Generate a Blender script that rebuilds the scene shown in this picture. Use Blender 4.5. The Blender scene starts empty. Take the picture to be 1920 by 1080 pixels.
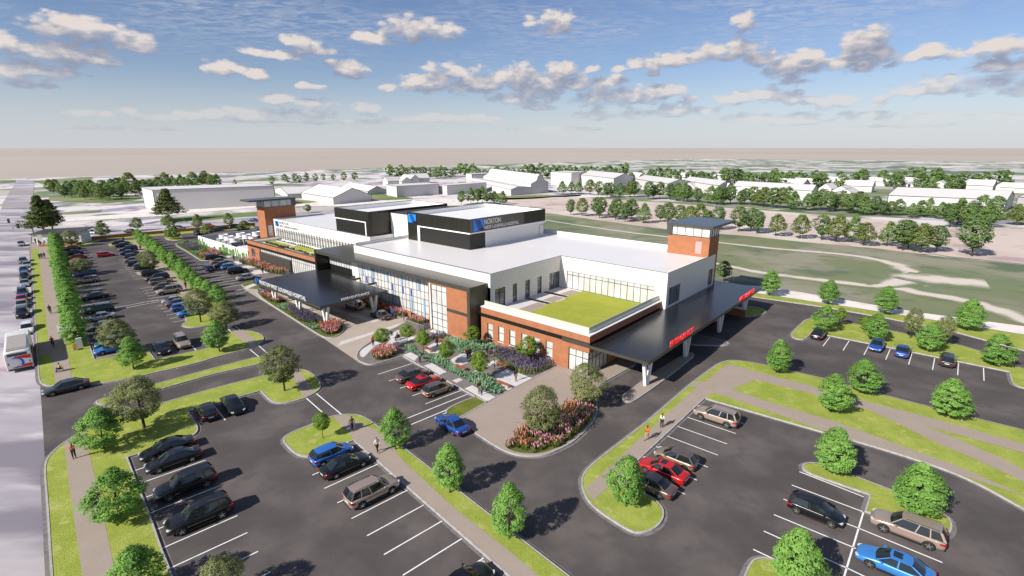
import bpy, bmesh, math, random
from math import sin, cos, radians, pi, atan, atan2, hypot, sqrt, asin, degrees
from mathutils import Vector, Matrix, noise
from mathutils.geometry import tessellate_polygon

scene = bpy.context.scene
col = scene.collection
rnd = random.Random(7)

# ------------------------------------------------------------------ camera model (1920x1080 photograph)
FPX = 960.0; CAM_H = 30.0; PITCH = atan(263 / 960.0); SP = sin(PITCH); CP = cos(PITCH)


def G(px, py, z=0.0):
    """pixel of the photograph -> point of the horizontal plane z"""
    X = px - 960; Y = FPX * CP - (py - 540) * SP; Z = -(FPX * SP + (py - 540) * CP)
    k = (z - CAM_H) / Z
    return (X * k, Y * k)


OX, OY = G(1103, 704.6)
AU = radians(41); AV = radians(-49)


def W(u, v):
    """hospital plan coordinates -> world"""
    return (OX + u * sin(AU) + v * sin(AV), OY + u * cos(AU) + v * cos(AV))


def pts(seq, z=0.0):
    out = []
    for p in seq:
        if p[0] == 'w':
            out.append(W(p[1], p[2]))
        else:
            out.append(G(p[0], p[1], z))
    return out


cam_d = bpy.data.cameras.new('camera')
cam = bpy.data.objects.new('camera', cam_d)
col.objects.link(cam)
cam.location = (0, 0, CAM_H)
cam.rotation_euler = (pi / 2 - PITCH, 0, 0)
cam_d.sensor_width = 36; cam_d.lens = 18.0
cam_d.clip_start = 0.5; cam_d.clip_end = 60000
scene.camera = cam


# ------------------------------------------------------------------ materials
def nm(name):
    m = bpy.data.materials.new(name); m.use_nodes = True
    nt = m.node_tree
    return m, nt, nt.nodes['Principled BSDF']


def N(nt, t, **kw):
    n = nt.nodes.new(t)
    for k, v in kw.items():
        setattr(n, k, v)
    return n


def srgb(r, g, b):
    def f(c):
        c /= 255.0
        return c / 12.92 if c <= 0.04045 else ((c + 0.055) / 1.055) ** 2.4
    return (f(r), f(g), f(b), 1)


def simple(name, c, rough=0.6, metal=0.0, spec=0.5, var=0.0, vscale=1.0, bump=0.0, coords='Object', emit=None, coat=0):
    m, nt, b = nm(name)
    b.inputs['Roughness'].default_value = rough
    b.inputs['Metallic'].default_value = metal
    b.inputs['Specular IOR Level'].default_value = spec
    b.inputs['Base Color'].default_value = (*c[:3], 1)
    if coat:
        b.inputs['Coat Weight'].default_value = coat
        b.inputs['Coat Roughness'].default_value = 0.05
    if var or bump:
        tc = N(nt, 'ShaderNodeTexCoord'); no = N(nt, 'ShaderNodeTexNoise')
        no.inputs['Scale'].default_value = vscale; no.inputs['Detail'].default_value = 6
        nt.links.new(tc.outputs[coords], no.inputs['Vector'])
        if var:
            mr = N(nt, 'ShaderNodeMapRange'); mr.inputs[1].default_value = 0.3; mr.inputs[2].default_value = 0.7
            mr.inputs[3].default_value = 1 - var; mr.inputs[4].default_value = 1 + var
            nt.links.new(no.outputs['Fac'], mr.inputs[0])
            mx = N(nt, 'ShaderNodeVectorMath', operation='SCALE'); mx.inputs[0].default_value = c[:3]
            nt.links.new(mr.outputs[0], mx.inputs['Scale']); nt.links.new(mx.outputs[0], b.inputs['Base Color'])
        if bump:
            bp = N(nt, 'ShaderNodeBump'); bp.inputs['Strength'].default_value = bump; bp.inputs['Distance'].default_value = 0.05
            nt.links.new(no.outputs['Fac'], bp.inputs['Height']); nt.links.new(bp.outputs[0], b.inputs['Normal'])
    if emit:
        b.inputs['Emission Color'].default_value = (*emit[0], 1); b.inputs['Emission Strength'].default_value = emit[1]
    return m


def ramp(nt, stops, interp='LINEAR'):
    r = N(nt, 'ShaderNodeValToRGB'); cr = r.color_ramp; cr.interpolation = interp
    while len(cr.elements) < len(stops):
        cr.elements.new(0.5)
    for e, (p, c) in zip(cr.elements, stops):
        e.position = p; e.color = (*c[:3], 1)
    return r


def noise_mat(name, layers, base, rough=0.9, scale_vec=(1, 1, 1), bump=None):
    """base colour with successive noise-masked layers: (scale, lo, hi, colour, detail)"""
    m, nt, b = nm(name)
    b.inputs['Roughness'].default_value = rough; b.inputs['Specular IOR Level'].default_value = 0.2
    geo = N(nt, 'ShaderNodeNewGeometry')
    mp = N(nt, 'ShaderNodeMapping'); mp.inputs['Scale'].default_value = scale_vec
    nt.links.new(geo.outputs['Position'], mp.inputs[0])
    cur = None
    for i, (sc, lo, hi, c, det) in enumerate(layers):
        off = N(nt, 'ShaderNodeMapping'); off.inputs['Location'].default_value = (i * 37.1, i * 11.7, i * 5.3)
        nt.links.new(mp.outputs[0], off.inputs[0])
        no = N(nt, 'ShaderNodeTexNoise'); no.inputs['Scale'].default_value = sc; no.inputs['Detail'].default_value = det
        nt.links.new(off.outputs[0], no.inputs['Vector'])
        mr = N(nt, 'ShaderNodeMapRange'); mr.interpolation_type = 'SMOOTHSTEP'
        mr.inputs[1].default_value = lo; mr.inputs[2].default_value = hi
        nt.links.new(no.outputs['Fac'], mr.inputs[0])
        mx = N(nt, 'ShaderNodeMix', data_type='RGBA')
        if cur is None:
            mx.inputs['A'].default_value = (*base[:3], 1)
        else:
            nt.links.new(cur, mx.inputs['A'])
        mx.inputs['B'].default_value = (*c[:3], 1)
        nt.links.new(mr.outputs[0], mx.inputs['Factor'])
        cur = mx.outputs['Result']
    if cur is not None:
        nt.links.new(cur, b.inputs['Base Color'])
    else:
        b.inputs['Base Color'].default_value = (*base[:3], 1)
    if bump:
        no = N(nt, 'ShaderNodeTexNoise'); no.inputs['Scale'].default_value = bump[0]; no.inputs['Detail'].default_value = 4
        nt.links.new(geo.outputs['Position'], no.inputs['Vector'])
        bp = N(nt, 'ShaderNodeBump'); bp.inputs['Strength'].default_value = bump[1]; bp.inputs['Distance'].default_value = 0.1
        nt.links.new(no.outputs['Fac'], bp.inputs['Height']); nt.links.new(bp.outputs[0], b.inputs['Normal'])
    return m


M = {}
M['far_plain'] = noise_mat('far plain earth', [(0.0005, .3, .7, (.45, .395, .345), 3)], (.40, .347, .30))
M['aerial'] = noise_mat('pale town ground', [
    (0.012, .53, .60, (.44, .42, .38), 5), (0.02, .50, .57, (.16, .22, .11), 6), (0.035, .56, .62, (.30, .27, .36), 5),
    (0.05, .56, .66, (.50, .40, .38), 4), (0.004, .57, .62, (.12, .17, .08), 4), (.09, .60, .66, (.2, .19, .24), 4)], (.64, .59, .585), scale_vec=(1, .8, 1))  # lavender noise patches are shadows painted into the ground colour
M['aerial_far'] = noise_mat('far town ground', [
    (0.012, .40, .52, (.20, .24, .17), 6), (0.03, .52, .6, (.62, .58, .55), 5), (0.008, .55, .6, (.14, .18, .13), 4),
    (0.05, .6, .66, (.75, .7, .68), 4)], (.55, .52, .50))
M['street'] = noise_mat('pale street asphalt', [(.05, .42, .6, (.30, .275, .31), 5), (.3, .5, .7, (.54, .50, .52), 3), (.09, .52, .64, (.22, .20, .23), 5), (.012, .5, .62, (.33, .29, .28), 3)], (.46, .425, .44), scale_vec=(.35, 1.3, 1), rough=.8)
FIELD_L = [(.02, .42, .6, (.19, .20, .105), 5), (.035, .48, .62, (.265, .25, .185), 7), (.045, .54, .64, (.115, .15, .09), 6),
           (.09, .55, .70, (.225, .22, .155), 5), (.2, .52, .75, (.13, .16, .09), 5)]
M['field'] = noise_mat('mown field', FIELD_L, (.16, .195, .105))
M['dirt'] = noise_mat('pink bare earth', [(.04, .48, .6, (.50, .40, .34), 5), (.08, .55, .65, (.40, .31, .30), 5), (.02, .58, .66, (.60, .54, .48), 4)], (.57, .47, .42))
M['pale_path'] = noise_mat('pale gravel path', [(.3, .45, .7, (.62, .55, .50), 4)], (.74, .68, .63))
def soft_path():
    m = noise_mat('worn sandy track', FIELD_L, (.16, .195, .105)); nt = m.node_tree; b = nt.nodes['Principled BSDF']
    src = b.inputs['Base Color'].links[0].from_socket
    at = N(nt, 'ShaderNodeAttribute'); at.attribute_name = 'edge'; geo = N(nt, 'ShaderNodeNewGeometry'); no = N(nt, 'ShaderNodeTexNoise'); no.inputs['Scale'].default_value = .22; no.inputs['Detail'].default_value = 6
    nt.links.new(geo.outputs['Position'], no.inputs['Vector'])
    a = N(nt, 'ShaderNodeMath', operation='MULTIPLY_ADD'); nt.links.new(no.outputs['Fac'], a.inputs[0]); a.inputs[1].default_value = 1.3; a.inputs[2].default_value = -.65
    c = N(nt, 'ShaderNodeMath', operation='ADD'); nt.links.new(a.outputs[0], c.inputs[0]); nt.links.new(at.outputs['Fac'], c.inputs[1])
    mr = N(nt, 'ShaderNodeMapRange'); mr.interpolation_type = 'SMOOTHSTEP'; mr.inputs[1].default_value = .25; mr.inputs[2].default_value = .95; nt.links.new(c.outputs[0], mr.inputs[0])
    mx = N(nt, 'ShaderNodeMix', data_type='RGBA'); nt.links.new(mr.outputs[0], mx.inputs['Factor']); nt.links.new(src, mx.inputs['A']); mx.inputs['B'].default_value = (.60, .53, .46, 1)
    nt.links.new(mx.outputs['Result'], b.inputs['Base Color']); return m


M['soft_path'] = soft_path()
M['asphalt'] = noise_mat('lot asphalt', [(.16, .38, .66, (.128, .110, .103), 5), (.55, .45, .75, (.088, .077, .074), 6), (.05, .55, .75, (.064, .056, .055), 3),
                                         (9, .62, .8, (.14, .122, .115), 2)], (.078, .068, .065), rough=.82)
M['grass'] = noise_mat('mown lawn', [(.35, .40, .65, (.335, .37, .075), 6), (1.6, .45, .7, (.285, .34, .06), 6), (7, .5, .75, (.19, .245, .035), 3),
                                     (.9, .55, .72, (.38, .385, .12), 5)], (.25, .30, .045), rough=.95, bump=(9, .5))
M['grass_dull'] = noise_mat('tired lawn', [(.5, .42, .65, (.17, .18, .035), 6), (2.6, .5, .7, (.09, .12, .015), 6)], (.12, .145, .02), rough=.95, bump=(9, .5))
M['walk'] = noise_mat('tan sidewalk concrete', [(.5, .4, .7, (.35, .285, .24), 5), (6, .55, .75, (.30, .25, .21), 3), (22, .6, .7, (.40, .33, .28), 2)], (.33, .27, .225), rough=.9)
M['drive'] = noise_mat('tan drive concrete', [(.4, .4, .7, (.42, .36, .295), 5), (8, .55, .75, (.36, .31, .26), 3)], (.39, .33, .275), rough=.9)
M['drive_band'] = noise_mat('pale drive concrete', [(1.5, .4, .7, (.60, .56, .52), 5)], (.53, .49, .45), rough=.9)
M['white_slab'] = noise_mat('pale plaza slab', [(1.2, .4, .7, (.52, .49, .48), 5)], (.60, .57, .56), rough=.85)
M['grey_slab'] = noise_mat('grey plaza pavers', [(1.2, .4, .7, (.15, .13, .12), 5), (12, .5, .7, (.22, .195, .185), 3)], (.19, .165, .155), rough=.85)
M['kerb'] = noise_mat('kerb concrete', [(2.2, .4, .7, (.33, .305, .29), 4)], (.41, .385, .37), rough=.85)
M['gutter'] = noise_mat('gutter concrete', [(2.2, .4, .7, (.13, .12, .115), 4)], (.19, .175, .17), rough=.85)
M['paint'] = noise_mat('road paint', [(1.1, .5, .75, (.62, .62, .60), 5), (14, .58, .8, (.45, .44, .43), 3)], (.80, .80, .78), rough=.7)
M['soil'] = noise_mat('planting soil', [(3, .4, .6, (.09, .11, .03), 4)], (.10, .13, .03), rough=1)


def brick_mat(name, c1, c2, mortar, bw=.45, bh=.14, rough=.85):
    m, nt, b = nm(name)
    b.inputs['Roughness'].default_value = rough; b.inputs['Specular IOR Level'].default_value = .25
    tc = N(nt, 'ShaderNodeTexCoord'); sep = N(nt, 'ShaderNodeSeparateXYZ'); ad = N(nt, 'ShaderNodeMath', operation='ADD')
    cb = N(nt, 'ShaderNodeCombineXYZ')
    nt.links.new(tc.outputs['Object'], sep.inputs[0]); nt.links.new(sep.outputs[0], ad.inputs[0]); nt.links.new(sep.outputs[1], ad.inputs[1])
    nt.links.new(ad.outputs[0], cb.inputs[0]); nt.links.new(sep.outputs[2], cb.inputs[1])
    br = N(nt, 'ShaderNodeTexBrick')
    br.inputs['Color1'].default_value = (*c1, 1); br.inputs['Color2'].default_value = (*c2, 1); br.inputs['Mortar'].default_value = (*mortar, 1)
    br.inputs['Scale'].default_value = 1; br.inputs['Brick Width'].default_value = bw; br.inputs['Row Height'].default_value = bh
    br.inputs['Mortar Size'].default_value = .012; br.inputs['Bias'].default_value = 0
    nt.links.new(cb.outputs[0], br.inputs['Vector'])
    no = N(nt, 'ShaderNodeTexNoise'); no.inputs['Scale'].default_value = .8; no.inputs['Detail'].default_value = 6
    nt.links.new(tc.outputs['Object'], no.inputs['Vector'])
    mr = N(nt, 'ShaderNodeMapRange'); mr.inputs[1].default_value = .3; mr.inputs[2].default_value = .7; mr.inputs[3].default_value = .9; mr.inputs[4].default_value = 1.1
    nt.links.new(no.outputs['Fac'], mr.inputs[0])
    sc = N(nt, 'ShaderNodeVectorMath', operation='SCALE'); nt.links.new(br.outputs['Color'], sc.inputs[0]); nt.links.new(mr.outputs[0], sc.inputs['Scale'])
    nt.links.new(sc.outputs[0], b.inputs['Base Color'])
    return m


def lined_mat(name, c, line, period, width, axis='z', rough=.5, metal=0, spec=.5, var=.04, streak=False, coat=0):
    """panel or seam lines every `period` metres along z (courses) or along x+y (standing seams)"""
    m, nt, b = nm(name)
    b.inputs['Roughness'].default_value = rough; b.inputs['Metallic'].default_value = metal; b.inputs['Specular IOR Level'].default_value = spec
    tc = N(nt, 'ShaderNodeTexCoord'); sep = N(nt, 'ShaderNodeSeparateXYZ'); nt.links.new(tc.outputs['Object'], sep.inputs[0])
    if axis == 'z':
        src = sep.outputs[2]
    elif axis == 'y':
        src = sep.outputs[1]
    else:
        ad = N(nt, 'ShaderNodeMath', operation='ADD'); nt.links.new(sep.outputs[0], ad.inputs[0]); nt.links.new(sep.outputs[1], ad.inputs[1]); src = ad.outputs[0]
    dv = N(nt, 'ShaderNodeMath', operation='DIVIDE'); dv.inputs[1].default_value = period; nt.links.new(src, dv.inputs[0])
    fr = N(nt, 'ShaderNodeMath', operation='FRACT'); nt.links.new(dv.outputs[0], fr.inputs[0])
    lt = N(nt, 'ShaderNodeMath', operation='LESS_THAN'); lt.inputs[1].default_value = width / period; nt.links.new(fr.outputs[0], lt.inputs[0])
    no = N(nt, 'ShaderNodeTexNoise'); no.inputs['Scale'].default_value = .7; no.inputs['Detail'].default_value = 5
    mp = N(nt, 'ShaderNodeMapping'); mp.inputs['Scale'].default_value = (4, 4, .3) if streak else (1, 1, 1)
    nt.links.new(tc.outputs['Object'], mp.inputs[0]); nt.links.new(mp.outputs[0], no.inputs['Vector'])
    mr = N(nt, 'ShaderNodeMapRange'); mr.inputs[1].default_value = .3; mr.inputs[2].default_value = .7; mr.inputs[3].default_value = 1 - var; mr.inputs[4].default_value = 1 + var
    nt.links.new(no.outputs['Fac'], mr.inputs[0])
    mx = N(nt, 'ShaderNodeMix', data_type='RGBA'); mx.inputs['A'].default_value = (*c, 1); mx.inputs['B'].default_value = (*line, 1)
    nt.links.new(lt.outputs[0], mx.inputs['Factor'])
    sc = N(nt, 'ShaderNodeVectorMath', operation='SCALE'); nt.links.new(mx.outputs['Result'], sc.inputs[0]); nt.links.new(mr.outputs[0], sc.inputs['Scale'])
    nt.links.new(sc.outputs[0], b.inputs['Base Color'])
    bp = N(nt, 'ShaderNodeBump'); bp.inputs['Strength'].default_value = .35; bp.inputs['Distance'].default_value = .03
    nt.links.new(lt.outputs[0], bp.inputs['Height']); bp.invert = True; nt.links.new(bp.outputs[0], b.inputs['Normal'])
    return m


M['brick'] = brick_mat('orange brick', (.385, .150, .068), (.34, .128, .058), (.30, .15, .09))
M['white_wall'] = lined_mat('white lap cladding', (.74, .715, .68), (.42, .41, .40), .42, .045, 'z', rough=.35, spec=.5, var=.02)
M['white'] = simple('white trim', (.82, .81, .79), rough=.4, var=.02, vscale=.6)
M['roof'] = simple('white roof membrane', (.75, .72, .705), rough=.33, spec=.5, var=.025, vscale=.12)
M['black_metal'] = lined_mat('dark bronze standing seam', (.034, .033, .027), (.012, .012, .011), .42, .05, 'xy', rough=.30, metal=.55, spec=.6, var=.2, streak=True)
M['canopy_top'] = lined_mat('dark canopy roofing', (.022, .024, .027), (.010, .010, .012), .62, .05, 'y', rough=.22, metal=.35, spec=.6, var=.12)
M['canopy_roof'] = lined_mat('dark drop off roofing', (.022, .024, .027), (.010, .010, .012), .62, .03, 'xy', rough=.22, metal=.35, spec=.6, var=.12)
M['fascia'] = lined_mat('olive grey fascia', (.085, .082, .066), (.05, .05, .04), .5, .03, 'xy', rough=.4, metal=.4, var=.08)
M['frame_top'] = simple('dull bronze flashing', (.105, .098, .082), rough=.32, metal=.5, var=.1, vscale=.3)
M['louvre'] = lined_mat('black louvre', (.030, .029, .024), (.006, .006, .005), .30, .14, 'z', rough=.4, metal=.3, var=.1)
M['bar'] = simple('dark window frame', (.03, .03, .03), rough=.4)
M['outline'] = simple('dark coping', (.05, .047, .045), rough=.5)
M['glass_pale'] = noise_mat('pale glare glazing', [(.35, .35, .65, (.48, .48, .46), 2)], (.60, .60, .575), rough=.12)  # near-white base colour paints in the sun glare on the front glass
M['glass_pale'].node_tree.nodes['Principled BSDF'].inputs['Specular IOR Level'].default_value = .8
M['glass_grey'] = noise_mat('grey shade glazing', [(.6, .4, .6, (.16, .16, .17), 2)], (.075, .077, .082), rough=.07)  # dark base colour paints in the shade on the side-facing windows
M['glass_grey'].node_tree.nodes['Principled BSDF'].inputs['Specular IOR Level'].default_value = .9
M['glass_sky'] = simple('sky blue glazing fin', (.22, .37, .56), rough=.15)
M['glass_deep'] = simple('deep blue glazing panel', (.07, .09, .38), rough=.2)
M['rail_glass'] = simple('frosted guard glass', (.50, .51, .42), rough=.2)
M['red_letter'] = simple('lit red letter', (.75, .012, .018), rough=.4, emit=((.9, .01, .02), .35))
M['white_letter'] = simple('white letter', (.75, .75, .74), rough=.35, metal=.1)
M['logo_blue'] = simple('bright blue emblem', (.01, .22, .75), rough=.35)
M['logo_dark'] = simple('dark emblem stripe', (.008, .012, .05), rough=.4)
M['turf'] = noise_mat('roof turf', [(.5, .4, .65, (.345, .355, .05), 5), (6, .5, .7, (.25, .28, .035), 3)], (.30, .325, .042), rough=.95, bump=(12, .4))
M['black_slab'] = simple('black plaza strip', (.02, .02, .02), rough=.4)
M['steel'] = simple('galvanised steel', (.5, .5, .5), rough=.4, metal=.6, var=.1, vscale=3)
M['massing'] = simple('white massing plaster', (.56, .54, .525), rough=.8, var=.03, vscale=.05)
M['massing_grey'] = simple('grey white roofing', (.60, .575, .56), rough=.8, var=.03, vscale=.05)
M['wood'] = simple('orange brown timber', (.30, .085, .03), rough=.6, var=.15, vscale=4)
M['green_screen'] = simple('green wall panel', (.10, .20, .045), rough=.9, var=.35, vscale=3)
M['bark'] = simple('bark', (.055, .038, .028), rough=.95, var=.25, vscale=8)


# ------------------------------------------------------------------ mesh builder
class MB:
    def __init__(self):
        self.v = []; self.f = []; self.m = []

    def quad(self, a, b, c, d, m=0):
        n = len(self.v); self.v += [a, b, c, d]; self.f.append((n, n + 1, n + 2, n + 3)); self.m.append(m)

    def tri(self, a, b, c, m=0):
        n = len(self.v); self.v += [a, b, c]; self.f.append((n, n + 1, n + 2)); self.m.append(m)

    def box(self, x0, x1, y0, y1, z0, z1, m=0, mtop=None):
        x0, x1 = min(x0, x1), max(x0, x1); y0, y1 = min(y0, y1), max(y0, y1)
        n = len(self.v)
        self.v += [(x0, y0, z0), (x1, y0, z0), (x1, y1, z0), (x0, y1, z0), (x0, y0, z1), (x1, y0, z1), (x1, y1, z1), (x0, y1, z1)]
        for f, mm in (((0, 3, 2, 1), m), ((4, 5, 6, 7), m if mtop is None else mtop), ((0, 1, 5, 4), m), ((1, 2, 6, 5), m), ((2, 3, 7, 6), m), ((3, 0, 4, 7), m)):
            self.f.append(tuple(n + i for i in f)); self.m.append(mm)

    def prism(self, p, z0, z1, m=0, mside=None, bottom=False):
        """p: 2D outline, z0/z1 numbers or per-vertex lists"""
        k = len(p)
        Z0 = z0 if hasattr(z0, '__len__') else [z0] * k
        Z1 = z1 if hasattr(z1, '__len__') else [z1] * k
        area = sum(p[i][0] * p[(i + 1) % k][1] - p[(i + 1) % k][0] * p[i][1] for i in range(k))
        if area < 0:
            p = list(reversed(p)); Z0 = list(reversed(Z0)); Z1 = list(reversed(Z1))
        n = len(self.v)
        self.v += [(p[i][0], p[i][1], Z0[i]) for i in range(k)] + [(p[i][0], p[i][1], Z1[i]) for i in range(k)]
        ms = m if mside is None else mside
        for i in range(k):
            j = (i + 1) % k
            self.f.append((n + i, n + j, n + k + j, n + k + i)); self.m.append(ms)
        for t in tessellate_polygon([[Vector((a[0], a[1], 0)) for a in p]]):
            t = self._ccw(t, p)
            self.f.append(tuple(n + k + i for i in t)); self.m.append(m)
            if bottom:
                self.f.append(tuple(n + i for i in reversed(t))); self.m.append(m)

    @staticmethod
    def _ccw(t, p):
        a, b, c = (p[i] for i in t)
        return t if (b[0] - a[0]) * (c[1] - a[1]) - (b[1] - a[1]) * (c[0] - a[0]) > 0 else (t[0], t[2], t[1])

    def sheet(self, p, z, m=0):
        n = len(self.v)
        self.v += [(a[0], a[1], z) for a in p]
        for t in tessellate_polygon([[Vector((a[0], a[1], 0)) for a in p]]):
            self.f.append(tuple(n + i for i in self._ccw(t, p))); self.m.append(m)

    def tube(self, path, r, seg=8, m=0, caps=True):
        """path: list of points, r: number or list of radii"""
        k = len(path); R = r if hasattr(r, '__len__') else [r] * k
        rings = []
        for i in range(k):
            a = Vector(path[max(0, i - 1)]); b = Vector(path[min(k - 1, i + 1)]); d = (b - a).normalized()
            u = d.orthogonal().normalized() if abs(d.z) < .9 else (Vector((1, 0, 0)) - d * d.x).normalized()
            w = d.cross(u); n = len(self.v)
            for s in range(seg):
                t = 2 * pi * s / seg; q = Vector(path[i]) + (u * cos(t) + w * sin(t)) * R[i]
                self.v.append(tuple(q))
            rings.append(n)
        for i in range(k - 1):
            for s in range(seg):
                a, b = rings[i], rings[i + 1]; t = (s + 1) % seg
                self.f.append((a + s, a + t, b + t, b + s)); self.m.append(m)
        if caps:
            self.f.append(tuple(rings[0] + s for s in reversed(range(seg)))); self.m.append(m)
            self.f.append(tuple(rings[-1] + s for s in range(seg))); self.m.append(m)

    def mesh(self, name, mats, smooth=False):
        me = bpy.data.meshes.new(name)
        me.from_pydata(self.v, [], self.f)
        for mt in (mats if isinstance(mats, (list, tuple)) else [mats]):
            me.materials.append(mt)
        me.polygons.foreach_set('material_index', self.m)
        if smooth:
            me.polygons.foreach_set('use_smooth', [True] * len(me.polygons))
        me.update()
        return me

    def build(self, name, mats, parent=None, smooth=False, loc=(0, 0, 0), rot=(0, 0, 0)):
        return link(name, self.mesh(name, mats, smooth), parent, loc, rot)


def link(name, data, parent=None, loc=(0, 0, 0), rot=(0, 0, 0)):
    o = bpy.data.objects.new(name, data); col.objects.link(o)
    o.location = loc; o.rotation_euler = rot
    if parent:
        o.parent = parent
    return o


def tag(o, label=None, cat=None, group=None, kind=None):
    if label: o['label'] = label
    if cat: o['category'] = cat
    if group: o['group'] = group
    if kind: o['kind'] = kind
    return o


def empty(name, loc=(0, 0, 0), rz=0):
    o = link(name, None, None, loc, (0, 0, rz)); o.empty_display_size = .3
    return o


def copy_tree(o, parent=None):
    c = o.copy(); col.objects.link(c)
    if parent: c.parent = parent
    for k in [x for x in o.children]:
        copy_tree(k, c)
    return c


# ------------------------------------------------------------------ light, sky
SUN_AZ = radians(231); SUN_EL = radians(34)
sd = bpy.data.lights.new('sun', 'SUN'); sd.energy = 4.9; sd.angle = radians(.6); sd.color = (1, .945, .87)
so = bpy.data.objects.new('sun', sd); col.objects.link(so)
tosun = Vector((sin(SUN_AZ) * cos(SUN_EL), cos(SUN_AZ) * cos(SUN_EL), sin(SUN_EL)))
so.rotation_euler = tosun.to_track_quat('Z', 'Y').to_euler(); so.location = (0, -50, 80)

scene.view_settings.view_transform = 'Standard'; scene.view_settings.look = 'None'
scene.view_settings.exposure = 0.45; scene.view_settings.gamma = 1
try:
    scene.view_settings.use_curve_mapping = False
except Exception:
    pass

CLOUDS = [  # photo pixels: x, y, rx, ry
    (115, 50, 58, 22), (170, 62, 60, 22), (222, 74, 55, 19), (272, 92, 34, 8), (100, 95, 58, 18), (165, 108, 60, 15), (205, 118, 28, 8),
    (8, 82, 26, 20), (45, 130, 46, 15), (110, 138, 45, 14), (5, 130, 22, 13), (58, 160, 40, 9), (28, 39, 9, 6),
    (415, 127, 34, 13), (440, 131, 24, 9), (482, 140, 24, 13), (566, 78, 36, 12), (480, 99, 34, 7), (525, 105, 40, 7), (598, 98, 40, 7), (622, 116, 18, 6), (655, 131, 32, 15),
    (700, 74, 38, 13), (775, 57, 52, 22), (830, 60, 32, 16), (800, 158, 46, 17), (845, 140, 55, 17), (890, 160, 52, 18), (925, 148, 30, 14),
    (572, 160, 16, 7), (600, 163, 22, 4), (515, 187, 34, 9), (592, 194, 36, 8), (728, 165, 20, 8),
    (975, 150, 42, 24), (1010, 160, 60, 26), (1055, 131, 27, 17), (1085, 158, 44, 14), (1140, 154, 34, 11), (980, 187, 56, 11), (1010, 204, 34, 5),
    (1120, 188, 44, 14), (1180, 180, 40, 17), (1225, 180, 34, 14), (1245, 170, 36, 11), (1285, 190, 22, 8),
    (998, 40, 17, 10), (1042, 48, 28, 24), (1397, 38, 22, 17), (1112, 129, 12, 6), (1162, 129, 16, 6), (1225, 137, 14, 7),
    (1205, 119, 26, 11), (1262, 113, 44, 13), (1330, 100, 40, 16), (1385, 98, 50, 20), (1425, 112, 30, 12), (1448, 96, 10, 5),
    (1490, 130, 50, 24), (1512, 104, 32, 10), (1560, 122, 40, 12), (1605, 90, 34, 28), (1635, 78, 34, 26), (1625, 112, 52, 20), (1700, 108, 36, 12), (1750, 97, 34, 14), (1795, 103, 26, 8),
    (1872, 87, 44, 17), (1925, 84, 30, 16), (1865, 122, 46, 13), (1920, 120, 28, 12), (1862, 162, 52, 18), (1925, 164, 40, 18),
    (1395, 184, 52, 11), (1450, 178, 46, 12), (1500, 190, 36, 8), (1570, 192, 32, 11), (1648, 189, 17, 10), (1700, 172, 44, 12), (1765, 155, 36, 14), (1765, 170, 44, 8),
    (300, 220, 44, 7), (375, 218, 50, 8), (440, 212, 60, 9), (470, 224, 55, 7), (575, 214, 55, 9), (150, 208, 34, 5), (150, 215, 40, 5), (236, 206, 18, 6), (200, 214, 14, 8),
    (690, 205, 26, 10), (740, 224, 30, 5), (820, 222, 60, 8), (895, 222, 46, 7), (675, 229, 40, 5), (585, 230, 36, 5), (1110, 218, 44, 9), (1195, 214, 36, 9), (1262, 209, 36, 11), (1318, 208, 26, 9),
    (1400, 224, 60, 8), (1490, 228, 60, 8), (1510, 214, 34, 5), (1586, 212, 16, 5), (1640, 218, 60, 7), (1760, 219, 60, 7), (1880, 222, 50, 8), (1040, 243, 80, 5), (250, 243, 90, 5), (1700, 236, 90, 5)]


def sky_uv(px, py):
    X = px - 960; Y = FPX * CP - (py - 540) * SP; Z = -(FPX * SP + (py - 540) * CP)
    return atan2(X, Y), asin(Z / sqrt(X * X + Y * Y + Z * Z))


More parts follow.
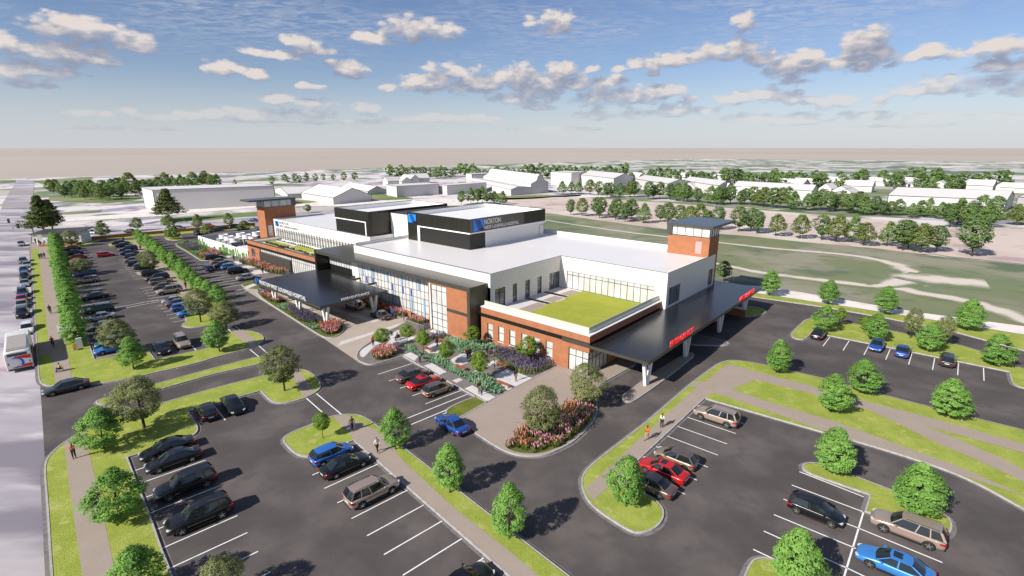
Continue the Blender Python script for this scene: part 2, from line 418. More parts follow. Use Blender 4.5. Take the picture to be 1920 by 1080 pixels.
def build_world():
    w = bpy.data.worlds.new('World'); scene.world = w; w.use_nodes = True
    nt = w.node_tree; nt.nodes.clear(); L = nt.links.new

    def mth(op, a=None, b=None, c=None, clamp=False):
        n = N(nt, 'ShaderNodeMath', operation=op); n.use_clamp = clamp
        for i, v in enumerate((a, b, c)):
            if v is None: continue
            if isinstance(v, (int, float)): n.inputs[i].default_value = v
            else: L(v, n.inputs[i])
        return n.outputs[0]

    out = N(nt, 'ShaderNodeOutputWorld'); bg = N(nt, 'ShaderNodeBackground'); L(bg.outputs[0], out.inputs[0])
    sky = N(nt, 'ShaderNodeTexSky', sky_type='NISHITA'); sky.sun_disc = False
    sky.sun_elevation = SUN_EL; sky.sun_rotation = SUN_AZ; sky.air_density = 1.0; sky.dust_density = .2; sky.ozone_density = 3.5; sky.altitude = 0
    tc = N(nt, 'ShaderNodeTexCoord'); sep = N(nt, 'ShaderNodeSeparateXYZ'); L(tc.outputs['Generated'], sep.inputs[0])
    el = mth('ARCSINE', sep.outputs[2])
    # thin rippled high cloud, seen on a plane overhead
    zc = mth('MAXIMUM', sep.outputs[2], .03)
    px_ = mth('DIVIDE', sep.outputs[0], zc); py_ = mth('DIVIDE', sep.outputs[1], zc)
    pv = N(nt, 'ShaderNodeCombineXYZ'); L(px_, pv.inputs[0]); L(py_, pv.inputs[1])
    mp1 = N(nt, 'ShaderNodeMapping'); mp1.inputs['Rotation'].default_value = (0, 0, .45); mp1.inputs['Scale'].default_value = (2.3, 3.6, 1); L(pv.outputs[0], mp1.inputs[0])
    n1 = N(nt, 'ShaderNodeTexNoise'); n1.inputs['Scale'].default_value = 2.6; n1.inputs['Detail'].default_value = 6; n1.inputs['Roughness'].default_value = .60; n1.inputs['Distortion'].default_value = .9
    L(mp1.outputs[0], n1.inputs['Vector'])
    n2 = N(nt, 'ShaderNodeTexNoise'); n2.inputs['Scale'].default_value = .55; n2.inputs['Detail'].default_value = 6; L(pv.outputs[0], n2.inputs['Vector'])
    r1 = N(nt, 'ShaderNodeMapRange'); r1.inputs[1].default_value = .40; r1.inputs[2].default_value = .70; L(n1.outputs['Fac'], r1.inputs[0])
    r2 = N(nt, 'ShaderNodeMapRange'); r2.interpolation_type = 'SMOOTHSTEP'; r2.inputs[1].default_value = .34; r2.inputs[2].default_value = .60; L(n2.outputs['Fac'], r2.inputs[0])
    r3 = N(nt, 'ShaderNodeMapRange'); r3.interpolation_type = 'SMOOTHSTEP'; r3.inputs[1].default_value = .10; r3.inputs[2].default_value = .21; L(el, r3.inputs[0])
    cir = mth('MULTIPLY', mth('MULTIPLY', mth('MULTIPLY', r1.outputs[0], r2.outputs[0]), r3.outputs[0]), .62)
    # base sky colour: physical sky, evened towards the pale haze at the horizon
    hz = N(nt, 'ShaderNodeMapRange'); hz.interpolation_type = 'SMOOTHSTEP'; hz.inputs[1].default_value = -.02; hz.inputs[2].default_value = .15; hz.inputs[3].default_value = .85; hz.inputs[4].default_value = 0.0; L(el, hz.inputs[0])
    skys = N(nt, 'ShaderNodeVectorMath', operation='SCALE'); skys.inputs['Scale'].default_value = SKY_S
    tint = N(nt, 'ShaderNodeVectorMath', operation='MULTIPLY'); tint.inputs[1].default_value = (1.0, .95, 1.05); L(sky.outputs[0], tint.inputs[0]); L(tint.outputs[0], skys.inputs[0])
    m0 = N(nt, 'ShaderNodeMix', data_type='RGBA'); L(hz.outputs[0], m0.inputs['Factor']); L(skys.outputs[0], m0.inputs['A']); m0.inputs['B'].default_value = (*HAZE_C, 1)
    m1 = N(nt, 'ShaderNodeMix', data_type='RGBA'); L(cir, m1.inputs['Factor']); L(m0.outputs['Result'], m1.inputs['A']); m1.inputs['B'].default_value = (.42, .44, .50, 1)
    # back to the strength of the physical sky
    sc = N(nt, 'ShaderNodeVectorMath', operation='SCALE'); sc.inputs['Scale'].default_value = 1 / SKY_S; L(m1.outputs['Result'], sc.inputs[0])
    L(sc.outputs[0], bg.inputs['Color']); bg.inputs['Strength'].default_value = SKY_S
    w.cycles.sampling_method = 'MANUAL'; w.cycles.sample_map_resolution = 256


SKY_S = .070; HAZE_C = (.445, .475, .52)
build_world()


def build_cloud_dome():
    """cloud layer on a far dome; coarse density is stored per vertex, billows come from noise"""
    RAD = 32000.0; naz, nel = 400, 130; A0, A1, E0, E1 = radians(-80), radians(80), radians(.05), radians(38)
    off = (-.008, .019)
    B = []
    for (x, y, rx, ry) in CLOUDS:
        u0, v0 = sky_uv(x, y); u1, _ = sky_uv(x + rx * 1.22, y); _, v1 = sky_uv(x, y - ry * 1.38); B.append((u0, v0, abs(u1 - u0), abs(v1 - v0)))
    rr = random.Random(5)
    for i in range(60):  # beyond the frame
        s = rr.choice((-1, 1)); az = s * rr.uniform(radians(47), radians(78)); el = rr.uniform(.05, .45) if i < 34 else rr.uniform(.03, .12)
        B.append((az, el, rr.uniform(.02, .07), rr.uniform(.008, .02) * (1 + el)))
    for i in range(22):
        B.append((rr.uniform(-.7, .7), rr.uniform(.36, .62), rr.uniform(.03, .08), rr.uniform(.015, .03)))
    cells = {}
    for b in B:
        for i in range(int((b[0] - b[2] * 1.6) * 20) - 1, int((b[0] + b[2] * 1.6) * 20) + 2):
            cells.setdefault(i, []).append(b)

    def dens(u, v):
        acc = -1.2
        for (u0, v0, a, b) in cells.get(int(math.floor(u * 20)), ()):
            dv = (v - v0) / b
            if dv < 0: dv *= 1.25
            d = 1 - ((u - u0) / a) ** 2 - dv * dv
            if d > -1.45:
                k = .25; h = max(k - abs(acc - d), 0) / k; acc = max(acc, d) + h * h * h * k / 6
        return acc
    V = []; D0 = []; D1 = []
    for j in range(nel + 1):
        el = E0 + (E1 - E0) * j / nel
        for i in range(naz + 1):
            az = A0 + (A1 - A0) * i / naz
            V.append((RAD * sin(az) * cos(el), RAD * cos(az) * cos(el), RAD * sin(el) + CAM_H)); D0.append(dens(az, el)); D1.append(dens(az + off[0], el + off[1]))
    F = [(j * (naz + 1) + i, j * (naz + 1) + i + 1, (j + 1) * (naz + 1) + i + 1, (j + 1) * (naz + 1) + i) for j in range(nel) for i in range(naz)]
    me = bpy.data.meshes.new('sky'); me.from_pydata(V, [], F)
    for nme, dat in (('d0', D0), ('d1', D1)):
        at = me.attributes.new(nme, 'FLOAT', 'POINT'); at.data.foreach_set('value', dat)
    m = bpy.data.materials.new('cloud layer'); m.use_nodes = True; nt = m.node_tree; nt.nodes.clear(); L = nt.links.new

    def mth(op, a=None, b=None, c=None):
        n = N(nt, 'ShaderNodeMath', operation=op)
        for i, v in enumerate((a, b, c)):
            if v is None: continue
            if isinstance(v, (int, float)): n.inputs[i].default_value = v
            else: L(v, n.inputs[i])
        return n.outputs[0]
    geo = N(nt, 'ShaderNodeNewGeometry'); sub = N(nt, 'ShaderNodeVectorMath', operation='SUBTRACT'); sub.inputs[1].default_value = (0, 0, CAM_H); L(geo.outputs['Position'], sub.inputs[0])
    nrm = N(nt, 'ShaderNodeVectorMath', operation='NORMALIZE'); L(sub.outputs[0], nrm.inputs[0]); sep = N(nt, 'ShaderNodeSeparateXYZ'); L(nrm.outputs[0], sep.inputs[0])
    az = mth('ARCTAN2', sep.outputs[0], sep.outputs[1]); el = mth('ARCSINE', sep.outputs[2])
    uv = N(nt, 'ShaderNodeCombineXYZ'); L(az, uv.inputs[0]); L(el, uv.inputs[1])

    def field(vec, an):
        mp = N(nt, 'ShaderNodeMapping'); mp.inputs['Scale'].default_value = (1, 1.9, 1); L(vec, mp.inputs[0])
        no = N(nt, 'ShaderNodeTexNoise'); no.inputs['Scale'].default_value = 30; no.inputs['Detail'].default_value = 8; no.inputs['Roughness'].default_value = .58; no.inputs['Distortion'].default_value = .25; L(mp.outputs[0], no.inputs['Vector'])
        vo = N(nt, 'ShaderNodeTexVoronoi'); vo.feature = 'SMOOTH_F1'; vo.inputs['Scale'].default_value = 52; vo.inputs['Smoothness'].default_value = .4
        wv = N(nt, 'ShaderNodeVectorMath', operation='MULTIPLY_ADD'); L(no.outputs['Color'], wv.inputs[0]); wv.inputs[1].default_value = (.03, .03, 0); L(mp.outputs[0], wv.inputs[2]); L(wv.outputs[0], vo.inputs['Vector'])
        at = N(nt, 'ShaderNodeAttribute'); at.attribute_name = an
        return mth('ADD', mth('ADD', at.outputs['Fac'], mth('MULTIPLY_ADD', no.outputs['Fac'], 2.7, -1.10)), mth('MULTIPLY_ADD', vo.outputs['Distance'], -1.15, .50))
    d0 = field(uv.outputs[0], 'd0')
    ofn = N(nt, 'ShaderNodeVectorMath', operation='ADD'); ofn.inputs[1].default_value = (off[0], off[1], 0); L(uv.outputs[0], ofn.inputs[0]); d1 = field(ofn.outputs[0], 'd1')
    al = N(nt, 'ShaderNodeMapRange'); al.interpolation_type = 'SMOOTHSTEP'; al.inputs[1].default_value = -.05; al.inputs[2].default_value = .95; L(d0, al.inputs[0])
    lr = N(nt, 'ShaderNodeMapRange'); lr.inputs[1].default_value = -1.3; lr.inputs[2].default_value = 1.5; L(mth('SUBTRACT', d0, d1), lr.inputs[0])
    cr = ramp(nt, [(0.0, CL[0]), (.42, CL[1]), (.68, CL[2]), (1.0, CL[3])]); L(lr.outputs[0], cr.inputs[0])
    fd = N(nt, 'ShaderNodeMapRange'); fd.interpolation_type = 'SMOOTHSTEP'; fd.inputs[1].default_value = .0; fd.inputs[2].default_value = .13; fd.inputs[3].default_value = .12; L(el, fd.inputs[0])
    fac = mth('MULTIPLY', al.outputs[0], fd.outputs[0])
    em = N(nt, 'ShaderNodeEmission'); L(cr.outputs[0], em.inputs[0]); tr = N(nt, 'ShaderNodeBsdfTransparent'); ms = N(nt, 'ShaderNodeMixShader'); out = N(nt, 'ShaderNodeOutputMaterial')
    L(fac, ms.inputs[0]); L(tr.outputs[0], ms.inputs[1]); L(em.outputs[0], ms.inputs[2]); L(ms.outputs[0], out.inputs[0])
    m.cycles.emission_sampling = 'NONE'
    me.materials.append(m); o = link('sky', me); tag(o, kind='structure')


CL = [(.18, .205, .285), (.25, .27, .345), (.37, .365, .40), (.57, .52, .495)]
build_cloud_dome()
# ------------------------------------------------------------------ ground layers
def smooth(p, closed=True, rad=1.6, it=3):
    """round the corners of a world outline; a third element marks a sharp corner"""
    q = [(a[0], a[1], len(a) > 2) for a in p]
    for _ in range(it):
        o = []; k = len(q)
        for i in range(k):
            c = q[i]
            if c[2] or (not closed and i in (0, k - 1)):
                o.append(c); continue
            for nb, first in ((q[i - 1], 1), (q[(i + 1) % k], 0)):
                d = hypot(nb[0] - c[0], nb[1] - c[1]); t = min(.25, rad / max(d, 1e-6))
                o.append((c[0] + (nb[0] - c[0]) * t, c[1] + (nb[1] - c[1]) * t, False))
        q = o; rad *= .5
    r = []
    for a in q:
        if not r or hypot(a[0] - r[-1][0], a[1] - r[-1][1]) > .02:
            r.append((a[0], a[1]))
    return r


def P(seq, rad=1.6, closed=True, it=3, z=0.0):
    w = []
    for p in seq:
        sharp = p[-1] == 's'
        q = p[:-1] if sharp else p
        xy = W(q[1], q[2]) if q[0] == 'w' else G(q[0], q[1], z)
        w.append((*xy, 1) if sharp else xy)
    return smooth(w, closed, rad, it) if rad > 0 else [(a[0], a[1]) for a in w]


def ccw(p):
    a = sum(p[i][0] * p[(i + 1) % len(p)][1] - p[(i + 1) % len(p)][0] * p[i][1] for i in range(len(p)))
    return p if a > 0 else list(reversed(p))


def offset(p, d, closed=True):
    k = len(p); o = []
    for i in range(k):
        a = p[i - 1] if (closed or i > 0) else p[i]; b = p[(i + 1) % k] if (closed or i < k - 1) else p[i]; c = p[i]
        def un(x, y):
            l = hypot(x, y) or 1; return x / l, y / l
        n = []
        for s, e in ((a, c), (c, b)):
            if s == e: continue
            dx, dy = un(e[0] - s[0], e[1] - s[1]); n.append((dy, -dx))
        nx = sum(t[0] for t in n); ny = sum(t[1] for t in n); nx, ny = un(nx, ny)
        cs = max(.5, nx * n[0][0] + ny * n[0][1]); o.append((c[0] + nx * d / cs, c[1] + ny * d / cs))
    return o


def sheet(name, p, z, mat, kind='structure', label=None):
    mb = MB(); mb.sheet(p, z); o = mb.build(name, mat); tag(o, kind=kind)
    return o


def kerb_strip(mb, p, closed=True, w=.15, h=.15, gut=.3):
    """p ccw outline of the raised side; kerb outside it, then the gutter pan"""
    a = p; b = offset(p, w, closed); c = offset(p, w + gut, closed); k = len(p)
    for i in range(k if closed else k - 1):
        j = (i + 1) % k
        mb.quad((*a[i], h), (*b[i], h), (*b[j], h), (*a[j], h), 0)
        mb.quad((*b[i], h), (*b[i], 0), (*b[j], 0), (*b[j], h), 0)
        if gut:
            mb.quad((*b[i], .008), (*c[i], .008), (*c[j], .008), (*b[j], .008), 1)


def island(seq, rad=1.6, mat='grass', name='lawn', gut=.3, kerb=True, h=.12):
    p = ccw(P(seq, rad))
    mb = MB(); mb.prism(p, -.02, h)
    o = mb.build(name, M[mat]); tag(o, kind='structure')
    if kerb:
        kb = MB(); kerb_strip(kb, p, gut=gut)
        tag(kb.build('kerb', [M['kerb'], M['gutter']]), kind='structure')
    return p


# far plain: one sheet to the horizon
mb = MB(); ring = [(cos(2 * pi * i / 64) * 45000, sin(2 * pi * i / 64) * 45000) for i in range(64)]
mb.sheet(ring, -.60); tag(mb.build('ground', M['far_plain']), kind='structure')
# pale aerial-map like town ground, with the darker far quarter on the right
sheet('terrain', P([(-500, 350), (0, 335), (520, 320), (900, 308.5), (1290, 297.5), (1920, 303), (2600, 312), (2600, 1500), (960, 3000), (-900, 1500)], 0), -.40, M['aerial'])
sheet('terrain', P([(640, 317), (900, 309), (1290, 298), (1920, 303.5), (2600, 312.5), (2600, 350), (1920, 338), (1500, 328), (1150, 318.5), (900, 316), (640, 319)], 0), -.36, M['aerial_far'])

# roads of the town
ROADS = [
    ('street', [(32, 336.5), (64, 336.5), (60, 400), (58, 458), (65, 560), (75, 716), (100, 1080), (130, 1500), (-900, 1500), (-345, 1080), (-129, 720), (-20, 480), (5, 379)]),
    ('street', [(-300, 452), (60, 436), (200, 438), (330, 430), (480, 416), (640, 398), (640, 391), (460, 405), (300, 418), (180, 425), (60, 428), (-300, 440)]),
    ('pale_path', [(110, 415), (300, 404), (480, 388), (480, 378), (270, 398), (110, 408)]),
    ('pale_path', [(480, 385), (700, 386), (900, 384), (1040, 372), (1200, 366), (1120, 363), (980, 370), (800, 372), (600, 379)]),
]
for mat, pl in ROADS:
    sheet('road', P(pl, 0), -.30 + .01 * ROADS.index((mat, pl)), M[mat])
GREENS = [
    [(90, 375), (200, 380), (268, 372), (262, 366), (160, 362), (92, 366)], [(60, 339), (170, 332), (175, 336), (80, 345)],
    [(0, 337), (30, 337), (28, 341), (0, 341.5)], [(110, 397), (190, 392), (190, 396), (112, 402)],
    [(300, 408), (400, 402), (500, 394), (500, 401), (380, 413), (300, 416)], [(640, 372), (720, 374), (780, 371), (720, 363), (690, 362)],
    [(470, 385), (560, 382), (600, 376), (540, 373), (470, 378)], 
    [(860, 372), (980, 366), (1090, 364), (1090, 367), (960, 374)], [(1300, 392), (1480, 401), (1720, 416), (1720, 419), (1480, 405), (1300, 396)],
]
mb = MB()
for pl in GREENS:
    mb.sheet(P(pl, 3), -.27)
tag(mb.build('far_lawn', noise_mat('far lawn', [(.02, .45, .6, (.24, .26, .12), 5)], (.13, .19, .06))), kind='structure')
sheet('terrain', P([(1120, 350), (1500, 352), (1920, 356), (2300, 370), (2300, 440), (1920, 420), (1700, 408), (1500, 396), (1300, 383), (1120, 366)], 3), -.29, noise_mat('shadowed green suburb ground', [(.03, .5, .6, (.55, .51, .50), 5), (.06, .55, .62, (.30, .27, .33), 5), (.02, .55, .65, (.10, .14, .06), 4)], (.20, .24, .12)))  # green ground; its dark and lavender tones also paint in tree shadow
# bare earth strip and mown field behind the hospital
sheet('bare_earth', P([(940, 377), (1050, 368), (1150, 373), (1300, 384), (1480, 397), (1640, 410), (1790, 424), (1815, 430), (1760, 478), (1500, 456), (1300, 440), (1165, 425), (1040, 408), (940, 400)], 4), -.24, M['dirt'])
sheet('bare_earth', P([(1775, 424), (1960, 430), (2300, 470), (2300, 540), (1920, 493), (1735, 475)], 4), -.23, M['dirt'])
sheet('field', P([(900, 392), (1030, 399), (1165, 418), (1280, 433), (1400, 441), (1500, 452), (1650, 465), (1750, 478), (1920, 495), (2300, 545), (2300, 690), (1920, 612), (1722, 586), (1487, 546), (1400, 534), (1250, 510), (900, 450)], 0), -.20, M['field'])


def ribbon(name, centre, widths, z, mat, rad=3):
    c = P(centre, rad, closed=False); k = len(c); L = offset(c, 1, closed=False)
    if mat == M['soft_path']:
        mb = MB(); ed = []; ts = (-1.5, -.75, -.3, .3, .75, 1.5); es = (0, .55, 1, 1, .55, 0); rows = []
        for i in range(k):
            t = i / (k - 1) * (len(widths) - 1); a = int(min(t, len(widths) - 2)); wd = widths[a] * (1 - (t - a)) + widths[a + 1] * (t - a)
            dx, dy = L[i][0] - c[i][0], L[i][1] - c[i][1]; fade = .8 if i in (0, k - 1) else 1
            rows.append([(c[i][0] + dx * wd / 2 * q, c[i][1] + dy * wd / 2 * q, z) for q in ts]); ed.append([e * fade for e in es])
        me = bpy.data.meshes.new(name); n = len(ts)
        me.from_pydata([p for r_ in rows for p in r_], [], [(i * n + j + 1, i * n + j, (i + 1) * n + j, (i + 1) * n + j + 1)[::-1] for i in range(k - 1) for j in range(n - 1)])
        at = me.attributes.new('edge', 'FLOAT', 'POINT'); at.data.foreach_set('value', [e for r_ in ed for e in r_]); me.materials.append(mat)
        return tag(link(name, me), kind='structure')
    l = []; r = []
    for i in range(k):
        t = i / (k - 1) * (len(widths) - 1); a = int(min(t, len(widths) - 2)); wd = widths[a] * (1 - (t - a)) + widths[a + 1] * (t - a)
        dx, dy = L[i][0] - c[i][0], L[i][1] - c[i][1]
        l.append((c[i][0] + dx * wd / 2, c[i][1] + dy * wd / 2)); r.append((c[i][0] - dx * wd / 2, c[i][1] - dy * wd / 2))
    mb = MB()
    for i in range(k - 1):
        mb.quad((*l[i], z), (*r[i], z), (*r[i + 1], z), (*l[i + 1], z))
    return tag(mb.build(name, mat), kind='structure')


ribbon('path', [(1000, 408), (1055, 417), (1180, 435), (1350, 454), (1450, 465), (1580, 475), (1640, 484), (1680, 494), (1704, 506), (1712, 520), (1708, 532)], [1.6, 2.4, 2.8, 3.6, 5.5, 8], -.17, M['soft_path'])
ribbon('path', [(1330, 490), (1375, 499), (1425, 510), (1525, 522), (1625, 534), (1680, 538), (1730, 549), (1790, 557), (1850, 572), (1920, 597), (2050, 650)], [2.4, 3.4, 4, 5, 5.5, 4], -.16, M['soft_path'])
ribbon('path', [(1640, 536), (1680, 530), (1712, 516), (1718, 510)], [3, 6, 7, 6], -.155, M['soft_path'])
ribbon('path', [(1690, 514), (1720, 519), (1780, 524), (1825, 528), (1852, 531)], [7, 10, 11, 11, 10], -.15, M['soft_path'])
sheet('path', P([(1395, 534, 's'), (1437, 537, 's'), (1487, 545, 's'), (1722, 585, 's'), (1920, 611, 's'), (2200, 660, 's'), (2200, 690, 's'), (1920, 628, 's'), (1790, 607, 's'), (1540, 568, 's'), (1440, 553, 's'), (1395, 549, 's')], 0), -.06, M['pale_path'])

# asphalt of lots and drives
sheet('parking_lot', P([(59, 456), (100, 452), (172, 449), (300, 438), (470, 423), ('w', 43, 118), ('w', 43, 40), ('w', 44, 20), (1400, 546), (1440, 554), (1600, 580), (1790, 610), (1920, 632), (2300, 705), (3000, 1000), (2400, 2200), (400, 2600), (115, 1300), (100, 1080), (84, 860), (75, 716)], 0), 0.0, M['asphalt'])

walks = []
def walk(seq, mat='walk', rad=0, z=.128, name='sidewalk'):
    return sheet(name, P(seq, rad), z, M[mat])


# A: verge and sidewalk along the street, lawn before the first lot
island([(58, 457, 's'), (112, 453, 's'), (117, 466), (147, 572, 's'), (160, 630, 's'), (176, 676, 's'), (277, 659.5, 's'), (290, 676.5, 's'), (409, 650, 's'), (428, 625, 's'),
        (441, 621.5, 's'), (457, 620), (478, 624), (491, 630), (494, 637), (487, 645), (472, 653), (400, 671), (375, 680), (245, 710), (200, 718), (167, 722), (130, 726), (104, 724.5), (90, 724), (80, 720), (75, 713)], .9)
walk([(59, 456.5), (88, 454.5), (99, 505), (110, 572), (124, 646), (137.5, 724), (104.5, 724), (97.5, 665), (75, 667), (73.5, 647), (92, 641), (82, 555), (72, 468), (60, 468)])
walk([(433, 624), (457, 620.4), (487, 644.4), (471, 652.6)], z=.132)
walk([(140, 628), (158, 626), (161, 640), (145, 645)], z=.131)
# B: long centre strip with its row of trees
island([(228, 452), (262, 449), (300, 474), (345, 510), (380, 542), (420, 576), (432, 590), (425, 598), (395, 610), (360, 615), (345, 613), (343, 609), (352, 603, 's'), (347, 590, 's'), (395, 580), (302, 563.5, 's'), (300, 565, 's'), (345, 551, 's'), (309, 520, 's'), (262, 515, 's'), (258, 511, 's'), (300, 508, 's'), (246, 459, 's'), (208, 462, 's'), (205, 458, 's')], .8)
walk([(246, 455), (256, 453), (300, 490), (352, 535), (358, 545), (405, 588), (385, 592), (340, 553), (300, 513), (262, 476)])
# thin median in the entry road
island([(180, 755), (190, 749.5), (210, 744.5), (400, 692), (480, 671), (496, 671), (502, 676), (490, 682), (400, 702), (210, 756), (190, 760)], .5, gut=.3)
# C: lawn between the entry road and the second lot
island([(160, 808), (217, 783), (310, 756), (400, 730), (490, 707), (550, 693), (575, 696), (592, 709), (601, 722), (597, 733), (575, 746), (540, 755.5), (520, 756.5), (508, 752), (490, 733, 's'), (350, 772, 's'),
        (370, 802), (367, 814), (352, 822), (236, 859, 's'), (250, 897, 's'), (277, 965, 's'), (300, 1032, 's'), (315, 1070, 's'), (380, 1260, 's'), (124, 1260, 's'), (107, 1140, 's'), (100, 1080), (92, 950), (86, 880), (90, 862), (104, 846), (125, 829)], 1.4)
walk([(121, 832.5), (135, 822.5), (158, 809.5), (166, 842), (182, 910), (218, 1080), (262, 1260), (185, 1260), (155, 1080), (130, 910)])
walk([(541, 697), (562, 695.5), (590, 737), (570, 747)], z=.131)
# D: strip between the second lot and the front drive
island([(534, 830), (534, 822), (545, 814), (587, 797), (622, 782), (647, 779), (670, 780), (687, 787), (712, 805), (746, 834, 's'), (812, 886, 's'), (919, 970, 's'), (959, 1001, 's'), (1060, 1080, 's'), (1290, 1260, 's'),
        (1130, 1260, 's'), (955, 1079, 's'), (664, 825, 's'), (590, 856), (577, 857), (560, 854), (545, 842)], 1.2)
walk([(624, 782), (647, 779.3), (717, 815), (755, 865), (855, 957), (960, 1039), (1007, 1080), (1195, 1260), (1132, 1260), (956, 1079.5), (665, 825.5), (652, 812)])
# front drop-off drive
sheet('drive', P([(455, 541, 's'), (600, 630, 's'), (668, 676, 's'), (675, 657), (700, 635), (755, 610, 's'), ('w', .9, 40, 's'), ('w', .9, 72, 's'), ('w', -6, 84, 's'), (480, 530, 's')], 0), .012, M['drive'])
mb = MB()
for a in ([(631, 650), (648, 644), (745, 612), (752, 606), (640, 640)], [(485, 520), (500, 524), (620, 603), (604, 606)], [(560, 565), (700, 605), (712, 601), (575, 561)]):
    mb.sheet(P(a, 0), .020)
bandp = [G(632, 650), G(650, 660)]
tag(mb.build('drive_band', M['drive_band']), kind='structure')
# strip of walk left of the drop-off
sheet('sidewalk', P([(413, 477), (420, 474), (488, 500), (545, 511), (540, 530), (488, 523)], 0), .030, M['grey_slab'])
mb = MB()
for t0, t1 in ((0, .17), (.36, .47), (.56, .66), (.75, .88)):
    A0, A1 = G(414, 477), G(488, 521.5); B0, B1 = G(436, 473), G(548, 514)
    f = lambda p, q, t: (p[0] + (q[0] - p[0]) * t, p[1] + (q[1] - p[1]) * t)
    mb.sheet([f(A0, A1, t0), f(B0, B1, t0), f(B0, B1, t1), f(A0, A1, t1)], .036)
tag(mb.build('plaza_slab', M['white_slab']), kind='structure')
sheet('sidewalk', P([(372, 452), (392, 455), (440, 476), (413, 477), (385, 462)], 0), .030, M['white_slab'])
# lane-side planting beds and lawns beside the aisle
island([(330, 456), (345, 453), (375, 452), (400, 458), (415, 468), (432, 478), (415, 484), (395, 489), (378, 489), (350, 471), (333, 462)], 1.0, 'soil', 'planting_bed', gut=.3)
island([(309, 446), (315, 443), (330, 441), (345, 447), (343, 450), (330, 451.5), (315, 450)], 1.0, gut=.3)
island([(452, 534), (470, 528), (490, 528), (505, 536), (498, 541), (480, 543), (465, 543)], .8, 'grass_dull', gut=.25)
walk([(458, 539), (485, 529), (492, 531), (465, 542)], 'white_slab', z=.13)
island([(482, 549), (488, 545), (531, 562), (581, 583), (608, 596), (639, 608), (645, 616), (641, 625), (627, 633), (612, 634), (600, 629), (535, 588), (495, 562)], 1.2, 'soil', 'planting_bed', gut=.3)
island([(672, 677), (669, 668), (675, 656), (695, 642), (730, 622), (757, 608, 's'), ('w', -1.9, 37, 's'), ('w', -1.9, 21, 's'), ('w', -.2, 20, 's'), ('w', -.1, 8.8, 's'), (1045, 687, 's'), (997, 711, 's'), (951, 734, 's'), (912, 755, 's'), (894, 745.5, 's'), (756, 668, 's'),
        (700, 684), (688, 684)], 1.0, 'grey_slab', 'plaza', gut=.3, h=.10)
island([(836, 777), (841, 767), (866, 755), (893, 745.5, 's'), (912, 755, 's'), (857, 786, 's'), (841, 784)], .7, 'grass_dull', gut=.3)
# tan forecourt by the emergency entrance
p_fore = P([(857, 786, 's'), (912, 755, 's'), (951, 734, 's'), (997, 711, 's'), (1045, 687.5, 's'), ('w', -.05, 6, 's'), ('w', -.05, -.05, 's'), ('w', 40, -.9, 's'), ('w', 40, -4.2, 's'), (1190, 684, 's'), (1127, 719), (1116, 733), (1119, 757), (1117, 780), (1107, 797), (1080, 824), (1060, 837), (1022, 854), (992, 856.5), (960, 852), (930, 837), (892, 812)], 1.0)
mb = MB(); mb.prism(ccw(p_fore), -.02, .10); tag(mb.build('forecourt', M['walk']), kind='structure')
kb = MB(); kerb_strip(kb, list(reversed(P([(1190, 684), (1127, 719), (1116, 733), (1119, 757), (1117, 780), (1107, 797), (1080, 824), (1060, 837), (1022, 854), (992, 856.5), (960, 852), (930, 837), (892, 812)], 1.0, closed=False))), closed=False, h=.14)
tag(kb.build('kerb', [M['kerb'], M['gutter']]), kind='structure')
BED_ER = [(943, 836), (960, 848), (992, 852.5), (1022, 850.5), (1058, 834), (1092, 808), (1111, 786), (1115, 758), (1111, 738), (1098, 735), (1085, 745), (1050, 762), (1000, 795), (960, 822)]
sheet('planting_bed', P(BED_ER, .8), .112, M['soil'])
# islands under the emergency canopy
island([(1167, 744), (1170, 754), (1185, 754.5), (1240, 716), (1301, 668), (1298, 663), (1288, 663), (1225, 702)], .7, 'walk', 'traffic_island', gut=0)
island([(1287, 628), (1300, 626), (1360, 641), (1366, 645), (1356, 649), (1295, 647), (1280, 640)], .7, 'grey_slab', 'traffic_island', gut=.25)
island([(1375, 588), (1392, 575), (1425, 577), (1437, 585), (1425, 592), (1390, 595.5)], 1.0, 'grass', 'lawn', gut=.25)
# E: lawns and crossing paths to the right
island([(1091, 908), (1096, 889), (1112, 872), (1215, 792, 's'), (1292, 725, 's'), (1345, 685), (1362, 678), (1380, 677), (1417, 682), (1542, 711, 's'), (1615, 732, 's'), (1752, 767, 's'), (1920, 809, 's'), (2300, 912, 's'),
        (2300, 1130, 's'), (2050, 1030), (1920, 955), (1815, 897), (1715, 861), (1600, 826.5, 's'), (1550, 813, 's'), (1320, 747, 's'), (1192, 866, 's'), (1152, 904, 's'), (1218, 933), (1236, 948), (1243, 962), (1238, 980), (1222, 994), (1200, 1000), (1180, 996), (1120, 957), (1100, 935)], 1.2)
walk([(1097, 919), (1210, 815), (1297, 735.5), (1306, 728), (1293, 724.6), (1307, 717), (1322, 717), (1364, 684), (1440, 704), (1542, 731), (1615, 752), (1752, 787), (1920, 834.5), (2300, 945), (2300, 965), (1920, 851), (1727, 798), (1777, 817), (1890, 867), (1920, 884), (2200, 1010),
      (2200, 1035), (1920, 905), (1815, 857), (1750, 830), (1690, 799), (1627, 770), (1532, 742), (1440, 719), (1417, 713), (1372, 731), (1440, 755), (1565, 792), (1710, 845), (1790, 874), (1920, 931), (2100, 1020), (2100, 1030), (1920, 932), (1815, 897), (1715, 861), (1600, 826.5), (1547, 810), (1440, 772), (1345, 739.5), (1332, 739), (1322, 746), (1192, 865.5), (1113, 941)])
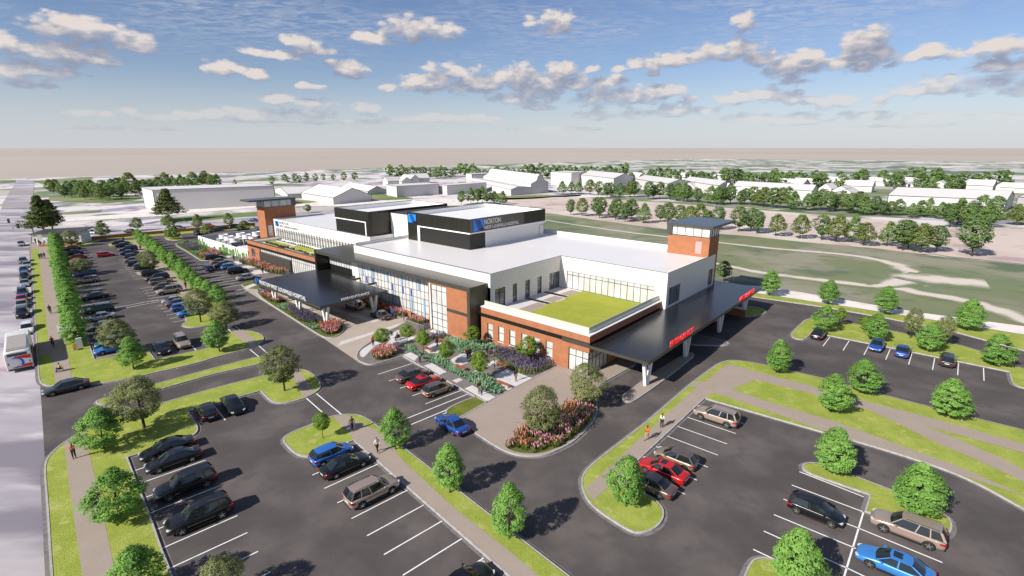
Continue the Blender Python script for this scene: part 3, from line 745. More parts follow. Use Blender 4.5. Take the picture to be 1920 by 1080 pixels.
# F: islands in the right-hand lots
island([(1505, 877), (1510, 872), (1525, 870), (1545, 874), (1677, 924), (1752, 955), (1775, 971), (1782, 985), (1778, 1000), (1767, 1006), (1625, 960, 's'), (1634, 929, 's'), (1512, 887)], .8)
island([(1397, 1085), (1410, 1057), (1422, 1050), (1440, 1050), (1480, 1063), (1540, 1083), (1560, 1200, 's'), (1370, 1200, 's')], .8)
island([(1484, 627), (1487, 634), (1499, 637.5), (1509, 636.5), (1522, 622, 's'), (1552, 629.5, 's'), (1657, 650, 's'), (1894, 698, 's'), (1899, 719), (1907, 725), (1920, 728.5), (1990, 745), (2080, 745), (2060, 725), (1920, 695), (1840, 660), (1790, 646), (1665, 620), (1590, 606), (1528, 597.5), (1512, 600)], 1.0)
island([(1405, 549, 's'), (1440, 554, 's'), (1540, 569, 's'), (1790, 607.5, 's'), (1920, 629, 's'), (2300, 700, 's'), (2300, 745, 's'), (1920, 658, 's'), (1790, 623, 's'), (1665, 597.5, 's'), (1547, 576.5, 's'), (1440, 561, 's'), (1412, 557, 's')], 0)
island([(160, 455, 's'), (172, 450, 's'), (300, 438.5, 's'), (470, 423.5, 's'), (478, 428, 's'), (330, 440, 's'), (230, 447, 's'), (190, 449.5), (160, 462), (125, 466.5), (114, 463)], .6, gut=.2)

# ------------------------------------------------------------------ painted markings
mk = MB()


def line(a, b, w=.11):
    d = Vector((b[0] - a[0], b[1] - a[1])); n = Vector((d.y, -d.x)).normalized() * w / 2
    mk.quad((a[0] + n.x, a[1] + n.y, .012), (a[0] - n.x, a[1] - n.y, .012), (b[0] - n.x, b[1] - n.y, .012), (b[0] + n.x, b[1] + n.y, .012))


def lerp(p, q, t):
    return (p[0] + (q[0] - p[0]) * t, p[1] + (q[1] - p[1]) * t)


class Row:
    """stall lines; h0,h1 head pixels of lines 0 and n, t0,t1 the tails"""
    def __init__(s, h0, h1, t0, t1, n, lo, hi, skip=()):
        s.h0, s.h1, s.t0, s.t1 = (G(*a) for a in (h0, h1, t0, t1)); s.n = n
        for i in range(lo, hi + 1):
            if i not in skip:
                line(lerp(s.h0, s.h1, i / n), lerp(s.t0, s.t1, i / n))

    def stall(s, i, depth=2.75):
        """centre and nose-in azimuth of stall between line i and i+1"""
        h = lerp(s.h0, s.h1, (i + .5) / s.n); t = lerp(s.t0, s.t1, (i + .5) / s.n)
        L = hypot(h[0] - t[0], h[1] - t[1]); dx, dy = (h[0] - t[0]) / L, (h[1] - t[1]) / L
        return (h[0] - dx * depth, h[1] - dy * depth), atan2(dx, dy)


R_L2L = Row((260, 907.5), (314.5, 1067.5), (385, 863), (463.75, 998.75), 5, -1, 8)
R_L2R = Row((764, 919), (866, 1010), (659, 972.5), (755, 1079), 3, -3, 6)
R_PL = Row((772.5, 681.75), (865, 732), (708.75, 702), (797.5, 757.5), 4, 0, 4)
R_L3L = Row((1289, 782.5), (1230, 837.5), (1379.5, 813), (1327, 876), 3, -1, 5)
R_L4 = Row((1556, 632), (1844, 690), (1543, 649), (1845, 714), 7, 0, 7)
AD = (sin(radians(-42.7)), cos(radians(-42.7))); BD = (sin(radians(47.3)), cos(radians(47.3)))
# first lot, left row: heads on the kerb running away from the corner
c0 = G(176, 673)
L1L = []
for i in range(0, 36):
    h = (c0[0] + AD[0] * 2.7 * i - .3 * BD[0], c0[1] + AD[1] * 2.7 * i - .3 * BD[1])
    if i in (7, 8, 16, 17, 26, 27): continue
    line(h, (h[0] + BD[0] * 5.4, h[1] + BD[1] * 5.4))
def row_at(px, n, side, skip=()):
    c = G(*px); out = []
    for i in range(n):
        h = (c[0] + AD[0] * 2.7 * i, c[1] + AD[1] * 2.7 * i)
        if i not in skip: line(h, (h[0] - BD[0] * side * 5.4, h[1] - BD[1] * side * 5.4))
row_at((388, 592), 6, 1)
row_at((342, 556), 6, 1)
row_at((303, 517), 12, 1)
row_at((458, 533), 12, 1)
for a, b in (((215, 581), (299, 565.5)), ((214, 577.5), (297, 562)),
             ((449, 747), (468, 774)), ((427, 616), (435, 624)), ((441, 611), (452, 621)),
             ((468.75, 655.5), (489, 672)), ((485, 648), (504, 665)), ((573.75, 746), (607.5, 776)), ((592, 737), (642.5, 779)),
             ((320, 667.5), (332, 691)), ((357, 645), (369.5, 659)),
             ((757, 787), (877, 739)), ((764, 799), (841, 767)), ((442, 552), (480, 541)), ((440, 546), (470, 537))):
    line(G(*a), G(*b), .13)
for a, b in (((1498.75, 884.5), (1620, 932)), ((1484.5, 909.5), (1617.5, 959.5)), ((1469, 936), (1611, 991)), ((1451, 965), (1598.75, 1026)), ((1432, 996), (1587.5, 1065)), ((1412, 1030), (1570, 1105)),
             ((1618.75, 961), (1577, 1100)), ((1611, 991), (1767, 1055)), ((1598.75, 1026), (1760, 1098)), ((1587.5, 1065), (1745, 1140)), ((350, 772), (368, 795)), ((402.5, 762.5), (422.5, 788)), ((450, 747.5), (467.5, 773.75))):
    line(G(*a), G(*b), .12)
tag(mk.build('parking_markings', M['paint']), kind='structure')

# ------------------------------------------------------------------ plaza slabs
mb = MB()
q6 = lambda x, y: (720 + x / 6, 600 + y / 6)
for a in ([(215, 400), (300, 370), (385, 415), (345, 470)], [(450, 520), (540, 490), (705, 590), (625, 625)], [(765, 690), (845, 660), (890, 680), (815, 715)], [(905, 780), (990, 742), (1255, 875), (1158, 922)],
          [(700, 480), (860, 390), (1005, 365), (940, 490), (800, 545), (720, 515)], [(1245, 625), (1390, 560), (1665, 660), (1395, 800), (1250, 712)], [(440, 330), (560, 265), (690, 255), (720, 300), (600, 380), (500, 380)],
          [(995, 600), (1150, 545), (1280, 470), (1240, 460), (1100, 520)], [(0, 300), (90, 320), (340, 215), (520, 120), (500, 100), (340, 190), (90, 210)], [(500, 130), (620, 180), (700, 170), (560, 110)]):
    mb.sheet(P([q6(*b) for b in a], 0), .106)
mb.sheet(P([(674, 668), (676, 658), (700, 643), (750, 618), (752, 627), (700, 652), (682, 672)], .5), .107)
tag(mb.build('plaza_slab', M['white_slab']), kind='structure')
# ------------------------------------------------------------------ the hospital (local x = U, y = V)
H = empty('hospital', (OX, OY, 0), radians(49))
tag(H, 'large white and orange brick hospital with black rooftop blocks and canopies', 'hospital')


def pt(ax, c, a, z, d=0.0):
    return (c + d, a, z) if ax == 'U' else (a, c + d, z)


def fquad(mb, ax, c, a0, a1, z0, z1, d=0, m=0):
    """outward = -x for 'U', -y for 'V'"""
    if ax == 'U': mb.quad(pt(ax, c, a1, z0, d), pt(ax, c, a0, z0, d), pt(ax, c, a0, z1, d), pt(ax, c, a1, z1, d), m)
    else: mb.quad(pt(ax, c, a0, z0, d), pt(ax, c, a1, z0, d), pt(ax, c, a1, z1, d), pt(ax, c, a0, z1, d), m)


def facade(mb, ax, c, a0, a1, z0, z1, holes=(), depth=.22, m=0):
    A = sorted({a0, a1, *[h[0] for h in holes], *[h[1] for h in holes]}); Z = sorted({z0, z1, *[h[2] for h in holes], *[h[3] for h in holes]})
    for i in range(len(A) - 1):
        for j in range(len(Z) - 1):
            am, zm = (A[i] + A[i + 1]) / 2, (Z[j] + Z[j + 1]) / 2
            if any(h[0] < am < h[1] and h[2] < zm < h[3] for h in holes): continue
            fquad(mb, ax, c, A[i], A[i + 1], Z[j], Z[j + 1], 0, m)
    for h in holes:
        for (p, q) in (((h[0], h[2]), (h[1], h[2])), ((h[1], h[2]), (h[1], h[3])), ((h[1], h[3]), (h[0], h[3])), ((h[0], h[3]), (h[0], h[2]))):
            mb.quad(pt(ax, c, p[0], p[1], 0), pt(ax, c, q[0], q[1], 0), pt(ax, c, q[0], q[1], depth), pt(ax, c, p[0], p[1], depth), m)


def bars(mb, ax, c, a0, a1, z0, z1, va, hz, d, bw=.07, bd=.07, m=0):
    def b(p0, p1, q0, q1):
        if ax == 'U': mb.box(c + d - bd, c + d, p0, p1, q0, q1, m)
        else: mb.box(p0, p1, c + d - bd, c + d, q0, q1, m)
    for a in va: b(max(a0, a - bw / 2), min(a1, a + bw / 2), z0, z1)
    vs = sorted([a0, *va, a1])
    for z in hz:
        for i in range(len(vs) - 1):
            s, e = vs[i] + (bw / 2 if i else 0) + .001, vs[i + 1] - (bw / 2 if i < len(vs) - 2 else 0) - .001
            if e > s: b(s, e, max(z0, z - bw / 2), min(z1, z + bw / 2))


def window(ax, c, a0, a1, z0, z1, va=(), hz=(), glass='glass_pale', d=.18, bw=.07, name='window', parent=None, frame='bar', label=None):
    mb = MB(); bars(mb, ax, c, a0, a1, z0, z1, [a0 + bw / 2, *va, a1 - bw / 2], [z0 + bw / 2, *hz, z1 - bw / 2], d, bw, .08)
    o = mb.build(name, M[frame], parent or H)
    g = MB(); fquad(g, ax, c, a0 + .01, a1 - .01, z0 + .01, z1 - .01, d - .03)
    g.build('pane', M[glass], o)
    if label: o['label'] = label
    return o


def even(a0, a1, n):
    return [a0 + (a1 - a0) * i / n for i in range(1, n)]


# --- brick wing with the terrace
B1 = 1.8  # front plane of the rear-left brick wing
holes = [(17.77, 18.95, .8, 3.28), (15.48, 16.61, .8, 3.28), (13.14, 14.32, .8, 3.28), (10.78, 11.94, .8, 3.28), (8.45, 9.64, .8, 3.28), (6.12, 7.36, .8, 3.28)]
mb = MB()
facade(mb, 'U', 0, 3.35, 20.3, 0, 4.15, holes); facade(mb, 'U', 0, 0, 3.35, 3.3, 4.15); facade(mb, 'U', 0, 0, 20.3, 4.72, 5.70)
facade(mb, 'V', 0, 5.0, 43, 0, 4.15, [(12, 14.4, 0, 2.6), (22, 24, 0, 2.6)]); facade(mb, 'V', 0, 0, 5.0, 3.3, 4.15); facade(mb, 'V', 0, 0, 21.4, 4.72, 5.70)
mb.quad((.02, 3.35, 0), (.6, 3.35, 0), (.6, 3.35, 3.3), (.02, 3.35, 3.3)); mb.quad((5.0, .02, 0), (5.0, .6, 0), (5.0, .6, 3.3), (5.0, .02, 3.3))
mb.box(.45, 21.3, .45, .75, 4.0, 5.70); mb.box(.45, .75, .75, 20.2, 4.0, 5.70)
mb.build('brick_wall', M['brick'], H)
mb = MB(); mb.box(-.06, .3, -.06, 20.3, 4.15, 4.72); mb.box(.3, 43, -.06, .3, 4.15, 4.40); mb.build('metal_band', M['black_metal'], H)
for h in holes:
    w = window('U', 0, *h, hz=[2.2], d=.2); s = MB(); s.box(-.05, .18, h[0] - .05, h[1] + .05, .72, .80); s.build('sill', M['white'], w)
window('U', 0, .1, 3.3, .02, 3.3, va=[1.05, 2.15], hz=[2.3], d=.12, name='glass_entrance')
window('V', 0, .14, 4.95, .02, 3.3, va=[1.0, 1.9, 2.9, 3.9], hz=[2.3], d=.12, name='glass_entrance')
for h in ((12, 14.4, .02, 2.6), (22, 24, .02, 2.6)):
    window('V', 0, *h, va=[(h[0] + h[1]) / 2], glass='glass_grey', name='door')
mb = MB(); mb.box(-.10, .75, -.10, 20.3, 5.70, 5.84); mb.box(.75, 21.4, -.10, .75, 5.70, 5.84); mb.build('parapet_cap', M['white'], H)
mb = MB(); mb.box(.42, .48, .42, 19.9, 5.84, 6.72); mb.box(.48, 21.3, .42, .48, 5.84, 6.72); mb.build('guard_rail', M['rail_glass'], H)
mb = MB(); mb.box(.75, 21.4, .75, 20.3, 4.0, 4.58); mb.build('terrace_floor', M['white_slab'], H)
mb = MB(); mb.box(.9, 21.35, .9, 14.7, 4.58, 4.70); mb.box(9.5, 12.6, 14.7, 15.1, 4.58, 4.70); mb.box(15.5, 21.35, 14.7, 15.2, 4.58, 4.70); mb.build('terrace_lawn', M['turf'], H)
mb = MB()
for u in (10.9, 16.2): mb.box(u, u + .9, 15.1, 20.25, 4.59, 4.62)
mb.build('terrace_strip', M['black_slab'], H)
mb = MB(); mb.box(2.6, 10.6, 15, 17.2, 4.581, 4.60); mb.box(12.2, 15.8, 15.3, 17.4, 4.581, 4.60); mb.box(17.4, 21, 15.4, 17.4, 4.581, 4.60); mb.build('terrace_paving', M['walk'], H)

# --- white upper storeys
mb = MB()
hA = [(3.28, 5.81, 4.6, 7.82), (7.67, 8.81, 4.6, 7.82), (11.01, 12.32, 4.6, 7.80), (14.44, 15.68, 4.6, 7.78), (17.95, 21.2, 4.6, 7.76)]
facade(mb, 'V', 20.3, 2.2, 21.4, 4.2, 10.6, hA); facade(mb, 'V', 20.3, 2.2, 5, 0, 4.2)
facade(mb, 'U', 21.4, -.8, 20.3, 4.2, 10.6, [(1.35, 18.87, 4.64, 7.95)])
facade(mb, 'V', -.8, 21.4, 42.3, 4.2, 10.6, [(22.3, 26.8, 4.85, 7.9), (39.5, 41.7, 4.75, 7.87)])
facade(mb, 'U', 2.2, 20.3, 59.2, 8.3, 10.6)
mb.quad((2.2, 59.2, 4), (42.3, 59.2, 4), (42.3, 59.2, 10.6), (2.2, 59.2, 10.6)); mb.quad((42.3, -.8, 0), (42.3, 59.2, 0), (42.3, 59.2, 10.6), (42.3, -.8, 10.6))
facade(mb, 'U', 10, 64.9, 112.6, 4.2, 10.6, [(66.0, 111.4, 5.2, 7.92)])
mb.quad((10, 64.9, 4.2), (42, 64.9, 4.2), (42, 64.9, 10.6), (10, 64.9, 10.6)); mb.quad((10, 112.6, 0), (42, 112.6, 0), (42, 112.6, 10.6), (10, 112.6, 10.6)); mb.quad((42, 59.2, 0), (42, 112.6, 0), (42, 112.6, 10.6), (42, 59.2, 10.6))
mb.build('wall', M['white_wall'], H)
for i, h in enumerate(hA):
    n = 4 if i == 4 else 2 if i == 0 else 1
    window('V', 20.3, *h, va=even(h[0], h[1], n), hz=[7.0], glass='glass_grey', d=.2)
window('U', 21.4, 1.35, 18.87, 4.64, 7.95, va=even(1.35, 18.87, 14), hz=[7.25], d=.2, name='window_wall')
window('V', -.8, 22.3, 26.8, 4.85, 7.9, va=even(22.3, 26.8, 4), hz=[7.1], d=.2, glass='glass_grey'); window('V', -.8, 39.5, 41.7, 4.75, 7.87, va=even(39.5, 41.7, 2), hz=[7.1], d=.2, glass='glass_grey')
w = window('U', 10, 66.0, 111.4, 5.2, 7.92, va=even(66, 111.4, 34), hz=[7.3, 5.75], d=.2, name='window_wall')
# fins beyond the glass line of the left wing
mb = MB()
for v in even(66, 111.4, 34): mb.box(9.86, 9.985, v - .05, v + .05, 5.2, 8.25)
mb.build('fin', M['bar'], w)

# --- roofs and parapets
mb = MB(); mb.prism([(2.35, 20.45), (21.55, 20.45), (21.55, -.65), (42.15, -.65), (42.15, 59.05), (2.35, 59.05)], 10.0, 10.34)
mb.box(10.15, 41.85, 65.05, 112.45, 10.0, 10.34); mb.box(10.0, 42, 59.2, 64.9, 7, 9.6)
mb.build('roof', M['roof'], H)
mb = MB()
def par(x0, x1, y0, y1, z1=10.6, z0=10.0): mb.box(x0 + .001, x1 - .001, y0 + .001, y1 - .001, z0, z1 - .004)
par(2.2, 2.5, 20.3, 59.2); par(2.5, 21.4, 20.3, 20.6); par(21.4, 21.7, -.8, 20.6); par(21.7, 42.3, -.8, -.5); par(2.5, 42.0, 58.9, 59.2, 10.95)
par(42.0, 42.3, 7, 58.9, 11.15); par(42.0, 42.3, -.5, 7, 11.0)
par(10, 10.3, 64.9, 112.6); par(10.3, 42, 64.9, 65.2); par(10.3, 42, 112.3, 112.6); par(41.7, 42, 65.2, 112.3, 11.1)
mb.build('parapet', M['white_wall'], H)
mb = MB()
def cope(x0, x1, y0, y1, z): mb.box(x0, x1, y0, y1, z - .002, z + .035)
cope(2.14, 2.22, 20.24, 59.2, 10.6); cope(2.46, 2.52, 20.6, 58.9, 10.6); cope(2.22, 21.4, 20.24, 20.32, 10.6); cope(21.34, 21.42, -.86, 20.24, 10.6); cope(21.42, 42.3, -.86, -.78, 10.6); cope(2.5, 42, 58.88, 58.93, 10.95)
cope(41.98, 42.02, 7, 58.9, 11.15); cope(9.94, 10.02, 64.9, 112.6, 10.6); cope(10.02, 42, 64.84, 64.9, 10.6); cope(.75, .78, .75, 20.3, 5.84)
cope(-.12, -.10, -.12, 20.3, 5.80)
mb.build('coping', M['outline'], H)

# --- rooftop plant blocks
def block(u0, u1, v0, v1, z0, z1, zs):
    """black crown with a white soffit line, recessed body under it"""
    r = MB(); t = .3
    r.box(u0, u0 + t, v0, v1, zs, z1); r.box(u1 - t, u1, v0, v1, zs, z1); r.box(u0 + t, u1 - t, v0, v0 + t, zs, z1); r.box(u0 + t, u1 - t, v1 - t, v1, zs, z1)
    r.build('rooftop_crown', M['black_metal'], H)
    r = MB(); r.box(u0 + t, u1 - t, v0 + t, v1 - t, zs + .5, z1 - 1.0)
    i = .012
    for a in ((u0 + t, u0 + t + i, v0 + t, v1 - t), (u1 - t - i, u1 - t, v0 + t, v1 - t), (u0 + t + i, u1 - t - i, v0 + t, v0 + t + i), (u0 + t + i, u1 - t - i, v1 - t - i, v1 - t)):
        r.box(*a, z1 - 1.0, z1 - .05)
    r.build('rooftop_deck', M['white'], H)
# right block
block(14.8, 39.2, 37.7, 57.2, 10.34, 16.42, 13.75)
mb = MB(); mb.box(14.7, 39.45, 37.55, 53.75, 13.52, 13.75); mb.box(14.7, 15.3, 53.1, 53.75, 10.34, 13.52); mb.build('soffit_band', M['white'], H)
mb = MB(); mb.box(14.95, 19.2, 37.85, 53.1, 10.3, 13.52); mb.build('louvre_screen', M['louvre'], H)
mb = MB(); mb.box(14.8, 38, 53.75, 57.2, 10.3, 13.75); mb.build('metal_wall', M['black_metal'], H)
mb = MB(); mb.box(19.2, 39.0, 37.9, 53.7, 10.3, 13.52); mb.build('rooftop_wall', M['white_wall'], H)
mb = MB()
for a in ((37.25, 37.31, 10.62, 12.92), (38.95, 39.0, 10.62, 12.92)): mb.box(a[0], a[1], 37.85, 37.9, a[2], a[3])
mb.box(37.31, 38.95, 37.85, 37.9, 12.86, 12.92); mb.build('rooftop_door', M['outline'], H); mb = MB(); mb.box(19.2, 19.3, 37.8, 37.9, 10.3, 13.52); mb.build('corner_trim', M['outline'], H)
# left block
block(10.4, 34.2, 65.6, 79.8, 10.34, 16.1, 13.8)
mb = MB(); mb.box(10.3, 10.6, 67.0, 79.9, 13.58, 13.8); mb.box(10.3, 10.6, 66.65, 67.0, 10.65, 13.8); mb.build('soffit_band', M['white'], H)
mb = MB(); mb.box(10.55, 12, 67.0, 79.7, 10.3, 13.58); mb.build('louvre_screen', M['louvre'], H)
mb = MB(); mb.box(10.45, 34.0, 65.65, 66.65, 10.61, 13.8); mb.box(12, 34, 66.65, 79.7, 10.3, 13.8); mb.build('metal_wall', M['black_metal'], H)
mb = MB(); mb.box(16.4, 33, 57.25, 65.55, 9.8, 15.45); mb.build('link_wall', M['white_wall'], H)
mb = MB(); mb.box(16.3, 33, 57.25, 65.6, 15.45, 15.6); mb.build('coping', M['outline'], H)
for (z, u0, u1, v0, v1) in ((16.42, 14.8, 39.2, 37.7, 57.2), (16.1, 10.4, 34.2, 65.6, 79.8)):
    mb = MB(); e = .03
    mb.box(u0 - e, u1 + e, v0 - e, v0 + .08, z, z + .04); mb.box(u0 - e, u0 + .08, v0 + .08, v1, z, z + .04); mb.box(u0 + .08, u1 + e, v1 - .08, v1 + e, z, z + .04); mb.box(u1 - .08, u1 + e, v0 + .08, v1 - .08, z, z + .04)
    mb.build('coping', M['outline'], H)

# --- portal frame, brick bay and curtain wall of the entrance
mb = MB()
mb.box(-1.88, 2.19, 21.5, 67.5, 8.36, 8.97, 0); mb.box(2.19, 9.99, 59.25, 67.5, 8.36, 8.97, 0)
mb.box(-1.92, 2.19, 20.85, 21.5, 0, 9.0, 0); mb.box(-1.92, 9.95, 67.5, 68.1, 0, 9.0, 1); mb.box(2.19, 2.22, 59.25, 67.5, 4.5, 8.36, 1)  # right wall takes the lighter olive colour to paint in its bright reflection
o = mb.build('portal_frame', [M['fascia'], M['black_metal']], H)
mb = MB(); mb.box(-1.86, 2.15, 20.9, 67.45, 8.971, 9.02); mb.box(2.15, 9.98, 59.3, 67.45, 8.971, 9.02); mb.build('portal_roof', M['frame_top'], H)
mb = MB(); facade(mb, 'U', -1.75, 21.5, 31.0, 0, 8.36, [(26.45, 30.25, .0, 8.1)]); mb.quad((-1.75, 31, 0), (1.1, 31, 0), (1.1, 31, 8.36), (-1.75, 31, 8.36)); mb.build('brick_bay', M['brick'], H)
mb = MB(); mb.box(-1.83, -1.751, 21.5, 26.4, 4.15, 4.65); mb.build('metal_band', M['fascia'], H)
window('U', -1.75, 26.45, 30.25, .05, 8.1, va=[27.7, 28.95], hz=[1.05, 2.31, 3.33, 4.82, 7.13], d=.12, name='stair_window')
mb = MB(); mb.box(-1.95, -1.75, 30.25, 30.5, 0, 8.15); mb.build('window_jamb', M['white'], H)
va = even(31, 56, 23)
mb = MB()
window('U', 1.0, 31.0, 56.0, .02, 8.36, va=va, hz=[1.1, 2.65, 3.73, 5.08, 7.9], d=0, name='curtain_wall', bw=.06)
for nmk, mt, lst in (('blue_fin', 'glass_sky', [(54.6, 5.1, 8.34), (51.1, 5.1, 8.34), (46.2, 5.1, 8.34), (41.8, 5.1, 8.34), (36.9, 5.1, 8.34), (48.6, 1.1, 3.7), (44.7, .6, 3.7), (39.15, .6, 3.7), (35.5, .6, 3.7)]),
                     ('blue_panel', 'glass_deep', [(53.3, 3.76, 5.05), (51.1, 3.76, 5.05), (44.8, 3.76, 5.05), (41.6, 3.76, 5.05), (39.1, 3.76, 5.05)])):
    for v, z0, z1 in lst:
        b = MB(); b.box(.86, .925, v - .21, v + .21, z0 + .04, z1 - .04); b.build(nmk, M[mt], H)
b = MB(); b.box(.9, 2.1, 56.0, 58.4, 0, 8.36); b.build('white_pier', M['white_wall'], H)
window('U', 1.0, 58.4, 67.45, 5.65, 8.3, va=even(58.4, 67.4, 9), hz=[], d=0)
b = MB(); fquad(b, 'U', 1.0, 58.4, 67.5, 0, 5.65); b.build('metal_wall', M['black_metal'], H)
# planter wall in front of the curtain wall
b = MB(); b.box(-.05, .12, 38.3, 56, 0, 1.05); b.build('planter_wall', M['brick'], H)

# --- rear-left brick wing with sedum roof
c = B1
mb = MB()
facade(mb, 'U', c, 68.1, 111.6, 0, 4.15, [(107.3, 109.4, 1.5, 3.6), (68.2, 104.2, .0, 4.14)]); facade(mb, 'U', c, 68.1, 111.6, 4.72, 5.70)
mb.quad((c, 111.6, 0), (10, 111.6, 0), (10, 111.6, 5.7), (c, 111.6, 5.7)); mb.box(c + .25, c + .5, 68.1, 111.4, 4.7, 5.69); mb.box(c + .5, 9.9, 111.15, 111.4, 4.7, 5.69)
mb.build('brick_wall', M['brick'], H)
mb = MB(); mb.box(c - .06, c + .2, 68.1, 111.6, 4.15, 4.72); mb.build('metal_band', M['black_metal'], H)
mb = MB(); mb.box(c - .04, c + .5, 68.1, 111.65, 5.70, 5.78); mb.build('parapet_cap', M['fascia'], H)
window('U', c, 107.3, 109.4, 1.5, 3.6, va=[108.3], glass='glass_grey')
window('U', c, 87.4, 104.2, 3.3, 4.14, va=even(87.4, 104.2, 16), d=.3)
window('U', c, 68.2, 87.2, .02, 4.14, va=even(68.2, 87.2, 20), hz=[3.3], d=.3, name='curtain_wall')
mb = MB(); mb.box(c - .25, c + .3, 87.3, 104.2, 0, 3.29); mb.build('grey_screen', M['fascia'], H)
mb = MB(); mb.box(c + .5, 9.99, 68.1, 111.15, 4.3, 4.9); mb.build('lower_roof', M['roof'], H)
mb = MB(); rr = random.Random(3)
for (u0, u1, v0, v1) in ((2.6, 4.6, 98, 106.5), (2.6, 4.4, 86, 95), (2.5, 4.2, 76, 83), (5.6, 7.6, 98, 108), (6.0, 8.6, 86, 96.5), (4.8, 8.4, 76.5, 84.5), (2.6, 8.0, 69, 74.5)):
    mb.box(u0, u1, v0, v1, 4.9, 5.02)
mb.build('sedum_bed', M['turf'], H)
mb = MB()
for (u0, u1, v0, v1) in ((4.7, 5.5, 84.6, 108.5), (2.5, 4.7, 83.2, 85.4), (2.5, 4.7, 95.4, 97.4), (8.7, 9.0, 69, 110), (4.3, 4.7, 75, 83)):
    for k in range(int((v1 - v0) / 1.0)):
        mb = MB(); mb.box(u0 + .1, u1 - .1, v0 + k + .15, v0 + k + .75, 4.9, 5.0 + rr.random() * .45); mb.build('roof_planter', M['outline'], H)
mb = MB(); mb.box(c + .5, 9.9, 108.8, 111.1, 4.9, 5.5); mb.build('roof_pavers', M['rail_glass'], H)


# --- stair towers
def tower(u0, u1, v0, v1, z0, zb, zg, roof, open_glass):
    mb = MB()
    if open_glass and u0 > 30:   # upper block stands on the roof; only its far corner reaches the canopy
        mb.box(u0, u1, v0, v1, 10.64, zb); mb.box(42.36, u1, v0, v1, z0, 10.639)
        mb.box(u0, 42.3, -.45, v1, 10.3, 10.639)
    else: mb.box(u0, u1, v0, v1, z0, zb)
    b = mb.build('tower_brick', M['brick'], H)
    g = MB(); g.box(u0 + .12, u1 - .12, v0 + .12, v1 - .12, zb, zg)
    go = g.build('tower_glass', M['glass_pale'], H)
    s = MB()
    for a in even(v0 + .05, v1 - .05, 5) + [v0 + .12, v1 - .12]: s.box(u0 + .05, u0 + .119, a - .035, a + .035, zb, zg)
    for a in even(u0, u1, 4) + [u0 + .16, u1 - .12]: s.box(a - .035, a + .035, v0 + .05, v0 + .119, zb, zg)
    s.box(u0 - .02, u1 + .02, v0 - .02, v1 + .02, zb - .02, zb + .09)
    s.build('mullion', M['bar'], go)
    r = MB(); r.box(*roof, zg + .001, zg + .42); r.build('tower_roof', M['fascia'], H)
    r = MB(); r.box(roof[0] + .05, roof[1] - .05, roof[2] + .05, roof[3] - .05, zg + .42, zg + .45); r.build('tower_roof_skin', simple('blue grey roofing', (.035, .055, .085), rough=.3), H)
tower(38.4, 43.1, -.80, 7.2, 0, 14.0, 15.75, (38.1, 50, -1.3, 7.6), True)
mb = MB(); mb.box(38.15, 38.399, 6.5, 7.5, 14.0, 15.75); mb.build('tower_pier', M['fascia'], H)
mb = MB(); mb.box(38.33, 38.399, .55, 1.75, 10.9, 13.2); mb.build('tower_door', simple('rose grey door', (.42, .28, .25), rough=.6), H)
tower(7.9, 16.9, 112.65, 117.3, 0, 13.8, 15.6, (4.0, 17.2, 112.3, 118.2), True)
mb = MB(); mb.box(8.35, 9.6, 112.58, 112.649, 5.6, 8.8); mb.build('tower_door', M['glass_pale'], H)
mb = MB(); mb.box(16.0, 17.1, 112.4, 112.649, 13.8, 15.6); mb.build('tower_pier', M['fascia'], H)


# --- canopies
def vcol(u, v, zt, ax, name='canopy_column', foot=.1):
    mb = MB()
    for s in (-1, 1):
        d = (s * .42, 0) if ax == 'u' else (0, s * .42)
        D = (s * 1.0, 0) if ax == 'u' else (0, s * 1.0)
        hw = .2
        def ring(cx, cy, z):
            if ax == 'u': return [(cx - .2, cy - hw, z), (cx + .2, cy - hw, z), (cx + .2, cy + hw, z), (cx - .2, cy + hw, z)]
            return [(cx - hw, cy - .2, z), (cx + hw, cy - .2, z), (cx + hw, cy + .2, z), (cx - hw, cy + .2, z)]
        a = ring(u + d[0] * .55, v + d[1] * .55, foot); b = ring(u + D[0] * 1.12, v + D[1] * 1.12, zt)
        for i in range(4):
            j = (i + 1) % 4; mb.quad(a[i], a[j], b[j], b[i])
        mb.quad(*b)
    return mb.build(name, M['white'], H)


mb = MB(); mb.box(-.15, 46.0, -8.6, -.06, 4.05, 4.47, 0); mb.box(-.16, 2.6, -.06, 4.35, 4.05, 4.47, 0) if False else None
mb.build('emergency_canopy', [M['fascia']], H)
mb = MB(); mb.box(-.17, -.065, -.06, 4.4, 4.10, 4.66, 0); mb.build('canopy_edge', M['fascia'], H)
mb = MB(); mb.box(-.1, 45.95, -8.55, -.11, 4.471, 4.50); mb.build('canopy_roof', M['canopy_top'], H)
mb = MB(); mb.box(42.4, 45.95, -.11, 7.5, 4.05, 4.50); mb.build('canopy_wing', M['canopy_top'], H)
for u in (2.5, 15.1, 28.95, 41.6): vcol(u, -7.3, 4.05, 'u')
mb = MB(); mb.box(-14.85, -1.3, 43.2, 69.0, 4.05, 4.47); mb.box(-1.3, .95, 57.5, 67.45, 4.05, 4.47); mb.build('entrance_canopy', M['fascia'], H)
mb = MB(); mb.box(-14.8, -1.35, 43.25, 68.95, 4.471, 4.50); mb.box(-1.35, .9, 57.5, 67.4, 4.471, 4.50); mb.build('canopy_roof', M['canopy_roof'], H)
mb = MB()
mb.box(-1.3, .95, 55.6, 55.9, 4.1, 4.47); mb.build('canopy_link', M['fascia'], H); mb = MB(); mb.box(-1.3, .95, 50.0, 50.25, 4.1, 4.47); mb.build('canopy_link', M['fascia'], H)
for u, v in ((-12.2, 46.5), (-12, 56.6), (-12, 66.4), (-2.9, 45.7), (-2.9, 56.6)): vcol(u, v, 4.05, 'v')


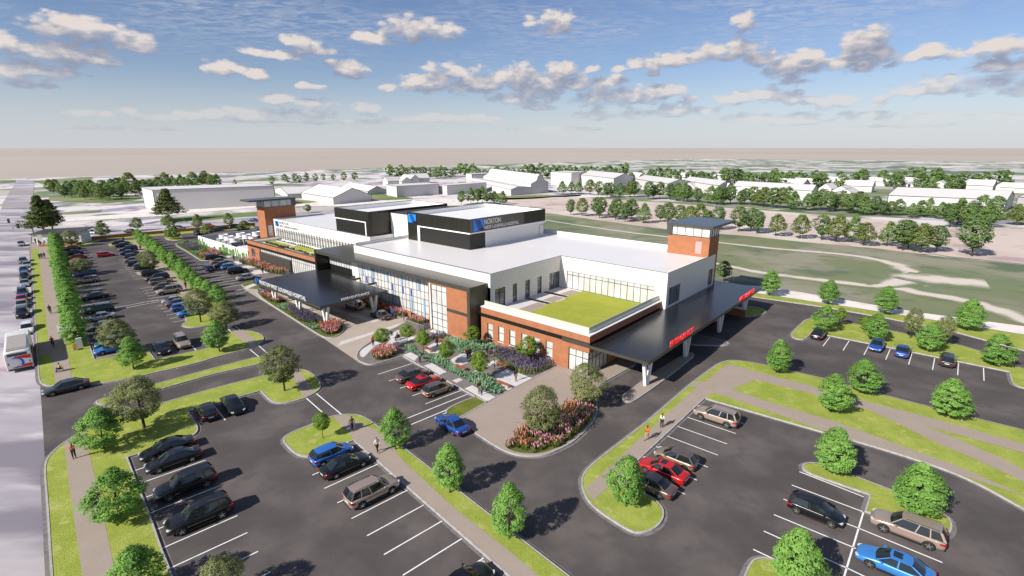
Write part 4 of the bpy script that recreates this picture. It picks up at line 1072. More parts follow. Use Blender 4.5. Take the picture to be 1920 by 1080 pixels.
# --- lettering
def text(name, s, size, ax, c, a, z, mat, ext=.05, xs=1.0, smallcaps=False, parent=None, spacing=1.0):
    """text on a face: outward -x ('U', runs towards -V) or -y ('V', runs towards +U); a,z = start and baseline"""
    x = 0; root = None; parts = []
    words_ = s if isinstance(s, list) else [s]
    cu = bpy.data.curves.new(name, 'FONT'); cu.extrude = ext; cu.size = size; cu.space_character = spacing; cu.resolution_u = 3
    cu.body = s
    if smallcaps:
        cu.small_caps_scale = .76
        for i, ch in enumerate(s):
            first = i == 0 or s[i - 1] == ' '
            cu.body_format[i].use_small_caps = not first
        cu.body = cu.body
    tmp = bpy.data.objects.new('tmp', cu); col.objects.link(tmp)
    dg = bpy.context.evaluated_depsgraph_get(); me = bpy.data.meshes.new_from_object(tmp.evaluated_get(dg)); me.name = name
    bpy.data.objects.remove(tmp)
    me.materials.clear(); me.materials.append(M[mat])
    if ax == 'U': R = Matrix(((0, 0, -1, c), (-1, 0, 0, a), (0, 1, 0, z), (0, 0, 0, 1)))
    else: R = Matrix(((1, 0, 0, a), (0, 0, -1, c), (0, 1, 0, z), (0, 0, 0, 1)))
    me.transform(R @ Matrix.Diagonal((xs, 1, 1, 1)))
    return link(name, me, parent or H)


def text_fit(name, s, width, size, ax, c, a, z, mat, ext=.05, smallcaps=False):
    t = text(name, s, size, ax, c, a, z, mat, ext, smallcaps=smallcaps)
    v = t.data.vertices; k = 1 if ax == 'U' else 0
    lo = min(q.co[k] for q in v); hi = max(q.co[k] for q in v); f = width / (hi - lo)
    for q in v: q.co[k] = a + (q.co[k] - a) * f
    return t


def emblem(ax, c, a, z, w, h, base='logo_blue'):
    """blue square emblem: letter N with parallel slanting stripes"""
    sgn = -1 if ax == 'U' else 1
    def q(mb, x0, x1, x2, x3, z0, z1, d, m=0):  # slanted quad x0..x1 at z1 (top), x2..x3 at z0 (bottom)
        P4 = [(a + sgn * x2 * w, z + z0 * h), (a + sgn * x3 * w, z + z0 * h), (a + sgn * x1 * w, z + z1 * h), (a + sgn * x0 * w, z + z1 * h)]
        f = [pt(ax, c, p[0], p[1], -d) for p in P4]; b = [pt(ax, c, p[0], p[1], 0) for p in P4]
        mb.quad(*f, m)
        for i in range(4): mb.quad(f[i], b[i], b[(i + 1) % 4], f[(i + 1) % 4], m)
    mb = MB(); q(mb, 0, .30, 0, .30, 0, 1, .06); q(mb, .66, 1, .66, 1, .22, 1, .06); q(mb, .30, .66, .30, .66, .02, 1, .05)
    o = mb.build('sign_emblem', M[base], H)
    mb = MB()
    for i in range(4): q(mb, .16 + .135 * i, .235 + .135 * i, .52 + .14 * i, .595 + .14 * i, -.02, .99 - .02 * i, .085 + .002 * i)
    mb.build('stripe', M['logo_dark'], o)
    return o


text_fit('sign_lettering', 'EMERGENCY', 7.6, 1.25, 'V', -8.55, 6.1, 4.48, 'red_letter', .05)
text_fit('sign_lettering', 'AMBULANCE', 8.0, 1.25, 'V', -8.55, 33.7, 4.48, 'red_letter', .05)
text_fit('sign_lettering', 'MAIN ENTRANCE', 5.6, .72, 'V', 43.3, -10.8, 4.5, 'white_letter', .05)
emblem('U', -14.82, 67.5, 4.42, 1.1, 1.0)
text_fit('sign_lettering', 'NORTON WEST LOUISVILLE HOSPITAL', 17.9, 1.05, 'U', -14.75, 66.0, 4.5, 'white_letter', .05, True)
emblem('U', 14.74, 56.75, 14.2, 2.6, 1.85)
mb = MB(); mb.box(14.86, 31.5, 37.64, 37.695, 13.8, 16.38); mb.build('sign_panel', M['frame_top'], H)
emblem('V', 37.62, 15.75, 13.95, 2.9, 2.25, 'logo_blue')
text_fit('sign_lettering', 'NORTON', 4.9, 1.55, 'V', 37.6, 18.8, 15.05, 'white_letter', .05, True)
text_fit('sign_lettering', 'WEST LOUISVILLE HOSPITAL', 10.8, .95, 'V', 37.6, 18.8, 14.1, 'white_letter', .05, True)
M['dark_letter'] = simple('grey sign letter', (.18, .19, .22), rough=.5)
emblem('U', 9.99, 111.3, 8.65, 2.0, 1.45)
text_fit('sign_lettering', 'NORTON', 5.4, 1.0, 'U', 9.97, 108.9, 9.45, 'dark_letter', .04, True)
text_fit('sign_lettering', 'WEST LOUISVILLE HOSPITAL', 10.6, .78, 'U', 9.97, 108.9, 8.62, 'dark_letter', .04, True)

# --- service yard: screen wall and cooling towers
scr = empty('screen_wall', (OX, OY, 0), radians(49)); tag(scr, 'white slatted yard wall with green planted panels left of the brick wing', 'screen wall')
mb = MB(); mb.box(1.6, 1.85, 111.7, 149, 0, 2.7); mb.box(1.85, 20, 148.75, 149, 0, 2.7)
mb.build('wall_panel', lined_mat('white slatted screen', (.74, .73, .70), (.42, .42, .42), .55, .08, 'xy', rough=.6), scr)
mb = MB(); rr = random.Random(11); v = 112.2
while v < 148:
    wv = .5 + rr.random() * 1.1
    if not 133 < v < 141: mb.box(1.5, 1.599, v, min(148.6, v + wv), .05, .9 + rr.random() * 1.5)
    v += wv + (.1 if rr.random() < .6 else .8)
mb.build('green_panel', M['green_screen'], scr)
mb = MB(); mb.box(3, 19, 113, 122, 0, 2.4); o = mb.build('equipment_shed', M['roof']); o.location = (OX, OY, 0); o.rotation_euler.z = radians(49)
tag(o, 'low white flat-roofed yard shed behind the slatted wall', 'shed')
ct0 = None; k = 0
for i, (u, v) in enumerate(((5.8, 139.3), (5.6, 134.6), (5.4, 129.9), (10.6, 138.4), (10.6, 133.8), (10.5, 129.0), (15, 137))):
    if ct0 is None:
        ct0 = empty('cooling_tower'); m1 = MB(); m1.box(-1.7, 1.7, -1.7, 1.7, .2, 2.6); m1.build('casing', lined_mat('cooling tower casing', (.27, .27, .27), (.3, .3, .3), .6, .06, 'z', rough=.5), ct0)
        m1 = MB(); m1.tube([(0, 0, 2.6), (0, 0, 2.75), (0, 0, 3.7)], [1.45, 1.25, 1.3], 20, caps=False); fs = m1.build('fan_stack', M['white'], ct0)
        m1 = MB(); m1.tube([(0, 0, 2.9), (0, 0, 2.95)], 1.3, 20); m1.build('fan_grille', M['steel'], fs)
        m1 = MB(); m1.box(-1.8, 1.8, -1.8, -1.5, 0, .2); m1.box(-1.8, 1.8, 1.5, 1.8, 0, .2); m1.build('plinth', M['kerb'], ct0)
        o = ct0
    else: o = copy_tree(ct0)
    x, y = W(u, v); o.location = (x, y, 0); o.rotation_euler.z = radians(49)
    tag(o, 'white cooling tower with round fan stack standing in the walled yard', 'cooling tower', 'cooling towers in the service yard')
# ------------------------------------------------------------------ trees
def leaf_mat(name, dark, light, trans=.35):
    m, nt, b = nm(name)
    at = N(nt, 'ShaderNodeAttribute'); at.attribute_name = 'tone'
    oi = N(nt, 'ShaderNodeObjectInfo')
    ad = N(nt, 'ShaderNodeMath', operation='MULTIPLY_ADD'); nt.links.new(oi.outputs['Random'], ad.inputs[0]); ad.inputs[1].default_value = .24
    sub = N(nt, 'ShaderNodeMath', operation='SUBTRACT'); nt.links.new(at.outputs['Fac'], sub.inputs[0]); sub.inputs[1].default_value = .12
    nt.links.new(sub.outputs[0], ad.inputs[2])
    r = ramp(nt, [(0, dark), (1, light)]); nt.links.new(ad.outputs[0], r.inputs[0])
    nt.links.new(r.outputs[0], b.inputs['Base Color']); b.inputs['Roughness'].default_value = .6; b.inputs['Specular IOR Level'].default_value = .25
    tr = N(nt, 'ShaderNodeBsdfTranslucent'); nt.links.new(r.outputs[0], tr.inputs['Color'])
    ms = N(nt, 'ShaderNodeMixShader'); ms.inputs[0].default_value = trans
    out = nt.nodes['Material Output']; nt.links.new(b.outputs[0], ms.inputs[1]); nt.links.new(tr.outputs[0], ms.inputs[2]); nt.links.new(ms.outputs[0], out.inputs[0])
    return m


M['leaf_m'] = leaf_mat('bright maple leaves', (.09, .22, .035), (.31, .53, .12), .42)
M['leaf_o'] = leaf_mat('olive oak leaves', (.10, .13, .04), (.37, .39, .17), .42)
M['leaf_s'] = leaf_mat('fresh round tree leaves', (.08, .165, .016), (.27, .41, .05), .4)
M['leaf_d'] = leaf_mat('deep green leaves', (.08, .155, .045), (.22, .32, .11), .42)
M['leaf_f'] = leaf_mat('mid green leaves', (.09, .18, .04), (.25, .37, .11), .42)
M['leaf_g'] = leaf_mat('olive field leaves', (.10, .15, .035), (.27, .33, .10), .42)
M['leaf_p'] = leaf_mat('old conifer leaves', (.045, .07, .014), (.16, .20, .05), .35)


def set_tone(me, tones):
    a = me.attributes.new('tone', 'FLOAT', 'FACE'); a.data.foreach_set('value', tones)


def crown_mesh(name, seed, mat, H_, R_, zb, nclump, nleaf, leaf, csize, prof, flat=.55, gap=.15, lumps=5):
    r = random.Random(seed); V = []; F = []; T = []
    lob = [(r.uniform(0, 2 * pi), r.uniform(0, 1), r.uniform(.12, .34)) for _ in range(lumps)]
    for c in range(nclump):
        t = r.random(); t = t if r.random() < .85 else t * t
        th = r.uniform(0, 2 * pi); rad = prof(t) * R_
        k = 1.0
        for (a, z, s) in lob:
            d = cos(th - a) * .7 + .3 - abs(t - z) * 1.4
            k += s * max(0, d) - .07
        rr = rad * k * (r.uniform(.35, 1) ** .45)
        cx, cy, cz = cos(th) * rr, sin(th) * rr, zb + (H_ - zb) * t
        tone = r.uniform(.25, .85); cs = csize * r.uniform(.65, 1.25)
        for l in range(nleaf):
            while 1:
                x, y, z = r.uniform(-1, 1), r.uniform(-1, 1), r.uniform(-1, 1)
                if x * x + y * y + z * z < 1: break
            p = Vector((cx + x * cs, cy + y * cs, cz + z * cs * flat))
            n = Vector((x * .45 + cos(th) * .45 + r.uniform(-.38, .38), y * .45 + sin(th) * .45 + r.uniform(-.38, .38), .62 + z * .35 + r.uniform(-.35, .35))).normalized()
            u = n.orthogonal().normalized(); u = (Matrix.Rotation(r.uniform(0, 2 * pi), 3, n) @ u); w = n.cross(u); s = leaf * r.uniform(.6, 1.3)
            i = len(V); V += [tuple(p - u * s), tuple(p - w * s * .62), tuple(p + u * s + n * s * -.25), tuple(p + w * s * .62)]
            F.append((i, i + 1, i + 2, i + 3)); T.append(min(1, max(0, tone + r.uniform(-.15, .15) + z * .12)))
    me = bpy.data.meshes.new(name); me.from_pydata(V, [], F); me.materials.append(mat); set_tone(me, T); me.update()
    return me


def trunk_mesh(name, seed, H_, zb, r0, R_, limbs=7, lean=.03):
    r = random.Random(seed); mb = MB(); top = zb + (H_ - zb) * .72
    path = [(0, 0, -.05), (0, 0, .12), (lean * .4 * r.uniform(-1, 1), 0, zb * .6), (lean * zb, lean * r.uniform(-1, 1) * zb, zb + .1), (lean * 2, .02, top)]
    mb.tube(path, [r0 * 1.5, r0 * 1.05, r0 * .9, r0 * .75, r0 * .2], 8)
    for i in range(limbs):
        a = 2 * pi * i / limbs + r.uniform(-.4, .4); z = zb * .8 + (top - zb) * (.08 + .65 * i / limbs); L = R_ * r.uniform(.55, .85); up = L * r.uniform(.45, .9)
        mb.tube([(0, 0, z), (cos(a) * L * .45, sin(a) * L * .45, z + up * .4), (cos(a) * L, sin(a) * L, z + up)], [r0 * .42, r0 * .27, r0 * .08], 6, caps=False)
    return mb.mesh(name, M['bark'], smooth=True)


def ovate(t): return max(.05, (sin(pi * min(1, (t * .86 + .14)) ** .72) ** .75))
def rounded(t): return max(.08, sqrt(max(0, 1 - (2 * t - 1) ** 2)) * (1.0 - .1 * t))
def broad(t): return max(.1, (1 - abs(2 * (t ** .85) - 1) ** 2.6) ** .55)
def cone(t): return max(.06, (1 - t) ** .75 * (.75 + .35 * sin(t * 22) ** 2))


PROTO = {}
def proto(key, height, rad, *variants):
    PROTO[key] = (height, rad, variants)
def mk(key, height, rad, mat, zb, nc, nl, leaf, cs, prof, r0, n=2, flat=.55, limbs=7):
    vs = []
    for i in range(n):
        vs.append((trunk_mesh('trunk', 10 * i + len(PROTO), height, zb, r0, rad, limbs), crown_mesh('crown', 77 * i + 3 + len(PROTO) * 5, M[mat], height, rad, zb, nc, nl, leaf, cs, prof, flat)))
    PROTO[key] = (height, rad, vs)


mk('maple', 5.0, 1.75, 'leaf_m', 1.0, 210, 44, .088, .40, ovate, .085, 5, .46)
mk('oak', 6.0, 2.75, 'leaf_o', 1.55, 320, 32, .095, .44, broad, .14, 3, .6, 9)
mk('round', 3.4, 1.5, 'leaf_s', 1.35, 250, 24, .07, .27, rounded, .055, 2, .5)
mk('row', 4.2, 1.75, 'leaf_m', .75, 120, 30, .115, .42, ovate, .07, 4, .46)
mk('fieldgreen', 8.0, 3.1, 'leaf_d', 1.9, 170, 13, .26, .66, rounded, .13, 3, .6, 6)
mk('fieldolive', 8.0, 3.2, 'leaf_g', 1.9, 170, 13, .26, .66, broad, .13, 2, .6, 6)
mk('farmaple', 8.0, 3.1, 'leaf_f', 1.7, 160, 13, .26, .66, ovate, .13, 2, .6, 6)
mk('tiny', 8.0, 3.5, 'leaf_d', 1.2, 46, 8, .62, .95, rounded, .14, 2, .7, 4)
mk('tinylight', 8.0, 3.5, 'leaf_f', 1.2, 46, 8, .62, .95, rounded, .14, 2, .7, 4)
mk('old', 14.0, 5.6, 'leaf_p', 3.4, 420, 14, .34, 1.0, cone, .28, 2, .45, 10)

TREE_N = 0


def pxh(bx, by, ty):
    """height of a thing whose base pixel is (bx,by) and whose top row is ty"""
    x, y = G(bx, by); Y = FPX * CP - (ty - 540) * SP; Z = -(FPX * SP + (ty - 540) * CP)
    return CAM_H + y / Y * Z


def tree(key, bx, by, ty=None, w=None, label='', group=None, name='tree', hh=None, cat='tree', world=None):
    global TREE_N
    TREE_N += 1
    H0, R0, vs = PROTO[key]; r = random.Random(TREE_N * 13)
    x, y = world or G(bx, by)
    h = hh or (pxh(bx, by, ty) if ty else H0)
    d = y * CP + (CAM_H - 1.5) * SP
    wd = w * d / FPX if w else h / H0 * R0 * 2
    tr, cr = vs[r.randrange(len(vs))]
    e = empty(name, (x, y, .1 if d < 150 else -.2), r.uniform(0, 2 * pi)); e.scale = (wd / (2 * R0), wd / (2 * R0), h / H0 * .97)
    link('trunk', tr, e); link('crown', cr, e)
    tag(e, label, cat, group)
    return e


NEAR = [
    ('maple', 197, 842, 764, 78, 'bright green tree in the lawn at the street corner, beside the entry road'),
    ('maple', 228, 974, 880, 92, 'bright green tree between the left sidewalk and the black SUVs'),
    ('maple', 266, 1128, 1027, 92, 'bright green tree cut by the bottom edge beside the left sidewalk'),
    ('maple', 251, 693, 632, 49, 'bright green tree on the lawn beside the two parked cars of the first lot'),
    ('maple', 412, 660, 601, 46, 'bright green tree on the lawn tip between first lot and entry road'),
    ('maple', 742, 844, 765, 54, 'bright green tree at the walk end beside the crosswalk and road lines'),
    ('maple', 844, 925, 833, 68, 'bright green tree midway along the grass strip beside the diagonal sidewalk'),
    ('maple', 954, 1012, 907, 76, 'nearest bright green tree on the grass strip beside the diagonal sidewalk'),
    ('maple', 1174, 951, 856, 73, 'bright green tree overhanging the red and brown cars in the right lot'),
    ('maple', 1455, 700, 637, 48, 'bright green tree on the verge nearest the emergency canopy drive'),
    ('maple', 1612, 738, 674, 57, 'bright green tree on the verge edge facing the four parked cars'),
    ('maple', 1557, 774, 702, 58, 'bright green tree between the two crossing tan paths'),
    ('maple', 1772, 783, 710, 66, 'bright green tree at the right end of the verge along the small lot'),
    ('maple', 1559, 889, 803, 73, 'bright green tree at the tip of the narrow grass island in the right lot'),
    ('maple', 1710, 965, 870, 92, 'bright green tree on the grass island behind the tan SUV'),
    ('maple', 1484, 1098, 993, 96, 'bright green tree cut by the bottom edge in the right lot'),
    ('maple', 1544, 622, 573, 40, 'bright green tree behind the black car on the long grass island'),
    ('round', 1572, 612, 578, 24, 'small olive tree partly behind the first bright tree of the long island'),
    ('maple', 1639, 640, 588, 42, 'bright green tree behind the first blue car on the long island'),
    ('round', 1619, 624, 594, 25, 'small light tree left of the blue cars on the long island'),
    ('oak', 1706, 635, 578, 35, 'narrow olive tree above the second blue car on the long island'),
    ('maple', 1741, 661, 606, 45, 'bright green tree left of the dark grey hatchback on the long island'),
    ('oak', 1767, 650, 593, 32, 'narrow olive tree close behind the bright one on the long island'),
    ('maple', 1862, 685, 627, 54, 'bright green tree at the right end of the long grass island'),
    ('maple', 1552, 571, 525, 40, 'bright green tree on the back verge left of the tallest one'),
    ('maple', 1658, 590, 537, 44, 'bright green tree on the back verge behind the pale path'),
    ('maple', 1812, 621, 561, 50, 'bright green tree on the back verge where the gravel track passes'),
    ('maple', 1442, 555, 507, 37, 'bright green tree beside the far corner of the emergency canopy'),
    ('fieldgreen', 1356, 527, 489, 32, 'dark green tree behind the white wing and right brick tower'),
    ('round', 716, 656, 617, 39, 'small round tree rising from the pink flowers on the round island'),
    ('round', 764, 645, 608, 33, 'small round tree beside the wheelchair user in the plaza'),
    ('round', 794, 661, 623, 34, 'small round tree between the two upper benches of the plaza'),
    ('round', 837, 686, 641, 38, 'small round tree in the teal bed in the middle of the plaza'),
    ('round', 900, 716, 660, 43, 'small round tree above the person in the red cap'),
    ('round', 889, 650, 612, 32, 'small round tree against the corner of the dark portal and brick wall'),
    ('round', 992, 681, 632, 44, 'small round tree in the purple bed before the brick windows'),
    ('round', 606, 823, 776, 37, 'small round tree on the rounded island beside the blue hatchback'),
    ('oak', 271, 803, 707, 98, 'broad olive tree on the lawn between the entry road and second lot'),
    ('oak', 534, 776 - 0 if False else 734, 649, 72, 'broad olive tree on the island tip facing the entrance canopy'),
    ('oak', 425, 617, 567, 58, 'dark olive tree at the crosswalk by the centre strip'),
    ('oak', 377, 605, 543, 56, 'olive tree over the light blue car at the end of the centre row'),
    ('oak', 282, 509, 470, 42, 'olive tree over the green wagon in the first lot'),
    ('oak', 152, 516, 484, 47, 'olive tree on the left row island of the first lot'),
    ('oak', 226, 664, 599, 70, 'broad olive tree over the teal and blue cars of the first lot'),
    ('oak', 135, 463, 430, 33, 'olive tree before the white street pavilion'),
    ('oak', 420, 1135, 1052, 100, 'olive tree top showing at the bottom edge of the second lot'),
    ('oak', 1094, 766, 683, 76, 'broad olive tree at the canopy end of the pink flower bed'),
    ('oak', 1014, 822, 726, 84, 'broad olive tree rising from the middle of the pink and red bed'),
    ('round', 350, 457, 449, 14, 'small clipped shrub in the teal and purple lane bed'),
    ('round', 366, 467, 458, 14, 'second clipped shrub in the lane bed, over the purple patch'),
    ('round', 385, 477, 465, 14, 'clipped shrub beside the pink grasses of the lane bed'),
    ('old', 85, 442, 364, 62, 'tall dark tree in front of the street pavilion, nearer the road'),
    ('old', 99, 430, 372, 50, 'tall dark tree behind the white street pavilion'),
    ('old', 318, 412, 352, 60, 'tall dark tree before the long white warehouse'),
    ('fieldolive', 194, 447, 412, 26, 'small tree on the lawn by the brick wall, nearest the pavilion'),
    ('fieldolive', 259, 431, 406, 24, 'small tree in front of the brick wall above the centre row of trees'),
    ('fieldolive', 316, 427, 402, 27, 'small tree by the brick wall below the tall dark tree'),
    ('farmaple', 321, 449, 419, 21, 'left one of two bright trees on the small oval island'),
    ('farmaple', 330, 449, 420, 20, 'right one of two bright trees on the small oval island'),
    ('fieldolive', 372, 431, 400, 22, 'small round tree by the brick wall behind the dark SUV'),
    ('fieldolive', 390, 442, 418, 24, 'small round tree just outside the left corner of the yard wall'),
    ('fieldolive', 430, 425, 398, 20, 'small tall tree by the brick wall above the cooling towers'),
    ('fieldolive', 459, 433, 412, 24, 'small round tree behind the cooling towers beside the brick tower'),
    ('fieldgreen', 578, 398, 382, 17, 'single small tree on the grass right of the brick tower roof'),
]
for k, bx, by, ty, w, lb in NEAR:
    tree(k, bx, by, ty, w, lb)
g0, g1 = G(149, 650), G(104, 462)
for i in range(24):
    t = i / 23; p = lerp(g0, g1, t); tree('row', 0, 0, w=None, label='young street tree in the dense row along the left sidewalk', group='street trees along the left sidewalk', hh=4.5 + .5 * rnd.random(), world=(p[0] + rnd.uniform(-.4, .4), p[1] + rnd.uniform(-.4, .4)))
g0, g1 = G(407, 576), G(262, 452)
for i in range(19):
    t = i / 18; p = lerp(g0, g1, t); tree('row', 0, 0, w=None, label='young tree in the row along the centre walk between lots', group='trees along the centre walk', hh=4.2 + .5 * rnd.random(), world=(p[0] + rnd.uniform(-.3, .3), p[1] + rnd.uniform(-.3, .3)))
# trees along the field, front row
for bx, by in ((1070, 402), (1091, 404), (1118, 404), (1124, 408), (1149, 407), (1154, 411), (1172, 415), (1183, 412), (1207, 417), (1238, 415), (1252, 419), (1275, 421), (1292, 424), (1310, 426), (1326, 430), (1345, 430), (1385, 433), (1407, 433), (1419, 437), (1454, 441),
               (1499, 446), (1540, 449), (1567, 452), (1598, 453), (1619, 459), (1663, 460), (1692, 468), (1703, 463), (1726, 472), (1755, 471)):
    tree(rnd.choice(['fieldgreen', 'fieldolive', 'fieldgreen', 'farmaple']), bx, by, label='tree in the front row at the edge of the mown field', group='front row of field trees', hh=rnd.uniform(7, 9.6))
tree('fieldgreen', 1821, 479, 408, 62, 'largest broad tree at the right end of the field rows')
for bx, by in ((1835, 418), (1850, 424), (1780, 425), (1812, 428), (1795, 420), (1862, 412)):
    tree(rnd.choice(['fieldgreen', 'farmaple']), bx, by, label='tree in the clump right of the field rows', group='clump of trees at the right', hh=rnd.uniform(9, 12))
# back row
for bx, by in ((1054, 364), (1071, 362), (1085, 363), (1106, 365), (1122, 366), (1138, 369), (1145, 367), (1161, 369), (1181, 369), (1189, 369), (1215, 373), (1225, 372), (1237, 372), (1256, 374), (1269, 376), (1282, 377), (1288, 378), (1308, 379), (1332, 381), (1345, 383), (1356, 382), (1369, 382), (1388, 383), (1395, 382), (1409, 384), (1421, 385),
               (1431, 387), (1448, 389), (1463, 389), (1476, 382), (1487, 392), (1512, 393), (1526, 392), (1538, 393), (1554, 396), (1566, 395), (1578, 395), (1592, 399), (1607, 396), (1618, 402), (1640, 400), (1655, 403), (1668, 402), (1683, 403), (1708, 407), (1725, 405), (1739, 407), (1762, 410), (1773, 410), (1798, 413), (1806, 417), (1825, 414), (1905, 421)):
    tree(rnd.choice(['fieldgreen', 'fieldolive', 'farmaple']), bx, by, label='tree in the back row along the white warehouses', group='back row of field trees', hh=rnd.uniform(8, 11) * (.8 if bx > 1630 else 1))
for bx, by, ty in ((865, 383, 356), (883, 381, 350), (896, 381, 352), (905, 380, 347), (913, 382, 356), (927, 381, 357), (943, 383, 357)):
    tree(rnd.choice(['fieldgreen', 'farmaple']), bx, by, ty, 20, 'tree in the small group behind the black rooftop block', 'trees behind the rooftop block')
for bx, by, ty in ((101, 363, 341), (121, 370, 346), (150, 370, 343), (166, 362, 336), (192, 375, 347), (205, 373, 344), (228, 372, 342), (229, 358, 331), (255, 367, 341), (276, 364, 339), (290, 361, 338), (306, 358, 335), (325, 350, 328), (340, 349, 326), (382, 348, 325), (402, 349, 327), (95, 359, 335), (105, 357, 335), (115, 366, 344), (128, 362, 338), (135, 369, 341), (143, 362, 336), (156, 366, 337), (160, 373, 348), (172, 366, 336), (180, 370, 341), (187, 373, 343), (197, 368, 336), (213, 369, 334), (222, 362, 332), (238, 366, 336), (246, 363, 322), (262, 361, 336), (271, 360, 335), (283, 358, 335), (298, 356, 330), (312, 352, 322), (318, 356, 333), (332, 356, 335), (347, 354, 331), (356, 356, 333), (364, 352, 321), (374, 354, 333), (386, 351, 319), (398, 352, 326), (408, 352, 325)):
    tree(rnd.choice(['fieldgreen', 'fieldolive', 'farmaple']), bx, by, ty, None, 'tree in the far grove at the upper left', 'grove at the upper left', hh=None)
for bx, by, ty in ((441, 347, 336), (510, 345, 330), (534, 341, 326), (540, 342, 330), (553, 341, 325), (562, 342, 328), (575, 340, 323), (592, 340, 325), (607, 338, 325), (625, 339, 326), (645, 338, 322), (665, 338, 322)):
    tree('tinylight' if rnd.random() < .5 else 'tiny', bx, by, ty, None, 'small far tree above the gabled warehouses', 'far trees above the gabled warehouses')
x = 732
while x < 1180:
    tree(rnd.choice(['tiny', 'tinylight', 'tiny']), x, rnd.uniform(327, 334) + (x > 900) * 1, label='tree in the far hedge-like belt beyond the warehouses', group='far belt of trees', hh=rnd.uniform(9, 14)); x += rnd.uniform(8, 13)
for i in range(92):
    t = rnd.random(); x = 1170 + 750 * t; y = rnd.uniform(338, 346) + t * rnd.uniform(-2, 26)
    tree(rnd.choice(['tiny', 'tinylight', 'tiny']), x, y, label='tree among the far houses right of the warehouses', group='trees among the far houses', hh=rnd.uniform(8.5, 13))


# ------------------------------------------------------------------ planting beds (too many plants to count)
def inside(p, x, y):
    c = False; k = len(p)
    for i in range(k):
        a, b = p[i], p[i - 1]
        if (a[1] > y) != (b[1] > y) and x < (b[0] - a[0]) * (y - a[1]) / (b[1] - a[1]) + a[0]: c = not c
    return c


FLO = {}
for k, (d, l) in dict(stem=((.07, .11, .015), (.27, .33, .06)), pink=((.52, .17, .19), (.85, .42, .44)), red=((.50, .13, .10), (.76, .31, .25)), magenta=((.50, .17, .27), (.78, .38, .48)), purple=((.09, .06, .15), (.25, .18, .36)), teal=((.13, .30, .17), (.34, .56, .37)), gold=((.45, .38, .08), (.75, .62, .2))).items():
    FLO[k] = leaf_mat('plant ' + k, d, l, .25)


def bed(name, polys, kind, label, dens=14, h=.8, seed=1, world=False, cat='flower bed'):
    r = random.Random(seed); V = []; F = []; T = []; MI = []
    mats = {'grass_pink': ['stem', 'pink', 'red'], 'grass_mix': ['stem', 'magenta', 'red'], 'lavender': ['stem', 'purple', 'purple'], 'teal': ['teal', 'teal', 'gold']}[kind]
    for poly in polys:
        p = poly if world else P(poly, .6)
        x0, x1 = min(a[0] for a in p), max(a[0] for a in p); y0, y1 = min(a[1] for a in p), max(a[1] for a in p)
        n = int((x1 - x0) * (y1 - y0) * dens)
        for _ in range(n):
            x, y = r.uniform(x0, x1), r.uniform(y0, y1)
            if not inside(p, x, y): continue
            clump = noise.noise(Vector((x * .35, y * .35, seed))) ; hh = h * r.uniform(.6, 1.15) * (1 + clump * .5); tn = min(1, max(0, .5 + clump * .7 + r.uniform(-.3, .3)))
            if kind == 'teal':
                nb, w, sp = 7, .07, .20
            elif kind == 'lavender':
                nb, w, sp = 5, .035, .16
            else:
                nb, w, sp = 10, .045, .32
            for b in range(nb):
                a = r.uniform(0, 2 * pi); e = sp * r.uniform(.3, 1); tx, ty, tz = x + cos(a) * e, y + sin(a) * e, .1 + hh * r.uniform(.5, .95)
                px_, py_ = -sin(a) * w, cos(a) * w; i = len(V)
                V += [(x - px_, y - py_, .1), (x + px_, y + py_, .1), (tx + px_ * .5, ty + py_ * .5, tz), (tx - px_ * .5, ty - py_ * .5, tz)]; F.append((i, i + 1, i + 2, i + 3)); T.append(tn); MI.append(0)
            nf = {'teal': 2, 'lavender': 4}.get(kind, 4)
            top = 2 if (kind == 'teal' or noise.noise(Vector((x * .5, y * .5, seed + 9))) > .12) else 1
            for b in range(nf):
                a = r.uniform(0, 2 * pi); e = sp * r.uniform(.1, 1.1); s = {'teal': .035, 'lavender': .05}.get(kind, .075) * r.uniform(.7, 1.3)
                cx, cy, cz = x + cos(a) * e, y + sin(a) * e, .1 + hh * r.uniform(.7, 1.05); b_ = r.uniform(0, pi); i = len(V)
                vx, vy = cos(b_) * s, sin(b_) * s; zz = s * (2.0 if kind != 'teal' else 1)
                V += [(cx - vx, cy - vy, cz - zz * .2), (cx + vy * .3, cy + vx * .3, cz - zz), (cx + vx, cy + vy, cz + zz * .2), (cx - vy * .3, cy - vx * .3, cz + zz)]; F.append((i, i + 1, i + 2, i + 3)); T.append(min(1, tn + r.uniform(-.1, .3))); MI.append(top)
    me = bpy.data.meshes.new(name); me.from_pydata(V, [], F)
    for m_ in mats: me.materials.append(FLO[m_])
    me.polygons.foreach_set('material_index', MI); set_tone(me, T); me.update()
    o = link(name, me); tag(o, label, cat, None, 'stuff'); return o


q48 = lambda x, y: (360 + x / 4.8, 480 + y / 4.8)
z300 = lambda x, y: (300 + x / 6, 400 + y / 6)
bed('pink_grasses', [[q48(*a) for a in ((620, 365), (640, 350), (720, 370), (800, 395), (820, 420), (760, 440), (680, 400))]], 'grass_pink', 'pink ornamental grasses at the left canopy column', 14, 1.0, 1)
bed('pink_grasses', [[q48(*a) for a in ((1140, 670), (1180, 630), (1270, 600), (1335, 625), (1345, 665), (1280, 715), (1210, 718))]], 'grass_pink', 'pink and red grasses at the tip of the drop-off bed', 16, 1.15, 2)
bed('lavender', [[q48(*a) for a in ((840, 490), (900, 470), (1060, 530), (1180, 590), (1180, 615), (1040, 612), (960, 590), (880, 530))]], 'lavender', 'purple lavender between the canopy columns along the drop-off', 20, .9, 3)
bed('teal_plants', [[q48(*a) for a in ((760, 455), (840, 440), (900, 465), (830, 490), (860, 500), (800, 490))], [q48(*a) for a in ((1030, 630), (1120, 612), (1150, 660), (1100, 680), (1060, 655))]], 'teal', 'teal ground cover patches in the drop-off bed', 16, .5, 4)
